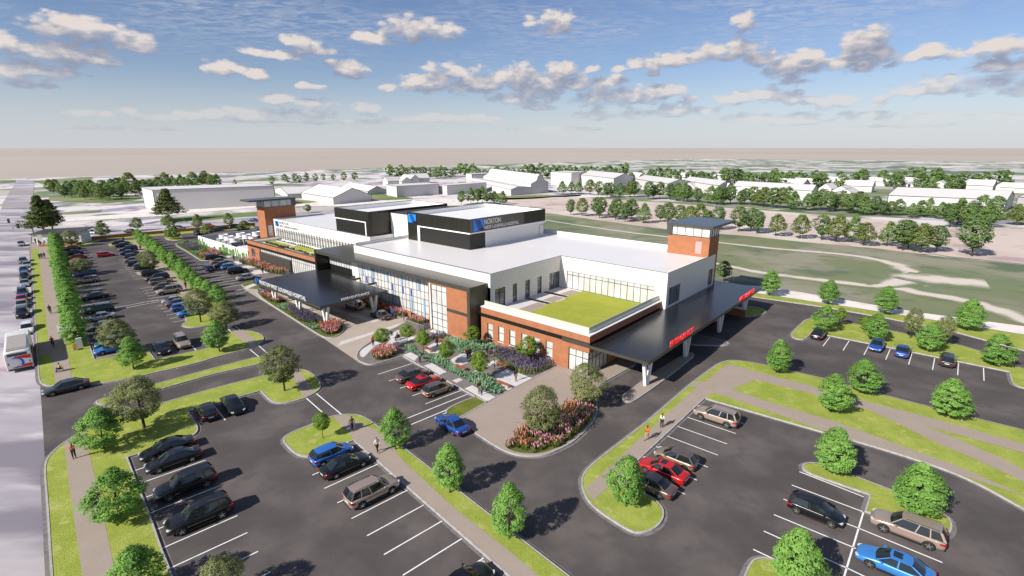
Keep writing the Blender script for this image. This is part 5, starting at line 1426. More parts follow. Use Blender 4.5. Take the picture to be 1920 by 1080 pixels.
bed('pink_grasses', [[q6(*a) for a in ((-130, 420), (-100, 380), (0, 330), (130, 350), (150, 400), (60, 440), (-80, 470))]], 'grass_pink', 'pink and red grasses under the tree on the round island', 16, 1.0, 5)
bed('teal_plants', [[q6(*a) for a in ((190, 300), (250, 275), (330, 320), (400, 390), (560, 400), (700, 460), (840, 590), (1000, 610), (1180, 630), (1270, 700), (1240, 725), (1385, 795), (1260, 872), (1130, 800), (860, 650), (560, 510), (420, 430), (300, 365))]], 'teal', 'long teal bed between the parking walk and the plaza', 15, .55, 6)
bed('teal_plants', [[q6(*a) for a in ((650, 225), (800, 205), (950, 250), (1100, 250), (1290, 310), (1220, 345), (1040, 350), (930, 395), (850, 385), (760, 310))]], 'teal', 'teal bed against the dark portal and brick wall', 15, .6, 7)
bed('lavender', [[q6(*a) for a in ((1235, 375), (1310, 335), (1500, 370), (1900, 500), (1890, 545), (1640, 650), (1400, 560), (1270, 460))]], 'lavender', 'large purple lavender bed before the brick windows', 18, 1.0, 8)
bed('lavender', [[q6(*a) for a in ((370, 130), (500, 70), (520, 110), (430, 160))], [q6(*a) for a in ((520, 190), (640, 160), (720, 200), (640, 235), (560, 240))]], 'lavender', 'small purple patches at the foot of the stair window', 16, .9, 9)
bed('pink_grasses', [[W(-.2, 38.5), W(-.2, 55.5), W(-1.8, 55.5), W(-1.8, 40.0)]], 'grass_pink', 'pink grasses in the planter before the curtain wall', 10, 1.2, 10, True)
bed('pink_grasses', [[W(-.3, 33.5), W(-.3, 36.3), W(-1.8, 36.3), W(-1.8, 33.5)]], 'grass_pink', 'pink grass tuft beside the brick bay', 12, 1.0, 11, True)
bed('pink_grasses', [[W(.8, 85.5), W(.8, 110.5), W(-1.6, 110.5), W(-1.8, 90)]], 'grass_pink', 'pink grasses along the rear-left brick wing', 7, 1.4, 12, True)
bed('lavender', [[W(.6, 79), W(.6, 86), W(-1.6, 86), W(-1.6, 80)]], 'lavender', 'purple patch beside the canopy at the left wing', 9, 1.0, 13, True)
bed('pink_grasses', [BED_ER[:]], 'grass_mix', 'magenta and red grasses filling the bed under the two olive trees', 6, 1.0, 14)
bed('pink_grasses', [[z300(*a) for a in ((425, 480), (520, 455), (640, 440), (690, 465), (680, 490), (560, 500), (470, 510))]], 'grass_pink', 'pink grasses in the lane bed behind the parked cars', 5, 1.3, 15)
bed('lavender', [[z300(*a) for a in ((230, 365), (330, 350), (480, 400), (460, 425), (330, 425), (270, 400))]], 'lavender', 'purple patch in the bed beside the aisle', 16, .9, 16)
bed('teal_plants', [[z300(*a) for a in ((190, 345), (300, 325), (420, 330), (430, 345), (300, 355), (220, 362))], [z300(*a) for a in ((350, 445), (460, 430), (470, 450), (420, 480))]], 'teal', 'teal patches around the lane bed', 8, .7, 17)
bed('reed_grass', [[z300(*a) for a in ((440, 350), (700, 440), (985, 540), (950, 560), (700, 460), (470, 380))]], 'teal', 'green strip of plants at the foot of the slatted wall', 4, .6, 18)
# ------------------------------------------------------------------ vehicles (forward = +Y)
def car_paint(name, c, metal=.35, rough=.28):
    m = simple(name, c, rough=rough, metal=metal, spec=.5, coat=.8); return m


PAINT = {
    'black': car_paint('black car paint', (.010, .010, .012)), 'dark grey': car_paint('dark grey car paint', (.05, .05, .053)), 'grey': car_paint('grey car paint', (.14, .135, .135)),
    'silver': car_paint('silver car paint', (.46, .45, .45), .5), 'tan': car_paint('tan car paint', (.44, .34, .28), .45), 'gold': car_paint('gold brown car paint', (.36, .27, .18), .5),
    'brown': car_paint('brown car paint', (.17, .125, .105), .5), 'red': car_paint('red car paint', (.50, .012, .012), .1), 'blue': car_paint('blue car paint', (.03, .16, .55), .25),
    'dark blue': car_paint('dark blue car paint', (.015, .035, .14), .3), 'light blue': car_paint('light blue car paint', (.05, .24, .62), .25), 'green': car_paint('dark green car paint', (.03, .085, .055), .3),
    'mid blue': car_paint('mid blue car paint', (.02, .085, .36), .3), 'teal': car_paint('teal car paint', (.02, .16, .15), .3), 'white': car_paint('white car paint', (.74, .73, .72), .05)}
M['car_glass'] = simple('car glass', (.012, .016, .018), rough=.05, spec=.9)
M['tyre'] = simple('tyre rubber', (.018, .018, .018), rough=.85)
M['rim'] = simple('alloy rim', (.42, .42, .42), rough=.3, metal=.8)
M['trim'] = simple('black car trim', (.015, .015, .015), rough=.5)
M['headlight'] = simple('headlight lens', (.55, .57, .6), rough=.1, spec=.8)
M['taillight'] = simple('taillight lens', (.33, .01, .01), rough=.15)
M['plate'] = simple('number plate', (.6, .6, .58), rough=.5)
M['chrome'] = simple('bright trim', (.7, .7, .7), rough=.2, metal=.9)


def loft(sections, name, mats, closed_ends=True, sub=1):
    """sections: list of (y, [(x,z)...]) half outlines from the bottom centre to the top centre; mirrored"""
    V = []; F = []; n = None
    for y, h in sections:
        full = [(x, z) for x, z in h] + [(-x, z) for x, z in reversed(h[1:-1])]
        n = len(full)
        V += [(x, y, z) for x, z in full]
    k = len(sections)
    for i in range(k - 1):
        for j in range(n):
            a = i * n + j; b = i * n + (j + 1) % n
            F.append((a, b, b + n, a + n))
    if closed_ends:
        F.append(tuple(range(n))[::-1]); F.append(tuple((k - 1) * n + j for j in range(n)))
    me = bpy.data.meshes.new(name); me.from_pydata(V, [], F); me.update()
    return me


def evald(o):
    dg = bpy.context.evaluated_depsgraph_get(); me = bpy.data.meshes.new_from_object(o.evaluated_get(dg)); return me


SPEC = {
    # length, width, height, belt z, hood z, wheelbase, cabin base rear/front y, roof rear/front y, ride
    'sedan': dict(L=4.75, Wd=1.82, H=1.43, belt=.93, hood=.80, deck=.93, wb=2.75, cr=-1.75, cf=1.05, rr=-.95, rf=.30, zb=.20, r=.335),
    'hatch': dict(L=4.15, Wd=1.78, H=1.48, belt=.95, hood=.84, deck=.95, wb=2.55, cr=-1.98, cf=1.05, rr=-1.55, rf=.35, zb=.20, r=.33),
    'suv': dict(L=4.85, Wd=1.94, H=1.74, belt=1.10, hood=1.02, deck=1.10, wb=2.90, cr=-2.32, cf=1.05, rr=-1.98, rf=.42, zb=.27, r=.39),
    'wagon': dict(L=4.7, Wd=1.85, H=1.56, belt=1.0, hood=.88, deck=1.0, wb=2.75, cr=-2.26, cf=1.05, rr=-1.85, rf=.35, zb=.22, r=.345),
}


def make_car(kind, rails=False, sunroof=False):
    s = SPEC[kind]; L, Wd, Hh = s['L'], s['Wd'], s['H']; hw = Wd / 2; bl, hd, dk, zb = s['belt'], s['hood'], s['deck'], s['zb']
    root = empty('car')

    def sec(w, z0, zt, crown=.02, sh=.0):
        zm = z0 + (zt - z0) * .5
        return [(0, z0), (w * .72, z0), (w * .95, z0 + .06), (w, zm), (w * .985, zt - .10), (w * .90, zt - .015), (w * .5, zt + crown), (0, zt + crown)]
    e = L / 2
    S = [(-e, sec(hw * .78, zb + .12, dk - .22)), (-e + .06, sec(hw * .90, zb + .05, dk - .08)), (-e + .28, sec(hw * .975, zb, dk)), (-e + .8, sec(hw, zb - .02, dk + .01)), (s['cr'] + .75, sec(hw, zb - .03, bl + .0)),
         (0, sec(hw * .99, zb - .03, bl - .01)), (s['cf'] - .1, sec(hw * .99, zb - .03, bl - .02)), (s['cf'] + .15, sec(hw * .99, zb - .03, (bl + hd) / 2 + .02)), (e - .75, sec(hw * .975, zb - .02, hd, .035)), (e - .3, sec(hw * .93, zb, hd - .09, .03)), (e - .07, sec(hw * .82, zb + .03, hd - .22)), (e, sec(hw * .66, zb + .1, hd - .33))]
    S = sorted(S, key=lambda a: a[0])
    me = loft(S, 'body', None)
    tmp = bpy.data.objects.new('tmp', me); col.objects.link(tmp)
    sb = tmp.modifiers.new('s', 'SUBSURF'); sb.levels = 1; sb.render_levels = 1
    # wheel arches
    mb = MB(); ar = s['r'] + .055
    for y in (-s['wb'] / 2, s['wb'] / 2):
        for sd_ in (-1, 1):
            mb2 = MB(); mb2.tube([(sd_ * (hw - .26), y, s['r'] + .01), (sd_ * (hw + .2), y, s['r'] + .01)], ar, 20)
            n = len(mb.v); mb.v += mb2.v; mb.f += [tuple(n + i for i in f) for f in mb2.f]; mb.m += mb2.m
    cut = mb.build('cut', M['trim'])
    bo = tmp.modifiers.new('b', 'BOOLEAN'); bo.object = cut; bo.operation = 'DIFFERENCE'; bo.solver = 'EXACT'
    bme = evald(tmp); bme.name = 'body'
    bpy.data.objects.remove(tmp); bpy.data.objects.remove(cut)
    bme.materials.clear(); bme.materials.append(PAINT['grey'])
    bme.polygons.foreach_set('material_index', [0] * len(bme.polygons)); bme.polygons.foreach_set('use_smooth', [True] * len(bme.polygons))
    try: bme.set_sharp_from_angle(angle=radians(38))
    except Exception: pass
    body = link('body', bme, root)
    # arch liners
    mb = MB()
    for y in (-s['wb'] / 2, s['wb'] / 2):
        for sd_ in (-1, 1): mb = MB(); mb.tube([(sd_ * (hw - .255), y, s['r'] + .01), (sd_ * (hw - .24), y, s['r'] + .01)], ar - .01, 20); mb.build('arch_liner', M['trim'], root)
    # greenhouse
    wb_, wr = hw * .93, hw * .70; rz = Hh - .03; b0 = bl - .03
    cr, cf, rr_, rf = s['cr'], s['cf'], s['rr'], s['rf']
    bR, bF = (cr, wb_ * .86), (cf, wb_ * .90)
    ro = MB()  # roof skin with pillars
    rp = [(-wr * .92, rr_), (-wr, (rr_ + rf) / 2), (-wr * .93, rf), (0, rf + .08), (wr * .93, rf), (wr, (rr_ + rf) / 2), (wr * .92, rr_), (0, rr_ - .06)]
    zt = [rz - .035, rz + .02, rz - .02, rz, rz - .02, rz + .02, rz - .035, rz - .02]
    n = len(ro.v); ro.v += [(x, y, z) for (x, y), z in zip(rp, zt)] + [(0, (rr_ + rf) / 2, rz + .055)]
    for i in range(8): ro.f.append((n + 8, n + (i + 1) % 8, n + i)); ro.m.append(0)
    def pillar(a, b, w=.07, out=.012):
        a = Vector(a); b = Vector(b); sx = 1 if a.x > 0 else -1
        o1 = Vector((sx * out, 0, out)); wv = Vector((0, w / 2, 0))
        q = [a - wv + o1, a + wv + o1, b + wv * .9 + o1, b - wv * .9 + o1]
        if sx > 0: ro.quad(*[tuple(p) for p in q])
        else: ro.quad(*[tuple(p) for p in reversed(q)])
    for sx in (-1, 1):
        pillar((sx * bF[1], cf, b0), (sx * wr * .93, rf, rz - .02), .09); pillar((sx * bR[1], cr, b0), (sx * wr * .92, rr_, rz - .035), .20)
        pillar((sx * wb_, (cf + cr) / 2 + .15, b0), (sx * wr, (rr_ + rf) / 2 + .1, rz + .015), .08)
        if kind in ('suv', 'wagon'): pillar((sx * wb_ * .97, cr + .9, b0), (sx * wr * .97, rr_ + .65, rz), .08)
        # roof rail edge above the side glass
        ro.quad(*[(sx * wr * .93 + sx * .02, rf, rz - .03), (sx * (wr + .02), (rr_ + rf) / 2, rz + .01), (sx * wr * .97, (rr_ + rf) / 2, rz + .03), (sx * wr * .90, rf, rz - .01)][::sx])
        ro.quad(*[(sx * (wr + .02), (rr_ + rf) / 2, rz + .01), (sx * wr * .94, rr_, rz - .045), (sx * wr * .89, rr_, rz - .02), (sx * wr * .97, (rr_ + rf) / 2, rz + .03)][::sx])
    roof = ro.build('roof', PAINT['grey'], root, smooth=True)
    g = MB(); g.quad((-bF[1], cf, b0), (bF[1], cf, b0), (wr * .93, rf, rz - .02), (-wr * .93, rf, rz - .02)) if False else None
    # windscreen with a bowed middle
    def screen(y0, w0, z0, y1, w1, z1, bow, name):
        g = MB(); P0 = [(-w0, y0, z0), (-w0 * .5, y0 + bow * .75, z0 + .01), (0, y0 + bow, z0 + .015), (w0 * .5, y0 + bow * .75, z0 + .01), (w0, y0, z0)]
        P1 = [(-w1, y1, z1), (-w1 * .5, y1 + bow * .4, z1 + .01), (0, y1 + bow * .5, z1 + .015), (w1 * .5, y1 + bow * .4, z1 + .01), (w1, y1, z1)]
        for i in range(4):
            q = [P0[i], P0[i + 1], P1[i + 1], P1[i]]; g.quad(*(q if bow < 0 else q[::-1]))
        return g.build(name, M['car_glass'], root, smooth=True)
    screen(cf, bF[1], b0, rf, wr * .93, rz - .02, .14, 'windscreen')
    screen(cr, bR[1], b0, rr_, wr * .92, rz - .035, -.08, 'rear_window')
    for sx in (-1, 1):
        g = MB(); m0 = (cr + cf) / 2; m1 = (rr_ + rf) / 2
        a = [(sx * bR[1], cr, b0), (sx * wb_, m0, b0), (sx * bF[1], cf, b0)]; b = [(sx * wr * .92, rr_, rz - .035), (sx * wr, m1, rz + .01), (sx * wr * .93, rf, rz - .02)]
        for i in range(2):
            q = [a[i], a[i + 1], b[i + 1], b[i]]; g.quad(*(q if sx > 0 else q[::-1]))
        g.build('side_window', M['car_glass'], root, smooth=False)
    # wheels
    for y in (-s['wb'] / 2, s['wb'] / 2):
        for sx in (-1, 1):
            w = MB(); x1 = sx * (hw - .015); x0 = sx * (hw - .235); r_ = s['r']
            w.tube([(x0, y, r_), (x0 + sx * .02, y, r_), (x1 - sx * .03, y, r_), (x1, y, r_)], [r_ * .9, r_, r_, r_ * .92], 20)
            wh = w.build('wheel', M['tyre'], root, smooth=False)
            q = MB(); q.tube([(x1 + sx * .002, y, r_), (x1 + sx * .006, y, r_)], [r_ * .66, r_ * .64], 20, 1)
            for k in range(5):
                a = 2 * pi * k / 5 + .3; c_, s_ = cos(a), sin(a)
                def pp(rad, off): return (x1 + sx * .014, y + c_ * rad - s_ * off, r_ + s_ * rad + c_ * off)
                f = [pp(.03, -.045), pp(r_ * .64, -.03), pp(r_ * .64, .03), pp(.03, .045)]
                q.quad(*(f if sx > 0 else f[::-1]), 0)
            q.tube([(x1 + sx * .005, y, r_), (x1 + sx * .02, y, r_)], .06, 10, 0)
            q.build('rim', [M['rim'], M['trim']], wh)
    # lamps, plate, trim
    for sx in (-1, 1):
        h = MB(); h.prism([(sx * hw * .50, e - .10), (sx * hw * .86, e - .33), (sx * hw * .905, e - .46), (sx * hw * .80, e - .12), (sx * hw * .60, e - .015)], hd - .30, hd - .17); h.build('headlight', M['headlight'], root)
        t = MB(); t.prism([(sx * hw * .55, -e + .05), (sx * hw * .88, -e + .12), (sx * hw * .965, -e + .40), (sx * hw * .93, -e + .02), (sx * hw * .62, -e - .015)], dk - .30, dk - .15); t.build('taillight', M['taillight'], root)
        m_ = MB(); m_.tube([(sx * hw * .9, cf - .28, bl + .01), (sx * (hw + .12), cf - .30, bl + .06)], [.03, .035], 6); m_.box(sx * (hw + .04), sx * (hw + .20), cf - .38, cf - .26, bl + .0, bl + .13); m_.build('mirror', PAINT['grey'], root)
    t = MB(); t.box(-.26, .26, -e - .012, -e + .05, dk - .42, dk - .30); t.build('number_plate', M['plate'], root)
    t = MB(); t.box(-hw * .48, hw * .48, e - .10, e + .012, hd - .50, hd - .36); t.box(-hw * .60, hw * .60, e - .14, e - .01, zb + .02, zb + .12); t.build('grille', M['trim'], root)
    t = MB(); t.box(-hw * .7, hw * .7, -e - .004, -e + .1, zb + .02, zb + .14); t.build('rear_bumper', M['trim'], root)
    for sx in (-1, 1): t = MB(); t.box(sx * (hw - .06), sx * (hw + .004), -s['wb'] / 2 + ar + .04, s['wb'] / 2 - ar - .04, zb - .05, zb + .06); t.build('sill_trim', M['trim'], root)
    if rails:
        for sx in (-1, 1):
            t = MB(); t.tube([(sx * wr * .86, rr_ + .1, rz - .01), (sx * wr * .90, rr_ + .2, rz + .075), (sx * wr * .90, rf - .35, rz + .075), (sx * wr * .86, rf - .25, rz)], .022, 6); t.build('roof_rail', M['trim'], root)
    if sunroof:
        t = MB(); t.box(-wr * .55, wr * .55, (rr_ + rf) / 2 - .05, rf - .12, rz + .035, rz + .052); t.build('sunroof', M['car_glass'], root)
    root.location.z = 0
    return root


CARS = {'sedan': make_car('sedan'), 'sedan_s': make_car('sedan', sunroof=True), 'hatch': make_car('hatch'), 'suv': make_car('suv', rails=True), 'wagon': make_car('wagon')}
USED = set()


def car(kind, colour, xy, az, label, group=None, z=0.0, cat='car'):
    base = CARS[kind]
    c = base if kind not in USED else copy_tree(base)
    USED.add(kind)
    c.location = (xy[0], xy[1], z + .012); c.rotation_euler = (0, 0, -az)
    for k in c.children:
        if k.name.split('.')[0] in ('body', 'roof', 'mirror'):
            k.material_slots[0].link = 'OBJECT'; k.material_slots[0].material = PAINT[colour]
        if colour == 'gold' and k.name.split('.')[0] == 'roof': k.material_slots[0].material = PAINT['brown']
    tag(c, label, cat, group)
    return c


A0 = radians(-42.7); Bz = radians(47.3); UZ = radians(41); VZ = radians(-49)
def at_stall(row, i, kind, colour, label, depth=2.75, flip=False, jit=0.0, group=None):
    p, az = row.stall(i, depth); car(kind, colour, p, az + (pi if flip else 0) + radians(jit), label, group)
def at_px(px, py, kind, colour, az, label, group=None, z=0.0, cat='car'):
    return car(kind, colour, G(px, py), az, label, group, z, cat)


# prototypes must not sit at the origin unused: every kind is used below
at_stall(R_L2L, -2, 'sedan', 'black', 'black sedan at the kerb corner, farthest of the four in the left lot row', 3.0)
at_stall(R_L2L, -1, 'sedan', 'black', 'black sedan second in the left lot row, next to the corner one', 3.1)
at_stall(R_L2L, 1, 'suv', 'black', 'large black SUV third in the left lot row', 3.1)
at_stall(R_L2L, 3, 'suv', 'black', 'large black SUV nearest the camera in the left lot row', 3.0)
at_stall(R_L2R, -4, 'hatch', 'blue', 'blue hatchback beside the rounded grass island, nose to the diagonal walk', 2.9)
at_stall(R_L2R, -3, 'sedan_s', 'black', 'black coupe-like sedan parked right beside the blue hatchback', 2.7)
at_stall(R_L2R, -1, 'suv', 'tan', 'tan SUV alone between empty stalls facing the diagonal walk', 2.75)
at_stall(R_L2R, 4, 'sedan', 'black', 'black sedan cut off by the bottom edge near the diagonal walk', 2.9)
at_px(389, 779, 'hatch', 'black', A0, 'black hatchback with its tail lights to the camera under the entry road lawn')
at_px(438, 766, 'sedan', 'black', A0 + pi, 'black sedan facing the camera under the entry road lawn')
at_px(304, 659, 'sedan', 'black', A0 + pi, 'black sedan facing the camera at the near end of the first lot')
at_px(342, 648, 'suv', 'tan', A0 + pi, 'tan SUV facing the camera at the near end of the first lot')
at_px(847, 803, 'sedan', 'mid blue', A0, 'deep blue sedan driving on the front lane past the forecourt')
at_px(126, 733, 'sedan', 'dark grey', Bz + pi, 'dark grey sedan leaving by the entry road onto the street')
at_stall(R_PL, 1, 'sedan', 'brown', 'brown sedan left of the red one facing the plaza walk', 2.6)
at_stall(R_PL, 2, 'sedan_s', 'red', 'red sedan with a sunroof in the middle of the three facing the plaza', 2.7)
at_stall(R_PL, 3, 'hatch', 'gold', 'golden brown hatchback right of the red sedan facing the plaza', 2.6)
at_stall(R_L3L, -1, 'suv', 'tan', 'tan SUV at the top corner of the right lot', 2.75)
at_stall(R_L3L, 3, 'hatch', 'gold', 'golden brown hatchback beside the red sedan in the right lot', 2.7)
at_stall(R_L3L, 4, 'sedan_s', 'red', 'red sedan with a sunroof in the right lot beside the tree', 2.6)
at_stall(R_L3L, 5, 'sedan', 'brown', 'brown sedan half hidden by the tree on the rounded lawn', 2.6)
at_px(1528, 967, 'hatch', 'black', VZ + pi, 'dark two-tone hatchback nosed to the long white line in the right lot')
at_px(1698, 1003, 'suv', 'tan', VZ, 'tan SUV beside the grass island at the lower right')
at_px(1674, 1070, 'sedan_s', 'light blue', VZ, 'light blue sedan with a black roof at the lower right edge')
at_px(1534, 631, 'sedan', 'black', UZ, 'black sedan at the left end of the small lot, tail to the camera')
at_px(1643, 653, 'sedan', 'mid blue', UZ + pi, 'blue car facing the camera in the small right lot')
at_px(1691, 664, 'sedan', 'mid blue', UZ, 'blue car with its tail lights to the camera in the small right lot')
at_px(1775, 681, 'wagon', 'dark grey', UZ, 'dark grey wagon at the right of the four in the small lot')
at_px(666, 578, 'suv', 'tan', VZ, 'tan SUV stopped under the entrance canopy', z=.012)
at_px(714, 596, 'sedan', 'dark grey', VZ, 'dark grey coupe waiting behind the tan SUV at the entrance', z=.012)
at_px(496, 546, 'sedan', 'grey', A0, 'grey sedan under the left end of the entrance canopy', z=.012)
at_px(1338, 604, 'hatch', 'red', UZ, 'red car in the shade under the emergency canopy')
# aisle row before the striped walk
for px, py, k, c, n in ((464, 524, 'sedan', 'silver', 'silver sedan nearest the entrance canopy'), (446, 512, 'suv', 'black', 'black SUV second from the entrance canopy'), (432, 504, 'hatch', 'light blue', 'light blue hatchback'), (420, 500, 'sedan', 'dark grey', 'dark grey sedan behind the light blue hatchback'), (413, 494, 'sedan', 'gold', 'golden sedan'), (402, 486, 'wagon', 'black', 'black wagon next to the pink grasses')):
    at_px(px, py, k, c, Bz, n + ' in the row facing the striped walk')
at_px(391, 507, 'wagon', 'dark blue', A0, 'blue wagon driving along the aisle past the striped walk')
at_px(371, 440, 'suv', 'black', A0 + pi, 'black SUV near the yard wall and the oval island')
for px, py, k, c in ((405, 434, 'sedan', 'dark grey'), (418, 431, 'sedan', 'black'), (443, 428, 'suv', 'black'), (456, 432, 'sedan', 'dark grey')):
    at_px(px, py, k, c, UZ, 'dark car in the small back lot behind the cooling towers', 'cars in the back lot')
at_px(391, 424, 'sedan', 'red', radians(96), 'red car on the road beyond the brick wall', z=-.3)
at_px(476, 414, 'sedan', 'dark blue', radians(96), 'blue car on the far road beside the brick tower', z=-.3)
at_px(336, 429, 'wagon', 'dark grey', radians(96), 'dark car on the far road behind the two bright trees', z=-.3)
at_px(246, 435, 'sedan', 'black', radians(96), 'black car on the far road left of the small tree', z=-.3)
at_px(170, 437, 'sedan', 'white', radians(96), 'white car on the far road beside the pavilion', z=-.3)
# first lot, left row
for px, py, k, c, n in ((134, 469, 'sedan', 'dark grey', 'dark grey sedan farthest in the kerb row'), (137, 477, 'sedan', 'dark grey', 'dark grey sedan second farthest in the kerb row'), (144, 486, 'sedan', 'red', 'red sedan in the kerb row behind the olive tree'), (160, 518, 'wagon', 'dark blue', 'dark blue wagon below the olive tree in the kerb row'),
                        (164, 530, 'wagon', 'tan', 'tan wagon in the kerb row'), (178, 560, 'sedan', 'dark grey', 'dark sedan alone in the middle of the kerb row'), (186, 585, 'wagon', 'green', 'dark green wagon in the kerb row'), (188, 600, 'sedan', 'silver', 'silver sedan beside the green wagon'), (192, 617, 'sedan', 'grey', 'grey sedan left of the broad olive tree'),
                        (209, 648, 'hatch', 'teal', 'teal hatchback under the broad olive tree'), (213, 659, 'sedan', 'blue', 'blue sedan at the near corner of the kerb row')):
    at_px(px, py, k, c, Bz + pi, n + ' of the first lot')
at_px(199, 481, 'hatch', 'red', Bz, 'red hatchback driving across the first lot')
for px, py, k, c, n in ((227, 458, 'sedan', 'black', 'farthest black sedan'), (233, 463, 'sedan', 'black', 'second farthest black sedan'), (241, 471, 'suv', 'black', 'black SUV fourth from the far end'), (244, 477, 'sedan', 'dark blue', 'dark blue sedan before the olive tree'), (250, 484, 'hatch', 'dark grey', 'dark hatchback left of the olive tree'),
                        (253, 491, 'sedan', 'grey', 'grey sedan left of the olive tree'), (257, 498, 'hatch', 'black', 'black hatchback behind the green wagon'), (271, 504, 'wagon', 'green', 'dark green wagon under the olive tree'), (287, 516, 'wagon', 'black', 'black wagon at the small grass tip'),
                        (296, 526, 'suv', 'black', 'black SUV beside the gold wagon'), (303, 532, 'wagon', 'gold', 'golden brown wagon'), (311, 541, 'sedan', 'brown', 'brown sedan between two lighter cars'), (318, 550, 'suv', 'tan', 'tan SUV nearest the white crossing lines'),
                        (330, 568, 'sedan', 'silver', 'silver sedan after the crossing'), (337, 573, 'sedan', 'brown', 'brown sedan left of the blue ones'), (345, 581, 'hatch', 'blue', 'blue hatchback'), (361, 591, 'sedan', 'light blue', 'light blue sedan under the olive tree end')):
    at_px(px, py, k, c, Bz + (pi if k == 'suv' else 0), n + ' in the centre row of the first lot')
# street
for px, py, k, c, n in ((40, 459, 'wagon', 'silver', 'silver car alone far up the street'), (44, 491, 'wagon', 'grey', 'grey wagon on the street behind a silver car'), (51, 498, 'sedan', 'silver', 'silver sedan close to the street kerb'), (45, 508, 'sedan', 'dark blue', 'dark blue sedan on the street'),
                        (47, 521, 'suv', 'black', 'black truck-like SUV in the street queue'), (47, 533, 'sedan', 'silver', 'silver sedan in the street queue before the blue one'), (43, 552, 'suv', 'dark blue', 'dark blue SUV on the street behind the red car'), (41, 563, 'sedan', 'red', 'red car on the street'),
                        (41, 573, 'sedan', 'silver', 'silver car between the red car and the black SUV'), (43, 590, 'suv', 'black', 'black SUV on the street ahead of the bus'), (52, 619, 'wagon', 'white', 'white car right in front of the bus')):
    at_px(px, py, k, c, A0 + pi, n, z=-.28)

# ------------------------------------------------------------------ bus
bus = empty('bus')
L, Wd, Hh = 11.6, 2.78, 3.0
S = []
def bs(w, z1): return [(0, .32), (w * .9, .32), (w, .45), (w, 1.5), (w * .985, z1 - .25), (w * .90, z1 - .05), (w * .5, z1), (0, z1 + .01)]
me = loft([(-L / 2, bs(Wd / 2 * .96, Hh - .12)), (-L / 2 + .12, bs(Wd / 2, Hh)), (0, bs(Wd / 2, Hh)), (L / 2 - .25, bs(Wd / 2, Hh)), (L / 2, bs(Wd / 2 * .95, Hh - .15))], 'body', None)
me.materials.append(simple('white bus paint', (.78, .77, .75), rough=.3, coat=.6)); me.polygons.foreach_set('use_smooth', [True] * len(me.polygons))
try: me.set_sharp_from_angle(angle=radians(40))
except Exception: pass
link('body', me, bus)
BR = simple('red bus stripe', (.62, .015, .02), rough=.35); BB = simple('blue bus stripe', (.01, .10, .6), rough=.35); BG = simple('tan bus roof unit', (.34, .31, .28), rough=.6)
mb = MB(); mb.box(-1.05, 1.05, -4.6, 2.4, Hh + .012, Hh + .16); mb.build('roof_unit', BG, bus)
mb = MB(); mb.box(-1.05, 1.05, -5.25, -4.72, Hh + .012, Hh + .13); mb.build('roof_unit', BG, bus)
yb = -L / 2 - .006


def rear_poly(name, p, mat, d=0.0):
    mb = MB(); q = [(x, yb - d, z) for x, z in p]; n = len(mb.v); mb.v += q; mb.f.append(tuple(range(len(q)))); mb.m.append(0)
    return mb.build(name, mat, bus)


def arc(cx, cz, rx, rz, a0, a1, n=14): return [(cx + rx * cos(radians(a0 + (a1 - a0) * i / n)), cz + rz * sin(radians(a0 + (a1 - a0) * i / n))) for i in range(n + 1)]


rear_poly('rear_window', [(-1.05, 2.33), (1.0, 2.33), (1.0, 2.74), (-1.05, 2.74)], M['car_glass'])
rear_poly('red_stripe', [(-.35, 2.02), (1.3, 1.70), (1.3, 2.28), (-.35, 2.28)], BR, .002)
rear_poly('red_stripe', [(-.9, .62), (1.3, .58), (1.3, 1.02), (.3, 1.02)], BR, .002)
rear_poly('blue_stripe', arc(-.45, 1.36, 1.0, .78, -80, 95) + list(reversed(arc(-.55, 1.36, .82, .66, -80, 95))), BB, .004)
rear_poly('red_stripe', arc(-.62, 1.36, .72, .62, -100, 100) + list(reversed(arc(-.62, 1.36, .69, .59, -100, 100))), BR, .006)
mb = MB(); mb.box(-1.2, 1.2, -L / 2 - .05, -L / 2 + .1, .32, .52); mb.build('bumper', M['trim'], bus)
for x in (-1.1, 1.1):
    mb = MB(); mb.box(x - .07, x + .07, -L / 2 - .02, -L / 2 + .03, 1.15, 1.45); mb.build('taillight', M['taillight'], bus)
for sx in (-1, 1):
    mb = MB(); x = sx * (Wd / 2 + .004)
    for k in range(7):
        y0 = -4.8 + k * 1.4; q = [(x, y0, 1.45), (x, y0 + 1.25, 1.45), (x * .993, y0 + 1.25, 2.45), (x * .993, y0, 2.45)]; mb.quad(*(q if sx > 0 else q[::-1]))
    mb.build('side_windows', M['car_glass'], bus)
    mb = MB(); q = [(x, -5.6, .6), (x, 5.2, .6), (x, 5.2, .95), (x, -5.6, 1.3)]; mb.quad(*(q if sx > 0 else q[::-1])); mb.build('red_stripe', BR, bus)
    for y in (-3.4, 3.6):
        w = MB(); w.tube([(sx * (Wd / 2 - .3), y, .48), (sx * (Wd / 2 + .02), y, .48)], .48, 20); w.build('wheel', M['tyre'], bus)
rear_poly('number_plate', [(-.2, .80), (.2, .80), (.2, .95), (-.2, .95)], M['plate'], .008)
mb = MB(); mb.quad((1.15, L / 2 + .005, 1.2), (-1.15, L / 2 + .005, 1.2), (-1.15, L / 2 - .0, 2.6), (1.15, L / 2 - .0, 2.6)); mb.build('windscreen', M['car_glass'], bus)
g0 = G(14, 698); g1 = G(65, 687.5); cx = (g0[0] + g1[0]) / 2; cy = (g0[1] + g1[1]) / 2
bus.location = (cx + AD[0] * L / 2, cy + AD[1] * L / 2, -.27); bus.rotation_euler = (0, 0, -A0)
tag(bus, 'white city bus with red and blue swooshes stopped on the street', 'bus')
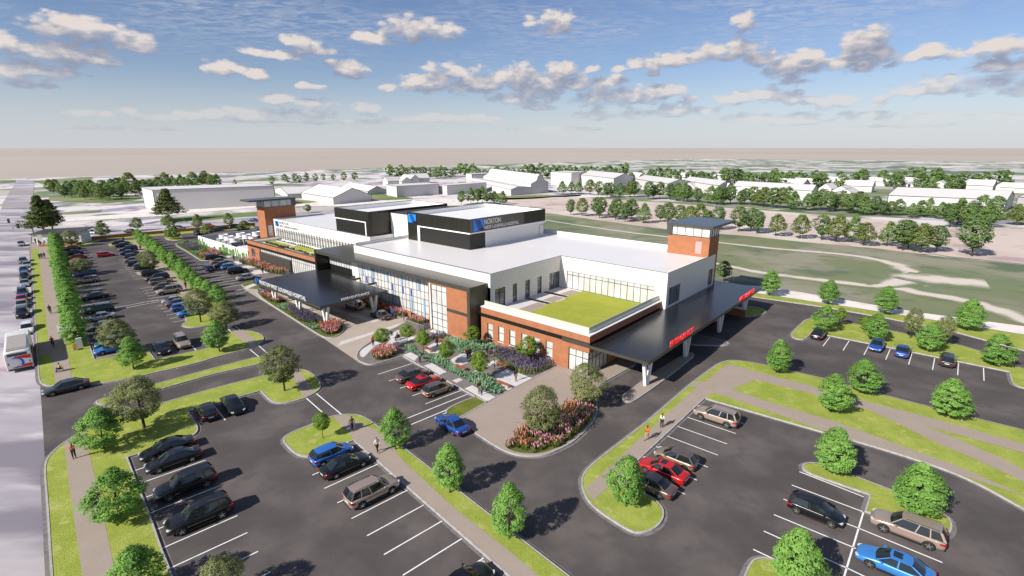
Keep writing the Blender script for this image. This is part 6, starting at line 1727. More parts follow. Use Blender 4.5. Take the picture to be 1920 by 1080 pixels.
# ------------------------------------------------------------------ people (forward = +Y, height 1.72)
def skin(name, chains, mat, sub=1):
    """chains: {point: (x,y,z,r)}, edges between names"""
    ptsd, edges = chains
    idx = {k: i for i, k in enumerate(ptsd)}
    me = bpy.data.meshes.new(name); me.from_pydata([v[:3] for v in ptsd.values()], [(idx[a], idx[b]) for a, b in edges], [])
    o = bpy.data.objects.new(name, me); col.objects.link(o)
    sk = o.modifiers.new('k', 'SKIN'); sk.use_smooth_shade = True
    for i, v in enumerate(ptsd.values()):
        r = v[3]; me.skin_vertices[0].data[i].radius = (r, r * (v[4] if len(v) > 4 else 1))
    me.skin_vertices[0].data[0].use_root = True
    sb = o.modifiers.new('s', 'SUBSURF'); sb.levels = sub; sb.render_levels = sub
    e = evald(o); e.name = name; bpy.data.objects.remove(o)
    e.materials.clear(); e.materials.append(mat); e.polygons.foreach_set('use_smooth', [True] * len(e.polygons))
    return e


SKIN = {'d': simple('dark skin', (.11, .055, .035), rough=.6), 'm': simple('medium skin', (.36, .19, .12), rough=.6)}
HAIR = simple('dark hair', (.012, .009, .008), rough=.8)
CL_ = {k: simple(k + ' cloth', c, rough=.9, var=.15, vscale=9) for k, c in dict(black=(.014, .014, .016), grey=(.17, .17, .18), white=(.62, .60, .57), red=(.45, .02, .015), orange=(.55, .14, .03), blue=(.03, .08, .35), tan=(.36, .25, .16), navy=(.02, .03, .07), yellow=(.6, .42, .05), maroon=(.2, .02, .03), brown=(.12, .07, .04)).items()}


def figure(pose):
    """returns body, top, trousers, hair meshes"""
    hips = .90; J = {}
    lean = {'ride': .22, 'sit': .04}.get(pose, 0)
    if pose == 'ride': hips = .98
    if pose == 'sit': hips = .50
    J['pel'] = (0, 0, hips, .135, .8); J['waist'] = (0, lean * .3, hips + .17, .12, .8); J['chest'] = (0, lean * .75, hips + .38, .145, .75); J['neck'] = (0, lean, hips + .55, .052); J['jaw'] = (0, lean + .02, hips + .64, .072, 1.1); J['head'] = (0, lean + .015, hips + .72, .092, 1.1); J['crown'] = (0, lean + .005, hips + .785, .06)
    sw = {'walk': .26, 'stand': .03, 'hold': .02}.get(pose, 0)
    E = [('pel', 'waist'), ('waist', 'chest'), ('chest', 'neck'), ('neck', 'jaw'), ('jaw', 'head'), ('head', 'crown')]
    for s, sd in ((-1, 'l'), (1, 'r')):
        J['hip' + sd] = (s * .095, 0, hips - .06, .095)
        if pose in ('walk', 'stand', 'hold'):
            st = s * sw
            J['knee' + sd] = (s * .10, st * .55 + .03, .48, .062); J['ank' + sd] = (s * .10, st - .02, .09 + max(0, -st) * .25, .040); J['heel' + sd] = (s * .10, st - .03, .04 + max(0, -st) * .3, .038); J['toe' + sd] = (s * .12, st + .17, .03 + max(0, -st) * .05, .036)
        elif pose == 'ride':
            J['knee' + sd] = (s * .12, .36, .82 if s > 0 else .62, .062); J['ank' + sd] = (s * .12, .22, .42 if s > 0 else .22, .040); J['heel' + sd] = (s * .12, .17, .37 if s > 0 else .17, .038); J['toe' + sd] = (s * .12, .36, .36 if s > 0 else .16, .036)
        else:
            J['knee' + sd] = (s * .12, .42, .50, .062); J['ank' + sd] = (s * .12, .44, .10, .040); J['heel' + sd] = (s * .12, .40, .05, .038); J['toe' + sd] = (s * .13, .60, .04, .036)
        E += [('pel', 'hip' + sd), ('hip' + sd, 'knee' + sd), ('knee' + sd, 'ank' + sd), ('ank' + sd, 'heel' + sd), ('heel' + sd, 'toe' + sd)]
        sh = hips + .47; J['sh' + sd] = (s * .175, lean * .9, sh, .056)
        if pose == 'ride': J['el' + sd] = (s * .24, lean + .24, sh - .22, .042); J['wr' + sd] = (s * .22, lean + .46, sh - .28, .028); d = (0, 1, -.3)
        elif pose == 'sit': J['el' + sd] = (s * .23, .08, sh - .27, .042); J['wr' + sd] = (s * .15, .30, sh - .34, .028); d = (0, 1, -.2)
        elif pose == 'hold': J['el' + sd] = (s * .25, -.02, sh - .28, .042); J['wr' + sd] = (s * .12, .24, sh - .24, .028); d = (-s * .5, 1, .1)
        else: a = -s * sw * .8; J['el' + sd] = (s * .235, a * .5 - .02, sh - .28, .042); J['wr' + sd] = (s * .25, a + .04, sh - .52, .028); d = (0, .15, -1)
        E += [('chest', 'sh' + sd), ('sh' + sd, 'el' + sd), ('el' + sd, 'wr' + sd)]
        w = Vector(J['wr' + sd][:3]); d = Vector(d).normalized(); side = Vector((0, 1, 0)) if abs(d.z) > .8 else Vector((s, 0, 0)); side = (side - d * side.dot(d)).normalized()
        cu = Vector((-s, 0, 0)) if abs(d.z) > .8 else Vector((0, 0, -1))
        pm = w + d * .065; J['palm' + sd] = (*pm, .030, 1.2); E.append(('wr' + sd, 'palm' + sd))
        for k, (o_, ln) in enumerate(((.033, .070), (.011, .080), (-.011, .075), (-.033, .060))):
            b = pm + side * o_ + d * .03; m_ = b + d * ln * .55 + cu * .010; t = m_ + d * ln * .35 + cu * .028
            J['k%d%s' % (k, sd)] = (*b, .0105); J['m%d%s' % (k, sd)] = (*m_, .009); J['t%d%s' % (k, sd)] = (*t, .0075)
            E += [('palm' + sd, 'k%d%s' % (k, sd)), ('k%d%s' % (k, sd), 'm%d%s' % (k, sd)), ('m%d%s' % (k, sd), 't%d%s' % (k, sd))]
        b = w + d * .035 + side * .038; t = b + d * .045 + side * .02 + cu * .02
        J['th' + sd] = (*b, .012); J['tt' + sd] = (*t, .009); E += [('palm' + sd, 'th' + sd), ('th' + sd, 'tt' + sd)]
    J['nose'] = (0, lean + .125, hips + .695, .014); E.append(('head', 'nose'))
    g = lambda k, r: (*J[k][:3], r, *(J[k][4:]))
    top = {k: g(k, r) for k, r in (('pel', .15), ('waist', .140), ('chest', .165), ('shl', .073), ('shr', .073), ('ell', .060), ('elr', .060))}
    top['col'] = (0, lean * .97, hips + .50, .075)
    for sd in 'lr':
        a = Vector(J['el' + sd][:3]); b = Vector(J['wr' + sd][:3]); top['cf' + sd] = (*(a + (b - a) * .75), .045)
    topE = [('pel', 'waist'), ('waist', 'chest'), ('chest', 'col'), ('chest', 'shl'), ('chest', 'shr'), ('shl', 'ell'), ('shr', 'elr'), ('ell', 'cfl'), ('elr', 'cfr')]
    tr = {k: g(k, r) for k, r in (('pel', .145), ('hipl', .108), ('hipr', .108), ('kneel', .078), ('kneer', .078), ('ankl', .058), ('ankr', .058))}
    trE = [('pel', 'hipl'), ('pel', 'hipr'), ('hipl', 'kneel'), ('hipr', 'kneer'), ('kneel', 'ankl'), ('kneer', 'ankr')]
    hh = hips + .74; hair = {'a': (0, lean - .035, hh - .06, .085), 'b': (0, lean - .02, hh + .02, .098), 'c': (0, lean + .03, hh + .055, .072)}
    return (skin('body', (J, E), SKIN['d']), skin('shirt', (top, topE), CL_['black']), skin('trousers', (tr, trE), CL_['black']), skin('hair', (hair, [('a', 'b'), ('b', 'c')]), HAIR))


FIG = {}


def eyes_mesh(pose):
    lean = {'ride': .22, 'sit': .04}.get(pose, 0); hips = {'ride': .98, 'sit': .50}.get(pose, .90); mb = MB()
    for s in (-1, 1):
        mb.tube([(s * .032, lean + .085, hips + .715), (s * .032, lean + .114, hips + .715)], .011, 8)
    mb.box(-.025, .025, lean + .085, lean + .106, hips + .652, hips + .660)
    return mb.mesh('face', HAIR)


def person(px, py, pose, az, top, bottom, label, group=None, skin_='d', cap=None, scale=1.0, z=.12, world=None):
    if pose not in FIG: FIG[pose] = (*figure(pose), eyes_mesh(pose))
    b, t, tr, h, ey = FIG[pose]
    x, y = world or G(px, py, z)
    zo = z
    o = link('person', b, None, (x, y, zo), (0, 0, -radians(az))); o.scale = (scale,) * 3
    o.material_slots[0].link = 'OBJECT'; o.material_slots[0].material = SKIN[skin_]
    for nme, me, mt in (('shirt', t, CL_[top]), ('trousers', tr, CL_[bottom]), ('hair', h, CL_[cap] if cap else HAIR), ('face', ey, HAIR)):
        c = link(nme, me, o)
        c.material_slots[0].link = 'OBJECT'; c.material_slots[0].material = mt
    tag(o, label, 'person', group)
    return o


def make_bike():
    r = empty('bicycle')
    for y in (-.52, .52):
        mb = MB(); k = 20
        for i in range(k):
            a0, a1 = 2 * pi * i / k, 2 * pi * (i + 1) / k
            mb.tube([(0, y + cos(a0) * .33, .34 + sin(a0) * .33), (0, y + cos(a1) * .33, .34 + sin(a1) * .33)], .022, 5, caps=False)
        w = mb.build('wheel', M['tyre'], r)
        mb = MB()
        for i in range(8):
            a0 = 2 * pi * i / 8; mb.tube([(0, y, .34), (0, y + cos(a0) * .32, .34 + sin(a0) * .32)], .004, 3, caps=False)
        mb.build('spokes', M['chrome'], w)
    mb = MB()
    for a, b in (((0, -.52, .34), (0, -.12, .30)), ((0, -.12, .30), (0, -.2, .86)), ((0, -.12, .30), (0, .40, .80)), ((0, -.19, .78), (0, .38, .86)), ((0, -.52, .34), (0, -.19, .76)), ((0, .52, .34), (0, .38, .98))): mb.tube([a, b], .018, 6)
    mb.build('frame', PAINT['black'], r)
    mb = MB(); mb.box(-.07, .07, -.33, -.07, .86, .91); mb.build('saddle', M['trim'], r)
    mb = MB(); mb.tube([(-.24, .42, 1.02), (0, .38, .99), (.24, .42, 1.02)], .016, 6); mb.build('handlebar', M['trim'], r)
    return r


BIKE = [make_bike()]
def cyclist(px, py, az, top, label, blabel):
    x, y = G(px, py, .12); b = BIKE[0] if len(BIKE) == 1 and not BIKE[0].get('label') else copy_tree(BIKE[0])
    b.location = (x, y, .13); b.rotation_euler.z = -radians(az); tag(b, blabel, 'bicycle')
    a = radians(az); person(0, 0, 'ride', az, top, 'black', label, world=(x - sin(a) * .2, y - cos(a) * .2), z=.08)


cyclist(95, 588, 137, 'black', 'cyclist in black riding down the left sidewalk beside the street trees', 'black bicycle ridden by the cyclist in black')
cyclist(100, 650, 137, 'maroon', 'cyclist in a dark red shirt crossing the shaded paving by the bus', 'black bicycle ridden by the rider in dark red')
person(114, 696, 'sit', 227, 'yellow', 'navy', 'wheelchair user with a yellow bag on the left sidewalk below the bus')
person(746, 637, 'sit', 220, 'black', 'black', 'wheelchair user in black on the pale walk left of the plaza')


def wheelchair(px, py, az, label):
    x, y = G(px, py, .12); r = empty('wheelchair', (x, y, .12), -radians(az))
    for s in (-1, 1):
        mb = MB(); k = 16
        for i in range(k):
            a0, a1 = 2 * pi * i / k, 2 * pi * (i + 1) / k; mb.tube([(s * .29, cos(a0) * .29 - .03, .30 + sin(a0) * .29), (s * .29, cos(a1) * .29 - .03, .30 + sin(a1) * .29)], .02, 5, caps=False)
        mb.build('wheel', M['tyre'], r)
        mb = MB(); mb.tube([(s * .22, .40, .06), (s * .22, .40, .07)], .06, 8); mb.tube([(s * .19, .40, .07), (s * .24, .40, .07)], .07, 10); mb.build('caster', M['tyre'], r)
    mb = MB(); mb.box(-.24, .24, -.2, .25, .36, .40); mb.build('seat', M['trim'], r)
    mb = MB(); mb.box(-.24, .24, -.25, -.2, .40, .85); mb.build('backrest', M['trim'], r)
    mb = MB()
    for s in (-1, 1): mb.tube([(s * .25, -.22, .95), (s * .25, -.22, .3), (s * .24, .3, .3), (s * .2, .5, .08)], .014, 6)
    mb.build('frame', M['steel'], r); tag(r, label, 'wheelchair')


wheelchair(114, 696, 227, 'black wheelchair on the left sidewalk below the bus')
wheelchair(746, 637, 220, 'black wheelchair on the pale walk left of the plaza')
PEOPLE = [
    (140, 859, 'hold', 150, 'orange', 'black', 'man in an orange and dark top on the sidewalk by the street corner'),
    (661, 807, 'walk', 320, 'brown', 'black', 'person in a brown top walking over the rounded island crossing'),
    (708, 848, 'walk', 137, 'white', 'black', 'woman in a white top and dark trousers on the diagonal sidewalk'),
    (1240.5, 801, 'hold', 210, 'white', 'black', 'person in a white vest and dark shorts on the right-lot walk'),
    (1212.5, 824.5, 'walk', 215, 'orange', 'tan', 'person in orange and tan behind the one in white on the right-lot walk'),
    (787.5, 680, 'stand', 50, 'grey', 'navy', 'person in a grey shirt standing on the walk above the parked cars'),
    (820, 651.5, 'walk', 120, 'maroon', 'navy', 'person in dark clothes walking between the two upper benches'),
    (877, 672.5, 'stand', 140, 'red', 'black', 'person with a black and red top in the centre of the plaza'),
    (881.5, 671.5, 'stand', 150, 'black', 'black', 'person all in black beside the one with the red top'),
    (926.5, 694, 'walk', 160, 'white', 'grey', 'person in a pale shirt beside the right upper bench'),
    (967, 714, 'stand', 150, 'black', 'tan', 'person in a dark top and tan trousers on the pale slab by the last bench'),
    (898, 737, 'stand', 150, 'black', 'tan', 'adult with a red cap and tan trousers at the plaza corner'),
    (686, 573, 'stand', 140, 'black', 'black', 'person in black at the door side of the tan SUV'),
    (691, 572.5, 'stand', 140, 'grey', 'tan', 'person in grey beside the one in black at the entrance'),
    (720, 587, 'walk', 200, 'maroon', 'black', 'person in dark red before the pink planter at the entrance'),
    (736, 592.5, 'stand', 180, 'blue', 'blue', 'person all in blue before the entrance planter'),
    (742.5, 596.5, 'walk', 180, 'black', 'black', 'person in black right of the one in blue at the entrance'),
    (757, 601.5, 'hold', 150, 'grey', 'tan', 'person in a grey top nearest the entrance doors'),
    (700, 648, 'stand', 150, 'red', 'black', 'person in red behind the pink grasses of the round island'),
    (403, 471.5, 'stand', 140, 'black', 'black', 'person in black farthest along the yard wall'),
    (439, 489, 'walk', 140, 'black', 'black', 'person in black in the middle of the striped walk'),
    (456.5, 496.5, 'walk', 140, 'blue', 'black', 'person in a blue top on the striped walk'),
    (493, 513, 'stand', 140, 'black', 'black', 'two-tone dark dressed person nearest the canopy on the striped walk'),
    (349, 541.5, 'walk', 140, 'black', 'maroon', 'person in black and dark red on the centre walk by the tan SUV'),
    (362, 546, 'stand', 140, 'brown', 'black', 'person in brown under the centre row trees'),
    (264, 469, 'walk', 140, 'black', 'black', 'person in black high up the centre walk'),
    (232, 453, 'stand', 140, 'navy', 'black', 'person in navy at the far end of the centre strip'),
]
for p in PEOPLE:
    z = .14 if not (p[0] in (686, 691)) else .02
    person(p[0], p[1], p[2], p[3], p[4], p[5], p[6], cap='red' if 'red cap' in p[6] else None, skin_='m' if 'woman' in p[6] else 'd', z=z)
person(903, 740.5, 'stand', 150, 'grey', 'navy', 'small child in grey beside the adult with the red cap', scale=.68)
person(913, 664, 'sit', 150, 'black', 'black', 'left one of two people in black sitting by the purple bed')
person(921, 668, 'sit', 200, 'black', 'brown', 'right one of the two people sitting by the purple bed')
for i, (x, y) in enumerate(((67.5, 456), (74, 459), (77, 461), (84, 459))): person(x, y, 'walk' if i % 2 else 'stand', 137 + 20 * i, 'black', 'black', 'person in the dark group at the far end of the left sidewalk', 'people at the far end of the left sidewalk')
for i, (x, y) in enumerate(((75, 486), (79, 485), (84, 484))): person(x, y, 'walk', 137, ('black', 'navy', 'black')[i], 'black', 'person in the trio walking abreast on the left sidewalk', 'trio walking on the left sidewalk')

# ------------------------------------------------------------------ benches
b0 = None
BL = ['dark timber bench behind the small round tree at the upper left of the plaza', 'timber bench beside the walking person in the upper plaza', 'timber bench in the middle of the plaza slabs', 'timber bench at the edge of the purple bed', 'timber bench nearest the forecourt', 'timber bench by the purple flowers at the brick bay']
for i, (x, y, a) in enumerate(((492, 333, 41), (670, 243, 41), (862, 540, 41), (1325, 515, 41), (1350, 730, 41), (362, 158, 131))):
    px, py = q6(x, y)
    if b0 is None:
        b0 = empty('bench'); mb = MB()
        for k in range(4): mb.box(-.26 + k * .135, -.26 + k * .135 + .115, -1.1, 1.1, .40, .45)
        mb.build('seat', M['wood'], b0)
        for yy in (-.8, .8): mb = MB(); mb.box(-.22, .22, yy - .05, yy + .05, 0, .40); mb.build('leg', M['steel'], b0)
        b = b0
    else: b = copy_tree(b0)
    gx, gy = G(px, py, .3); b.location = (gx, gy, .11); b.rotation_euler.z = radians(49); tag(b, BL[i], 'bench')
x, y = G(141, 652, .3); b = copy_tree(b0); b.location = (x, y, .12); b.rotation_euler.z = radians(42); tag(b, 'timber bench under the nearest street tree beside the bus shelter', 'bench')

# ------------------------------------------------------------------ bus shelter, kiosk, pavilion, brick garden wall
sh = empty('bus_shelter', (*G(131, 642), .12), radians(42.7)); tag(sh, 'pale glass roofed bus shelter among the street trees beside the bus', 'bus shelter')
mb = MB(); mb.box(-1.1, 1.0, -2.4, 2.4, 2.35, 2.45); mb.build('roof', M['rail_glass'], sh)
for yy in (-2.1, 2.1): mb = MB(); mb.box(.75, .85, yy - .05, yy + .05, 0, 2.35); mb.build('post', M['steel'], sh)
mb = MB(); mb.box(.92, .96, -2.1, 2.1, .25, 2.1); mb.build('back_panel', M['rail_glass'], sh)
ks = empty('info_kiosk', (*G(152, 657), .12), radians(42.7)); tag(ks, 'small white upright kiosk beside the bench of the bus shelter', 'kiosk')
mb = MB(); mb.box(-.35, .35, -.12, .12, .25, 1.9); mb.build('panel', M['white'], ks); mb = MB(); mb.box(-.3, .3, -.1, .1, 0, .25); mb.build('plinth', M['brick'], ks)

pv = empty('pavilion', (*G(122, 456), 0), radians(14)); tag(pv, 'white street pavilion with a tilted dark roof and slatted walls', 'pavilion')
mb = MB(); n = 0
p4 = [(-7.5, -3.2), (7.0, -3.6), (7.5, 3.4), (-6.5, 3.4)]; mb.prism(p4, [3.5, 3.9, 4.5, 4.1], [3.75, 4.15, 4.75, 4.35], bottom=True); mb.build('roof', M['fascia'], pv)
for (x0, x1, y0, y1) in ((-4.5, -1.2, -2.6, -2.4), (3.2, 6.2, -2.9, -2.7), (6.0, 6.2, -2.7, 2.8), (-1.4, -1.2, -2.4, 1.5)):
    mb = MB(); mb.box(x0, x1, y0, y1, 0, 3.6); mb.build('slat_wall', lined_mat('white slatted wall', (.74, .73, .71), (.4, .4, .4), .4, .08, 'xy', rough=.6), pv)
for x, y in ((-6, -2.6), (-6, 2.6), (0, 2.8), (1.5, -2.7)): mb = MB(); mb.box(x - .12, x + .12, y - .12, y + .12, 0, 3.7); mb.build('post', M['white'], pv)
mb = MB(); mb.box(-4, 5.5, -6.0, -5.5, 0, .8); mb.box(5.5, 6.0, -6.0, -3.0, 0, .8); mb.build('brick_planter', M['brick'], pv)
bed('pink_grasses', [[(lambda g: (g[0], g[1]))(G(*a)) for a in ((147, 452), (162, 450), (160, 446), (148, 447))]], 'grass_pink', 'pink grasses beside the pavilion wall', 4, 1.6, 30, True)

mb = MB(); a = G(172, 450); b_ = G(478, 422.5)
d = Vector((b_[0] - a[0], b_[1] - a[1])); n_ = Vector((d.y, -d.x)).normalized() * .2
mb.prism([(a[0] + n_.x, a[1] + n_.y), (b_[0] + n_.x, b_[1] + n_.y), (b_[0] - n_.x, b_[1] - n_.y), (a[0] - n_.x, a[1] - n_.y)], -.4, 1.05); o = mb.build('garden_wall', M['brick']); tag(o, 'long low orange brick wall along the back of the lots', 'brick wall')
c = MB(); n2 = n_ * 1.35; c.prism([(a[0] + n2.x, a[1] + n2.y), (b_[0] + n2.x, b_[1] + n2.y), (b_[0] - n2.x, b_[1] - n2.y), (a[0] - n2.x, a[1] - n2.y)], 1.051, 1.13); c.build('coping', M['brick'], o)
x, y = G(1372, 590); mb = MB(); mb.box(-.3, .3, -2.4, 2.4, 0, 1.5); o = mb.build('screen_wall', M['brick'], None, loc=(x, y, 0), rot=(0, 0, radians(49))); tag(o, 'short brick wall under the far end of the emergency canopy', 'brick wall')
c = MB(); c.box(-.36, .36, -2.46, 2.46, 1.501, 1.57); c.build('coping', M['white'], o)

# ------------------------------------------------------------------ traffic signals on the street
def signal(px, py, heads, arm, az, label):
    x, y = G(px, py); r = empty('traffic_signal', (x, y, -.3), -radians(az)); tag(r, label, 'traffic signal')
    mb = MB(); mb.tube([(0, 0, 0), (0, 0, 5.9)], [.16, .10], 10); mb.build('pole', M['trim'], r)
    mb = MB(); mb.tube([(0, 0, 5.4), (0, arm, 5.75)], [.10, .06], 8); mb.build('arm', M['trim'], r)
    for h in heads:
        mb = MB(); mb.box(-.22, .22, h - .28, h + .28, 4.75, 6.2); hd_ = mb.build('signal_head', M['trim'], r)
        mb = MB()
        for z in (5.05, 5.47, 5.9): mb.tube([(.221, h, z), (.27, h, z)], .13, 10)
        mb.build('lens', M['car_glass'], hd_)


signal(64, 442, (8.3, 13.6), 18.5, -86, 'black signal mast with two heads reaching over the street')
signal(-30, 452, (13.5,), 18, 94, 'black signal arm with one head entering from the left edge')

# ------------------------------------------------------------------ white massing buildings of the town
def massing(label, L_, F_, R_, top, kind='box', ridge=None, roofmat='massing_grey', group=None, name='warehouse', axis='LF', doors=0, z0=-.4):
    """ground pixels of left, front and right corners; top = pixel row of the front corner's eave"""
    l, f, r = G(*L_), G(*F_), G(*R_); b = (l[0] + r[0] - f[0], l[1] + r[1] - f[1]); h = pxh(F_[0], F_[1], top)
    e = empty(name, (f[0], f[1], 0)); tag(e, label, 'warehouse' if name == 'warehouse' else 'house', group)
    q = [(p[0] - f[0], p[1] - f[1]) for p in (f, r, b, l)]
    w = MB(); ww = MB()
    for i in range(4):
        a, c = q[i], q[(i + 1) % 4]; w.quad((*a, z0), (*c, z0), (*c, h), (*a, h))
    rf = MB()
    cx, cy = sum(p[0] for p in q) / 4, sum(p[1] for p in q) / 4
    gq = [(cx + (p[0] - cx) * 1.012, cy + (p[1] - cy) * 1.012) for p in q]
    if kind == 'box':
        rf.prism(gq, h - .05, h + .3)
    else:
        rh = h + ridge
        mid = lambda a, c: ((a[0] + c[0]) / 2, (a[1] + c[1]) / 2)
        if axis == 'LF':   # ridge parallel to left-front edge; gable ends at front-right and back
            m1, m2 = mid(gq[0], gq[1]), mid(gq[3], gq[2]); g1, g2 = mid(q[0], q[1]), mid(q[3], q[2])
            w.tri((*q[0], h), (*q[1], h), (*g1, rh - .05)); w.tri((*q[2], h), (*q[3], h), (*g2, rh - .05))
            for (a, c, s, t) in ((gq[3], gq[0], m1, m2), (gq[1], gq[2], m2, m1)):
                rf.quad((*a, h), (*c, h), (*s, rh), (*t, rh)); rf.quad((*t, rh + .25), (*s, rh + .25), (*c, h + .25), (*a, h + .25)) if False else None
        else:
            m1, m2 = mid(gq[0], gq[3]), mid(gq[1], gq[2]); g1, g2 = mid(q[0], q[3]), mid(q[1], q[2])
            w.tri((*q[3], h), (*q[0], h), (*g1, rh - .05)); w.tri((*q[1], h), (*q[2], h), (*g2, rh - .05))
            for (a, c, s, t) in ((gq[0], gq[1], m2, m1), (gq[2], gq[3], m1, m2)): rf.quad((*a, h), (*c, h), (*s, rh), (*t, rh))
    w.build('wall', M['massing'], e); rf.build('roof', M[roofmat], e)
    # thin dark drawn edges: corner trims
    for (p, zt) in ((q[0], h), (q[1], h), (q[3], h)):
        ww.box(p[0] - .1, p[0] + .1, p[1] - .1, p[1] + .1, z0, zt)
    ln = []
    if kind == 'box':
        ln = [((*gq[i], h + .3), (*gq[(i + 1) % 4], h + .3)) for i in range(4)]
    else:
        ln = [((*gq[i], h), (*gq[(i + 1) % 4], h)) for i in ((3, 1) if axis == 'LF' else (0, 2))] + [((*m1, rh), (*m2, rh))]
        ends = ((0, 1, m1), (2, 3, m2)) if axis == 'LF' else ((0, 3, m1), (1, 2, m2))
        for i, j, mm in ends: ln += [((*gq[i], h), (*mm, rh)), ((*gq[j], h), (*mm, rh))]
    for a, c in ln: ww.tube([a, c], .13, 4)
    ww.build('edge_trim', M['outline'], e)
    return e


massing('long flat white warehouse behind the tall dark tree', (272, 387), (293, 395), (517, 383), 357.5)
massing('pale gable-roofed hall between the long warehouse and the brick tower', (516, 360), (540, 371), (600, 368), 364, 'gable', 2.6, axis='FR')
massing('large white gabled barn with a peaked end wall behind the brick tower', (566, 371.5), (626, 382.5), (697, 376), 371, 'gable', 4.6)
massing('wide grey-roofed hall behind the gabled barn', (640, 355), (690, 364.5), (724, 361.5), 359, 'gable', 3)
massing('low white box building left of its twin above the rooftop blocks', (725, 365), (745, 369), (823, 363.5), 350, )
massing('low white box building right of its twin above the rooftop blocks', (822, 362), (839, 364.5), (912, 358), 348.5)
massing('pale box building behind the stepped church-like hall', (874, 341), (885, 343), (935, 341), 327)
massing('square pale warehouse right of the stepped hall', (1032, 346), (1071, 349), (1099, 346), 324.5)
massing('white warehouse with a pointed end wall beyond the trees', (1086, 347), (1150, 357), (1187, 351), 334.5, 'gable', 2.8)
massing('white hip-like hall behind the back tree row, left one', (1188, 351), (1251, 363), (1292, 357), 344.5, 'gable', 2.2)
massing('white hall behind the back tree row, middle one', (1278, 354), (1346, 366), (1372, 360), 348, 'gable', 2.3)
massing('long white warehouse with a gable end behind the tree rows', (1372, 366), (1520, 377), (1531, 371), 358, 'gable', 2.8)
massing('longest white warehouse at the right beyond the tree rows', (1662, 386), (1882, 397), (1896, 387), 375, 'gable', 3.4)
massing('white building cut by the right edge beyond the trees', (1905, 385), (1925, 388), (1990, 386), 371, 'gable', 2)
# stepped hall with a lantern roof
f = G(958, 366); r = G(1028, 360); ch = empty('stepped_hall', (f[0], f[1], 0)); tag(ch, 'white stepped hall with a raised lantern roof like a church', 'hall')
w_ = Vector((r[0] - f[0], r[1] - f[1])); wl = w_.length; dv = Vector((-w_.y, w_.x)).normalized() * 0 + Vector((G(875, 346)[0] - f[0], G(875, 346)[1] - f[1]))
prof = [(0, 9), (.18, 13), (.52, 10.5), (.52, 16), (.62, 19), (.68, 21.5), (.70, 27.5), (.76, 31), (.84, 28), (.86, 22), (.98, 18), (1, 17.5)]
mb = MB(); rfm = MB(); k = len(prof)
P0 = [(w_.x * t, w_.y * t, z * .40) for t, z in prof]; P1 = [(a + dv.x, b + dv.y, c) for a, b, c in P0]
n = len(mb.v); mb.v += [(0, 0, -.4), *P0, (w_.x, w_.y, -.4)]; mb.f.append(tuple(n + i for i in range(k + 2))); mb.m.append(0)
n = len(mb.v); mb.v += [(dv.x, dv.y, -.4), *P1, (w_.x + dv.x, w_.y + dv.y, -.4)]; mb.f.append(tuple(n + i for i in reversed(range(k + 2)))); mb.m.append(0)
mb.quad((0, 0, -.4), P0[0], P1[0], (dv.x, dv.y, -.4)); mb.quad(P0[-1], (w_.x, w_.y, -.4), (w_.x + dv.x, w_.y + dv.y, -.4), P1[-1])
for i in range(k - 1): rfm.quad(P0[i], P0[i + 1], P1[i + 1], P1[i])
ed = MB()
for i in range(k - 1):
    ed.tube([P0[i], P0[i + 1]], .13, 4); ed.tube([P0[i], P1[i]], .10, 4)
ed.build('edge_trim', M['outline'], ch)
mb.build('wall', M['massing'], ch); rfm.build('roof', M['massing_grey'], ch)

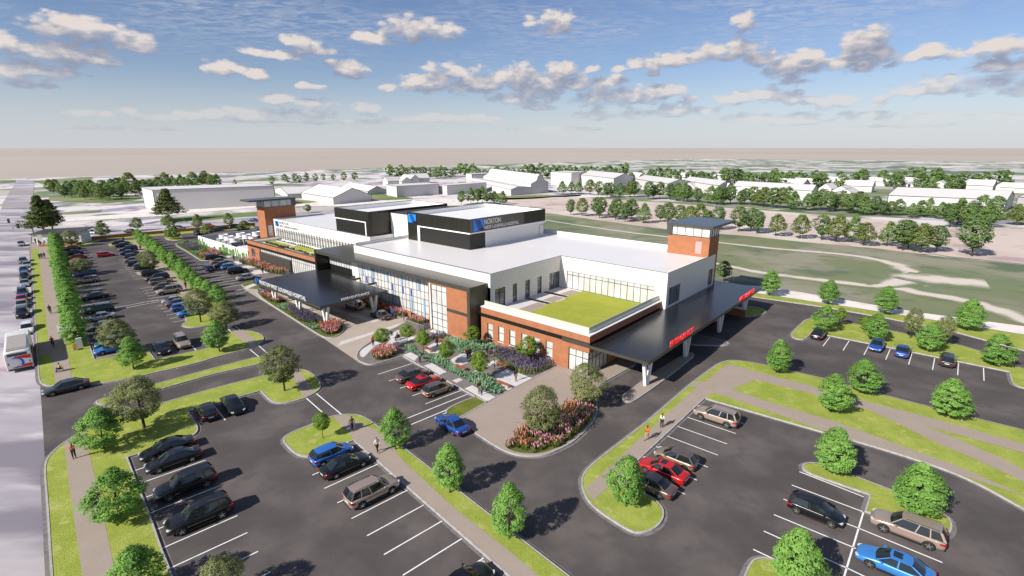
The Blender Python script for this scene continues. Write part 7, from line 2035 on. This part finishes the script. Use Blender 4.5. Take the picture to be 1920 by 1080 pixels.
# small gabled houses
h0 = None
HS = [(735, 346), (752, 345), (768, 344), (785, 342), (1188, 341), (1200, 339), (1222, 340), (1262, 341), (1276, 339), (1292, 340), (1308, 338), (1315, 340), (1335, 339), (1352, 340), (1490, 352), (1510, 350), (1536, 350), (1552, 362), (1566, 350), (1580, 364), (1600, 352), (1612, 358), (1626, 345), (1648, 347), (1668, 346), (1690, 352), (1712, 349), (1740, 351), (1762, 353), (1790, 355), (1815, 352), (1838, 357), (1850, 350), (1880, 356), (1902, 360), (1590, 372), (1570, 383), (1350, 362), (1410, 370), (1300, 358)]
for i, (px, py) in enumerate(HS):
    if h0 is None:
        h0 = empty('small_house'); mb = MB(); hw_, hl, hz, rz_ = 4.2, 6.5, 3.6, 6.6
        for p_, q_ in (((-hw_, -hl), (hw_, -hl)), ((hw_, -hl), (hw_, hl)), ((hw_, hl), (-hw_, hl)), ((-hw_, hl), (-hw_, -hl))): mb.quad((*p_, -.2), (*q_, -.2), (*q_, hz), (*p_, hz))
        mb.tri((-hw_, -hl, hz), (hw_, -hl, hz), (0, -hl, rz_)); mb.tri((hw_, hl, hz), (-hw_, hl, hz), (0, hl, rz_)); mb.build('wall', M['massing'], h0)
        mb = MB(); e_ = .35
        mb.quad((-hw_ - e_, hl + e_, hz - .25), (-hw_ - e_, -hl - e_, hz - .25), (0, -hl - e_, rz_ + .05), (0, hl + e_, rz_ + .05)); mb.quad((hw_ + e_, -hl - e_, hz - .25), (hw_ + e_, hl + e_, hz - .25), (0, hl + e_, rz_ + .05), (0, -hl - e_, rz_ + .05))
        mb.build('roof', M['massing_grey'], h0); h = h0
        mb = MB()
        for a_, c_ in (((-4.5, 6.8, 3.4), (-4.5, -6.8, 3.4)), ((4.5, 6.8, 3.4), (4.5, -6.8, 3.4)), ((0, 6.8, 6.7), (0, -6.8, 6.7)), ((-4.5, -6.8, 3.4), (0, -6.8, 6.7)), ((4.5, -6.8, 3.4), (0, -6.8, 6.7))): mb.tube([a_, c_], .11, 4)
        mb.build('edge_trim', M['outline'], h0)
    else: h = copy_tree(h0)
    x, y = G(px, py); h.location = (x, y, -.3); h.rotation_euler.z = radians(rnd.choice((41, 49, 131, 44)) + rnd.uniform(-6, 6)); h.scale = (rnd.uniform(.9, 1.3),) * 2 + (rnd.uniform(.9, 1.25),)
    if px < 800: tag(h, 'small white gabled house above the low white box building', 'house', 'houses above the box buildings')
    else: tag(h, 'small white gabled house among the far trees at the right', 'house', 'far houses among the trees')
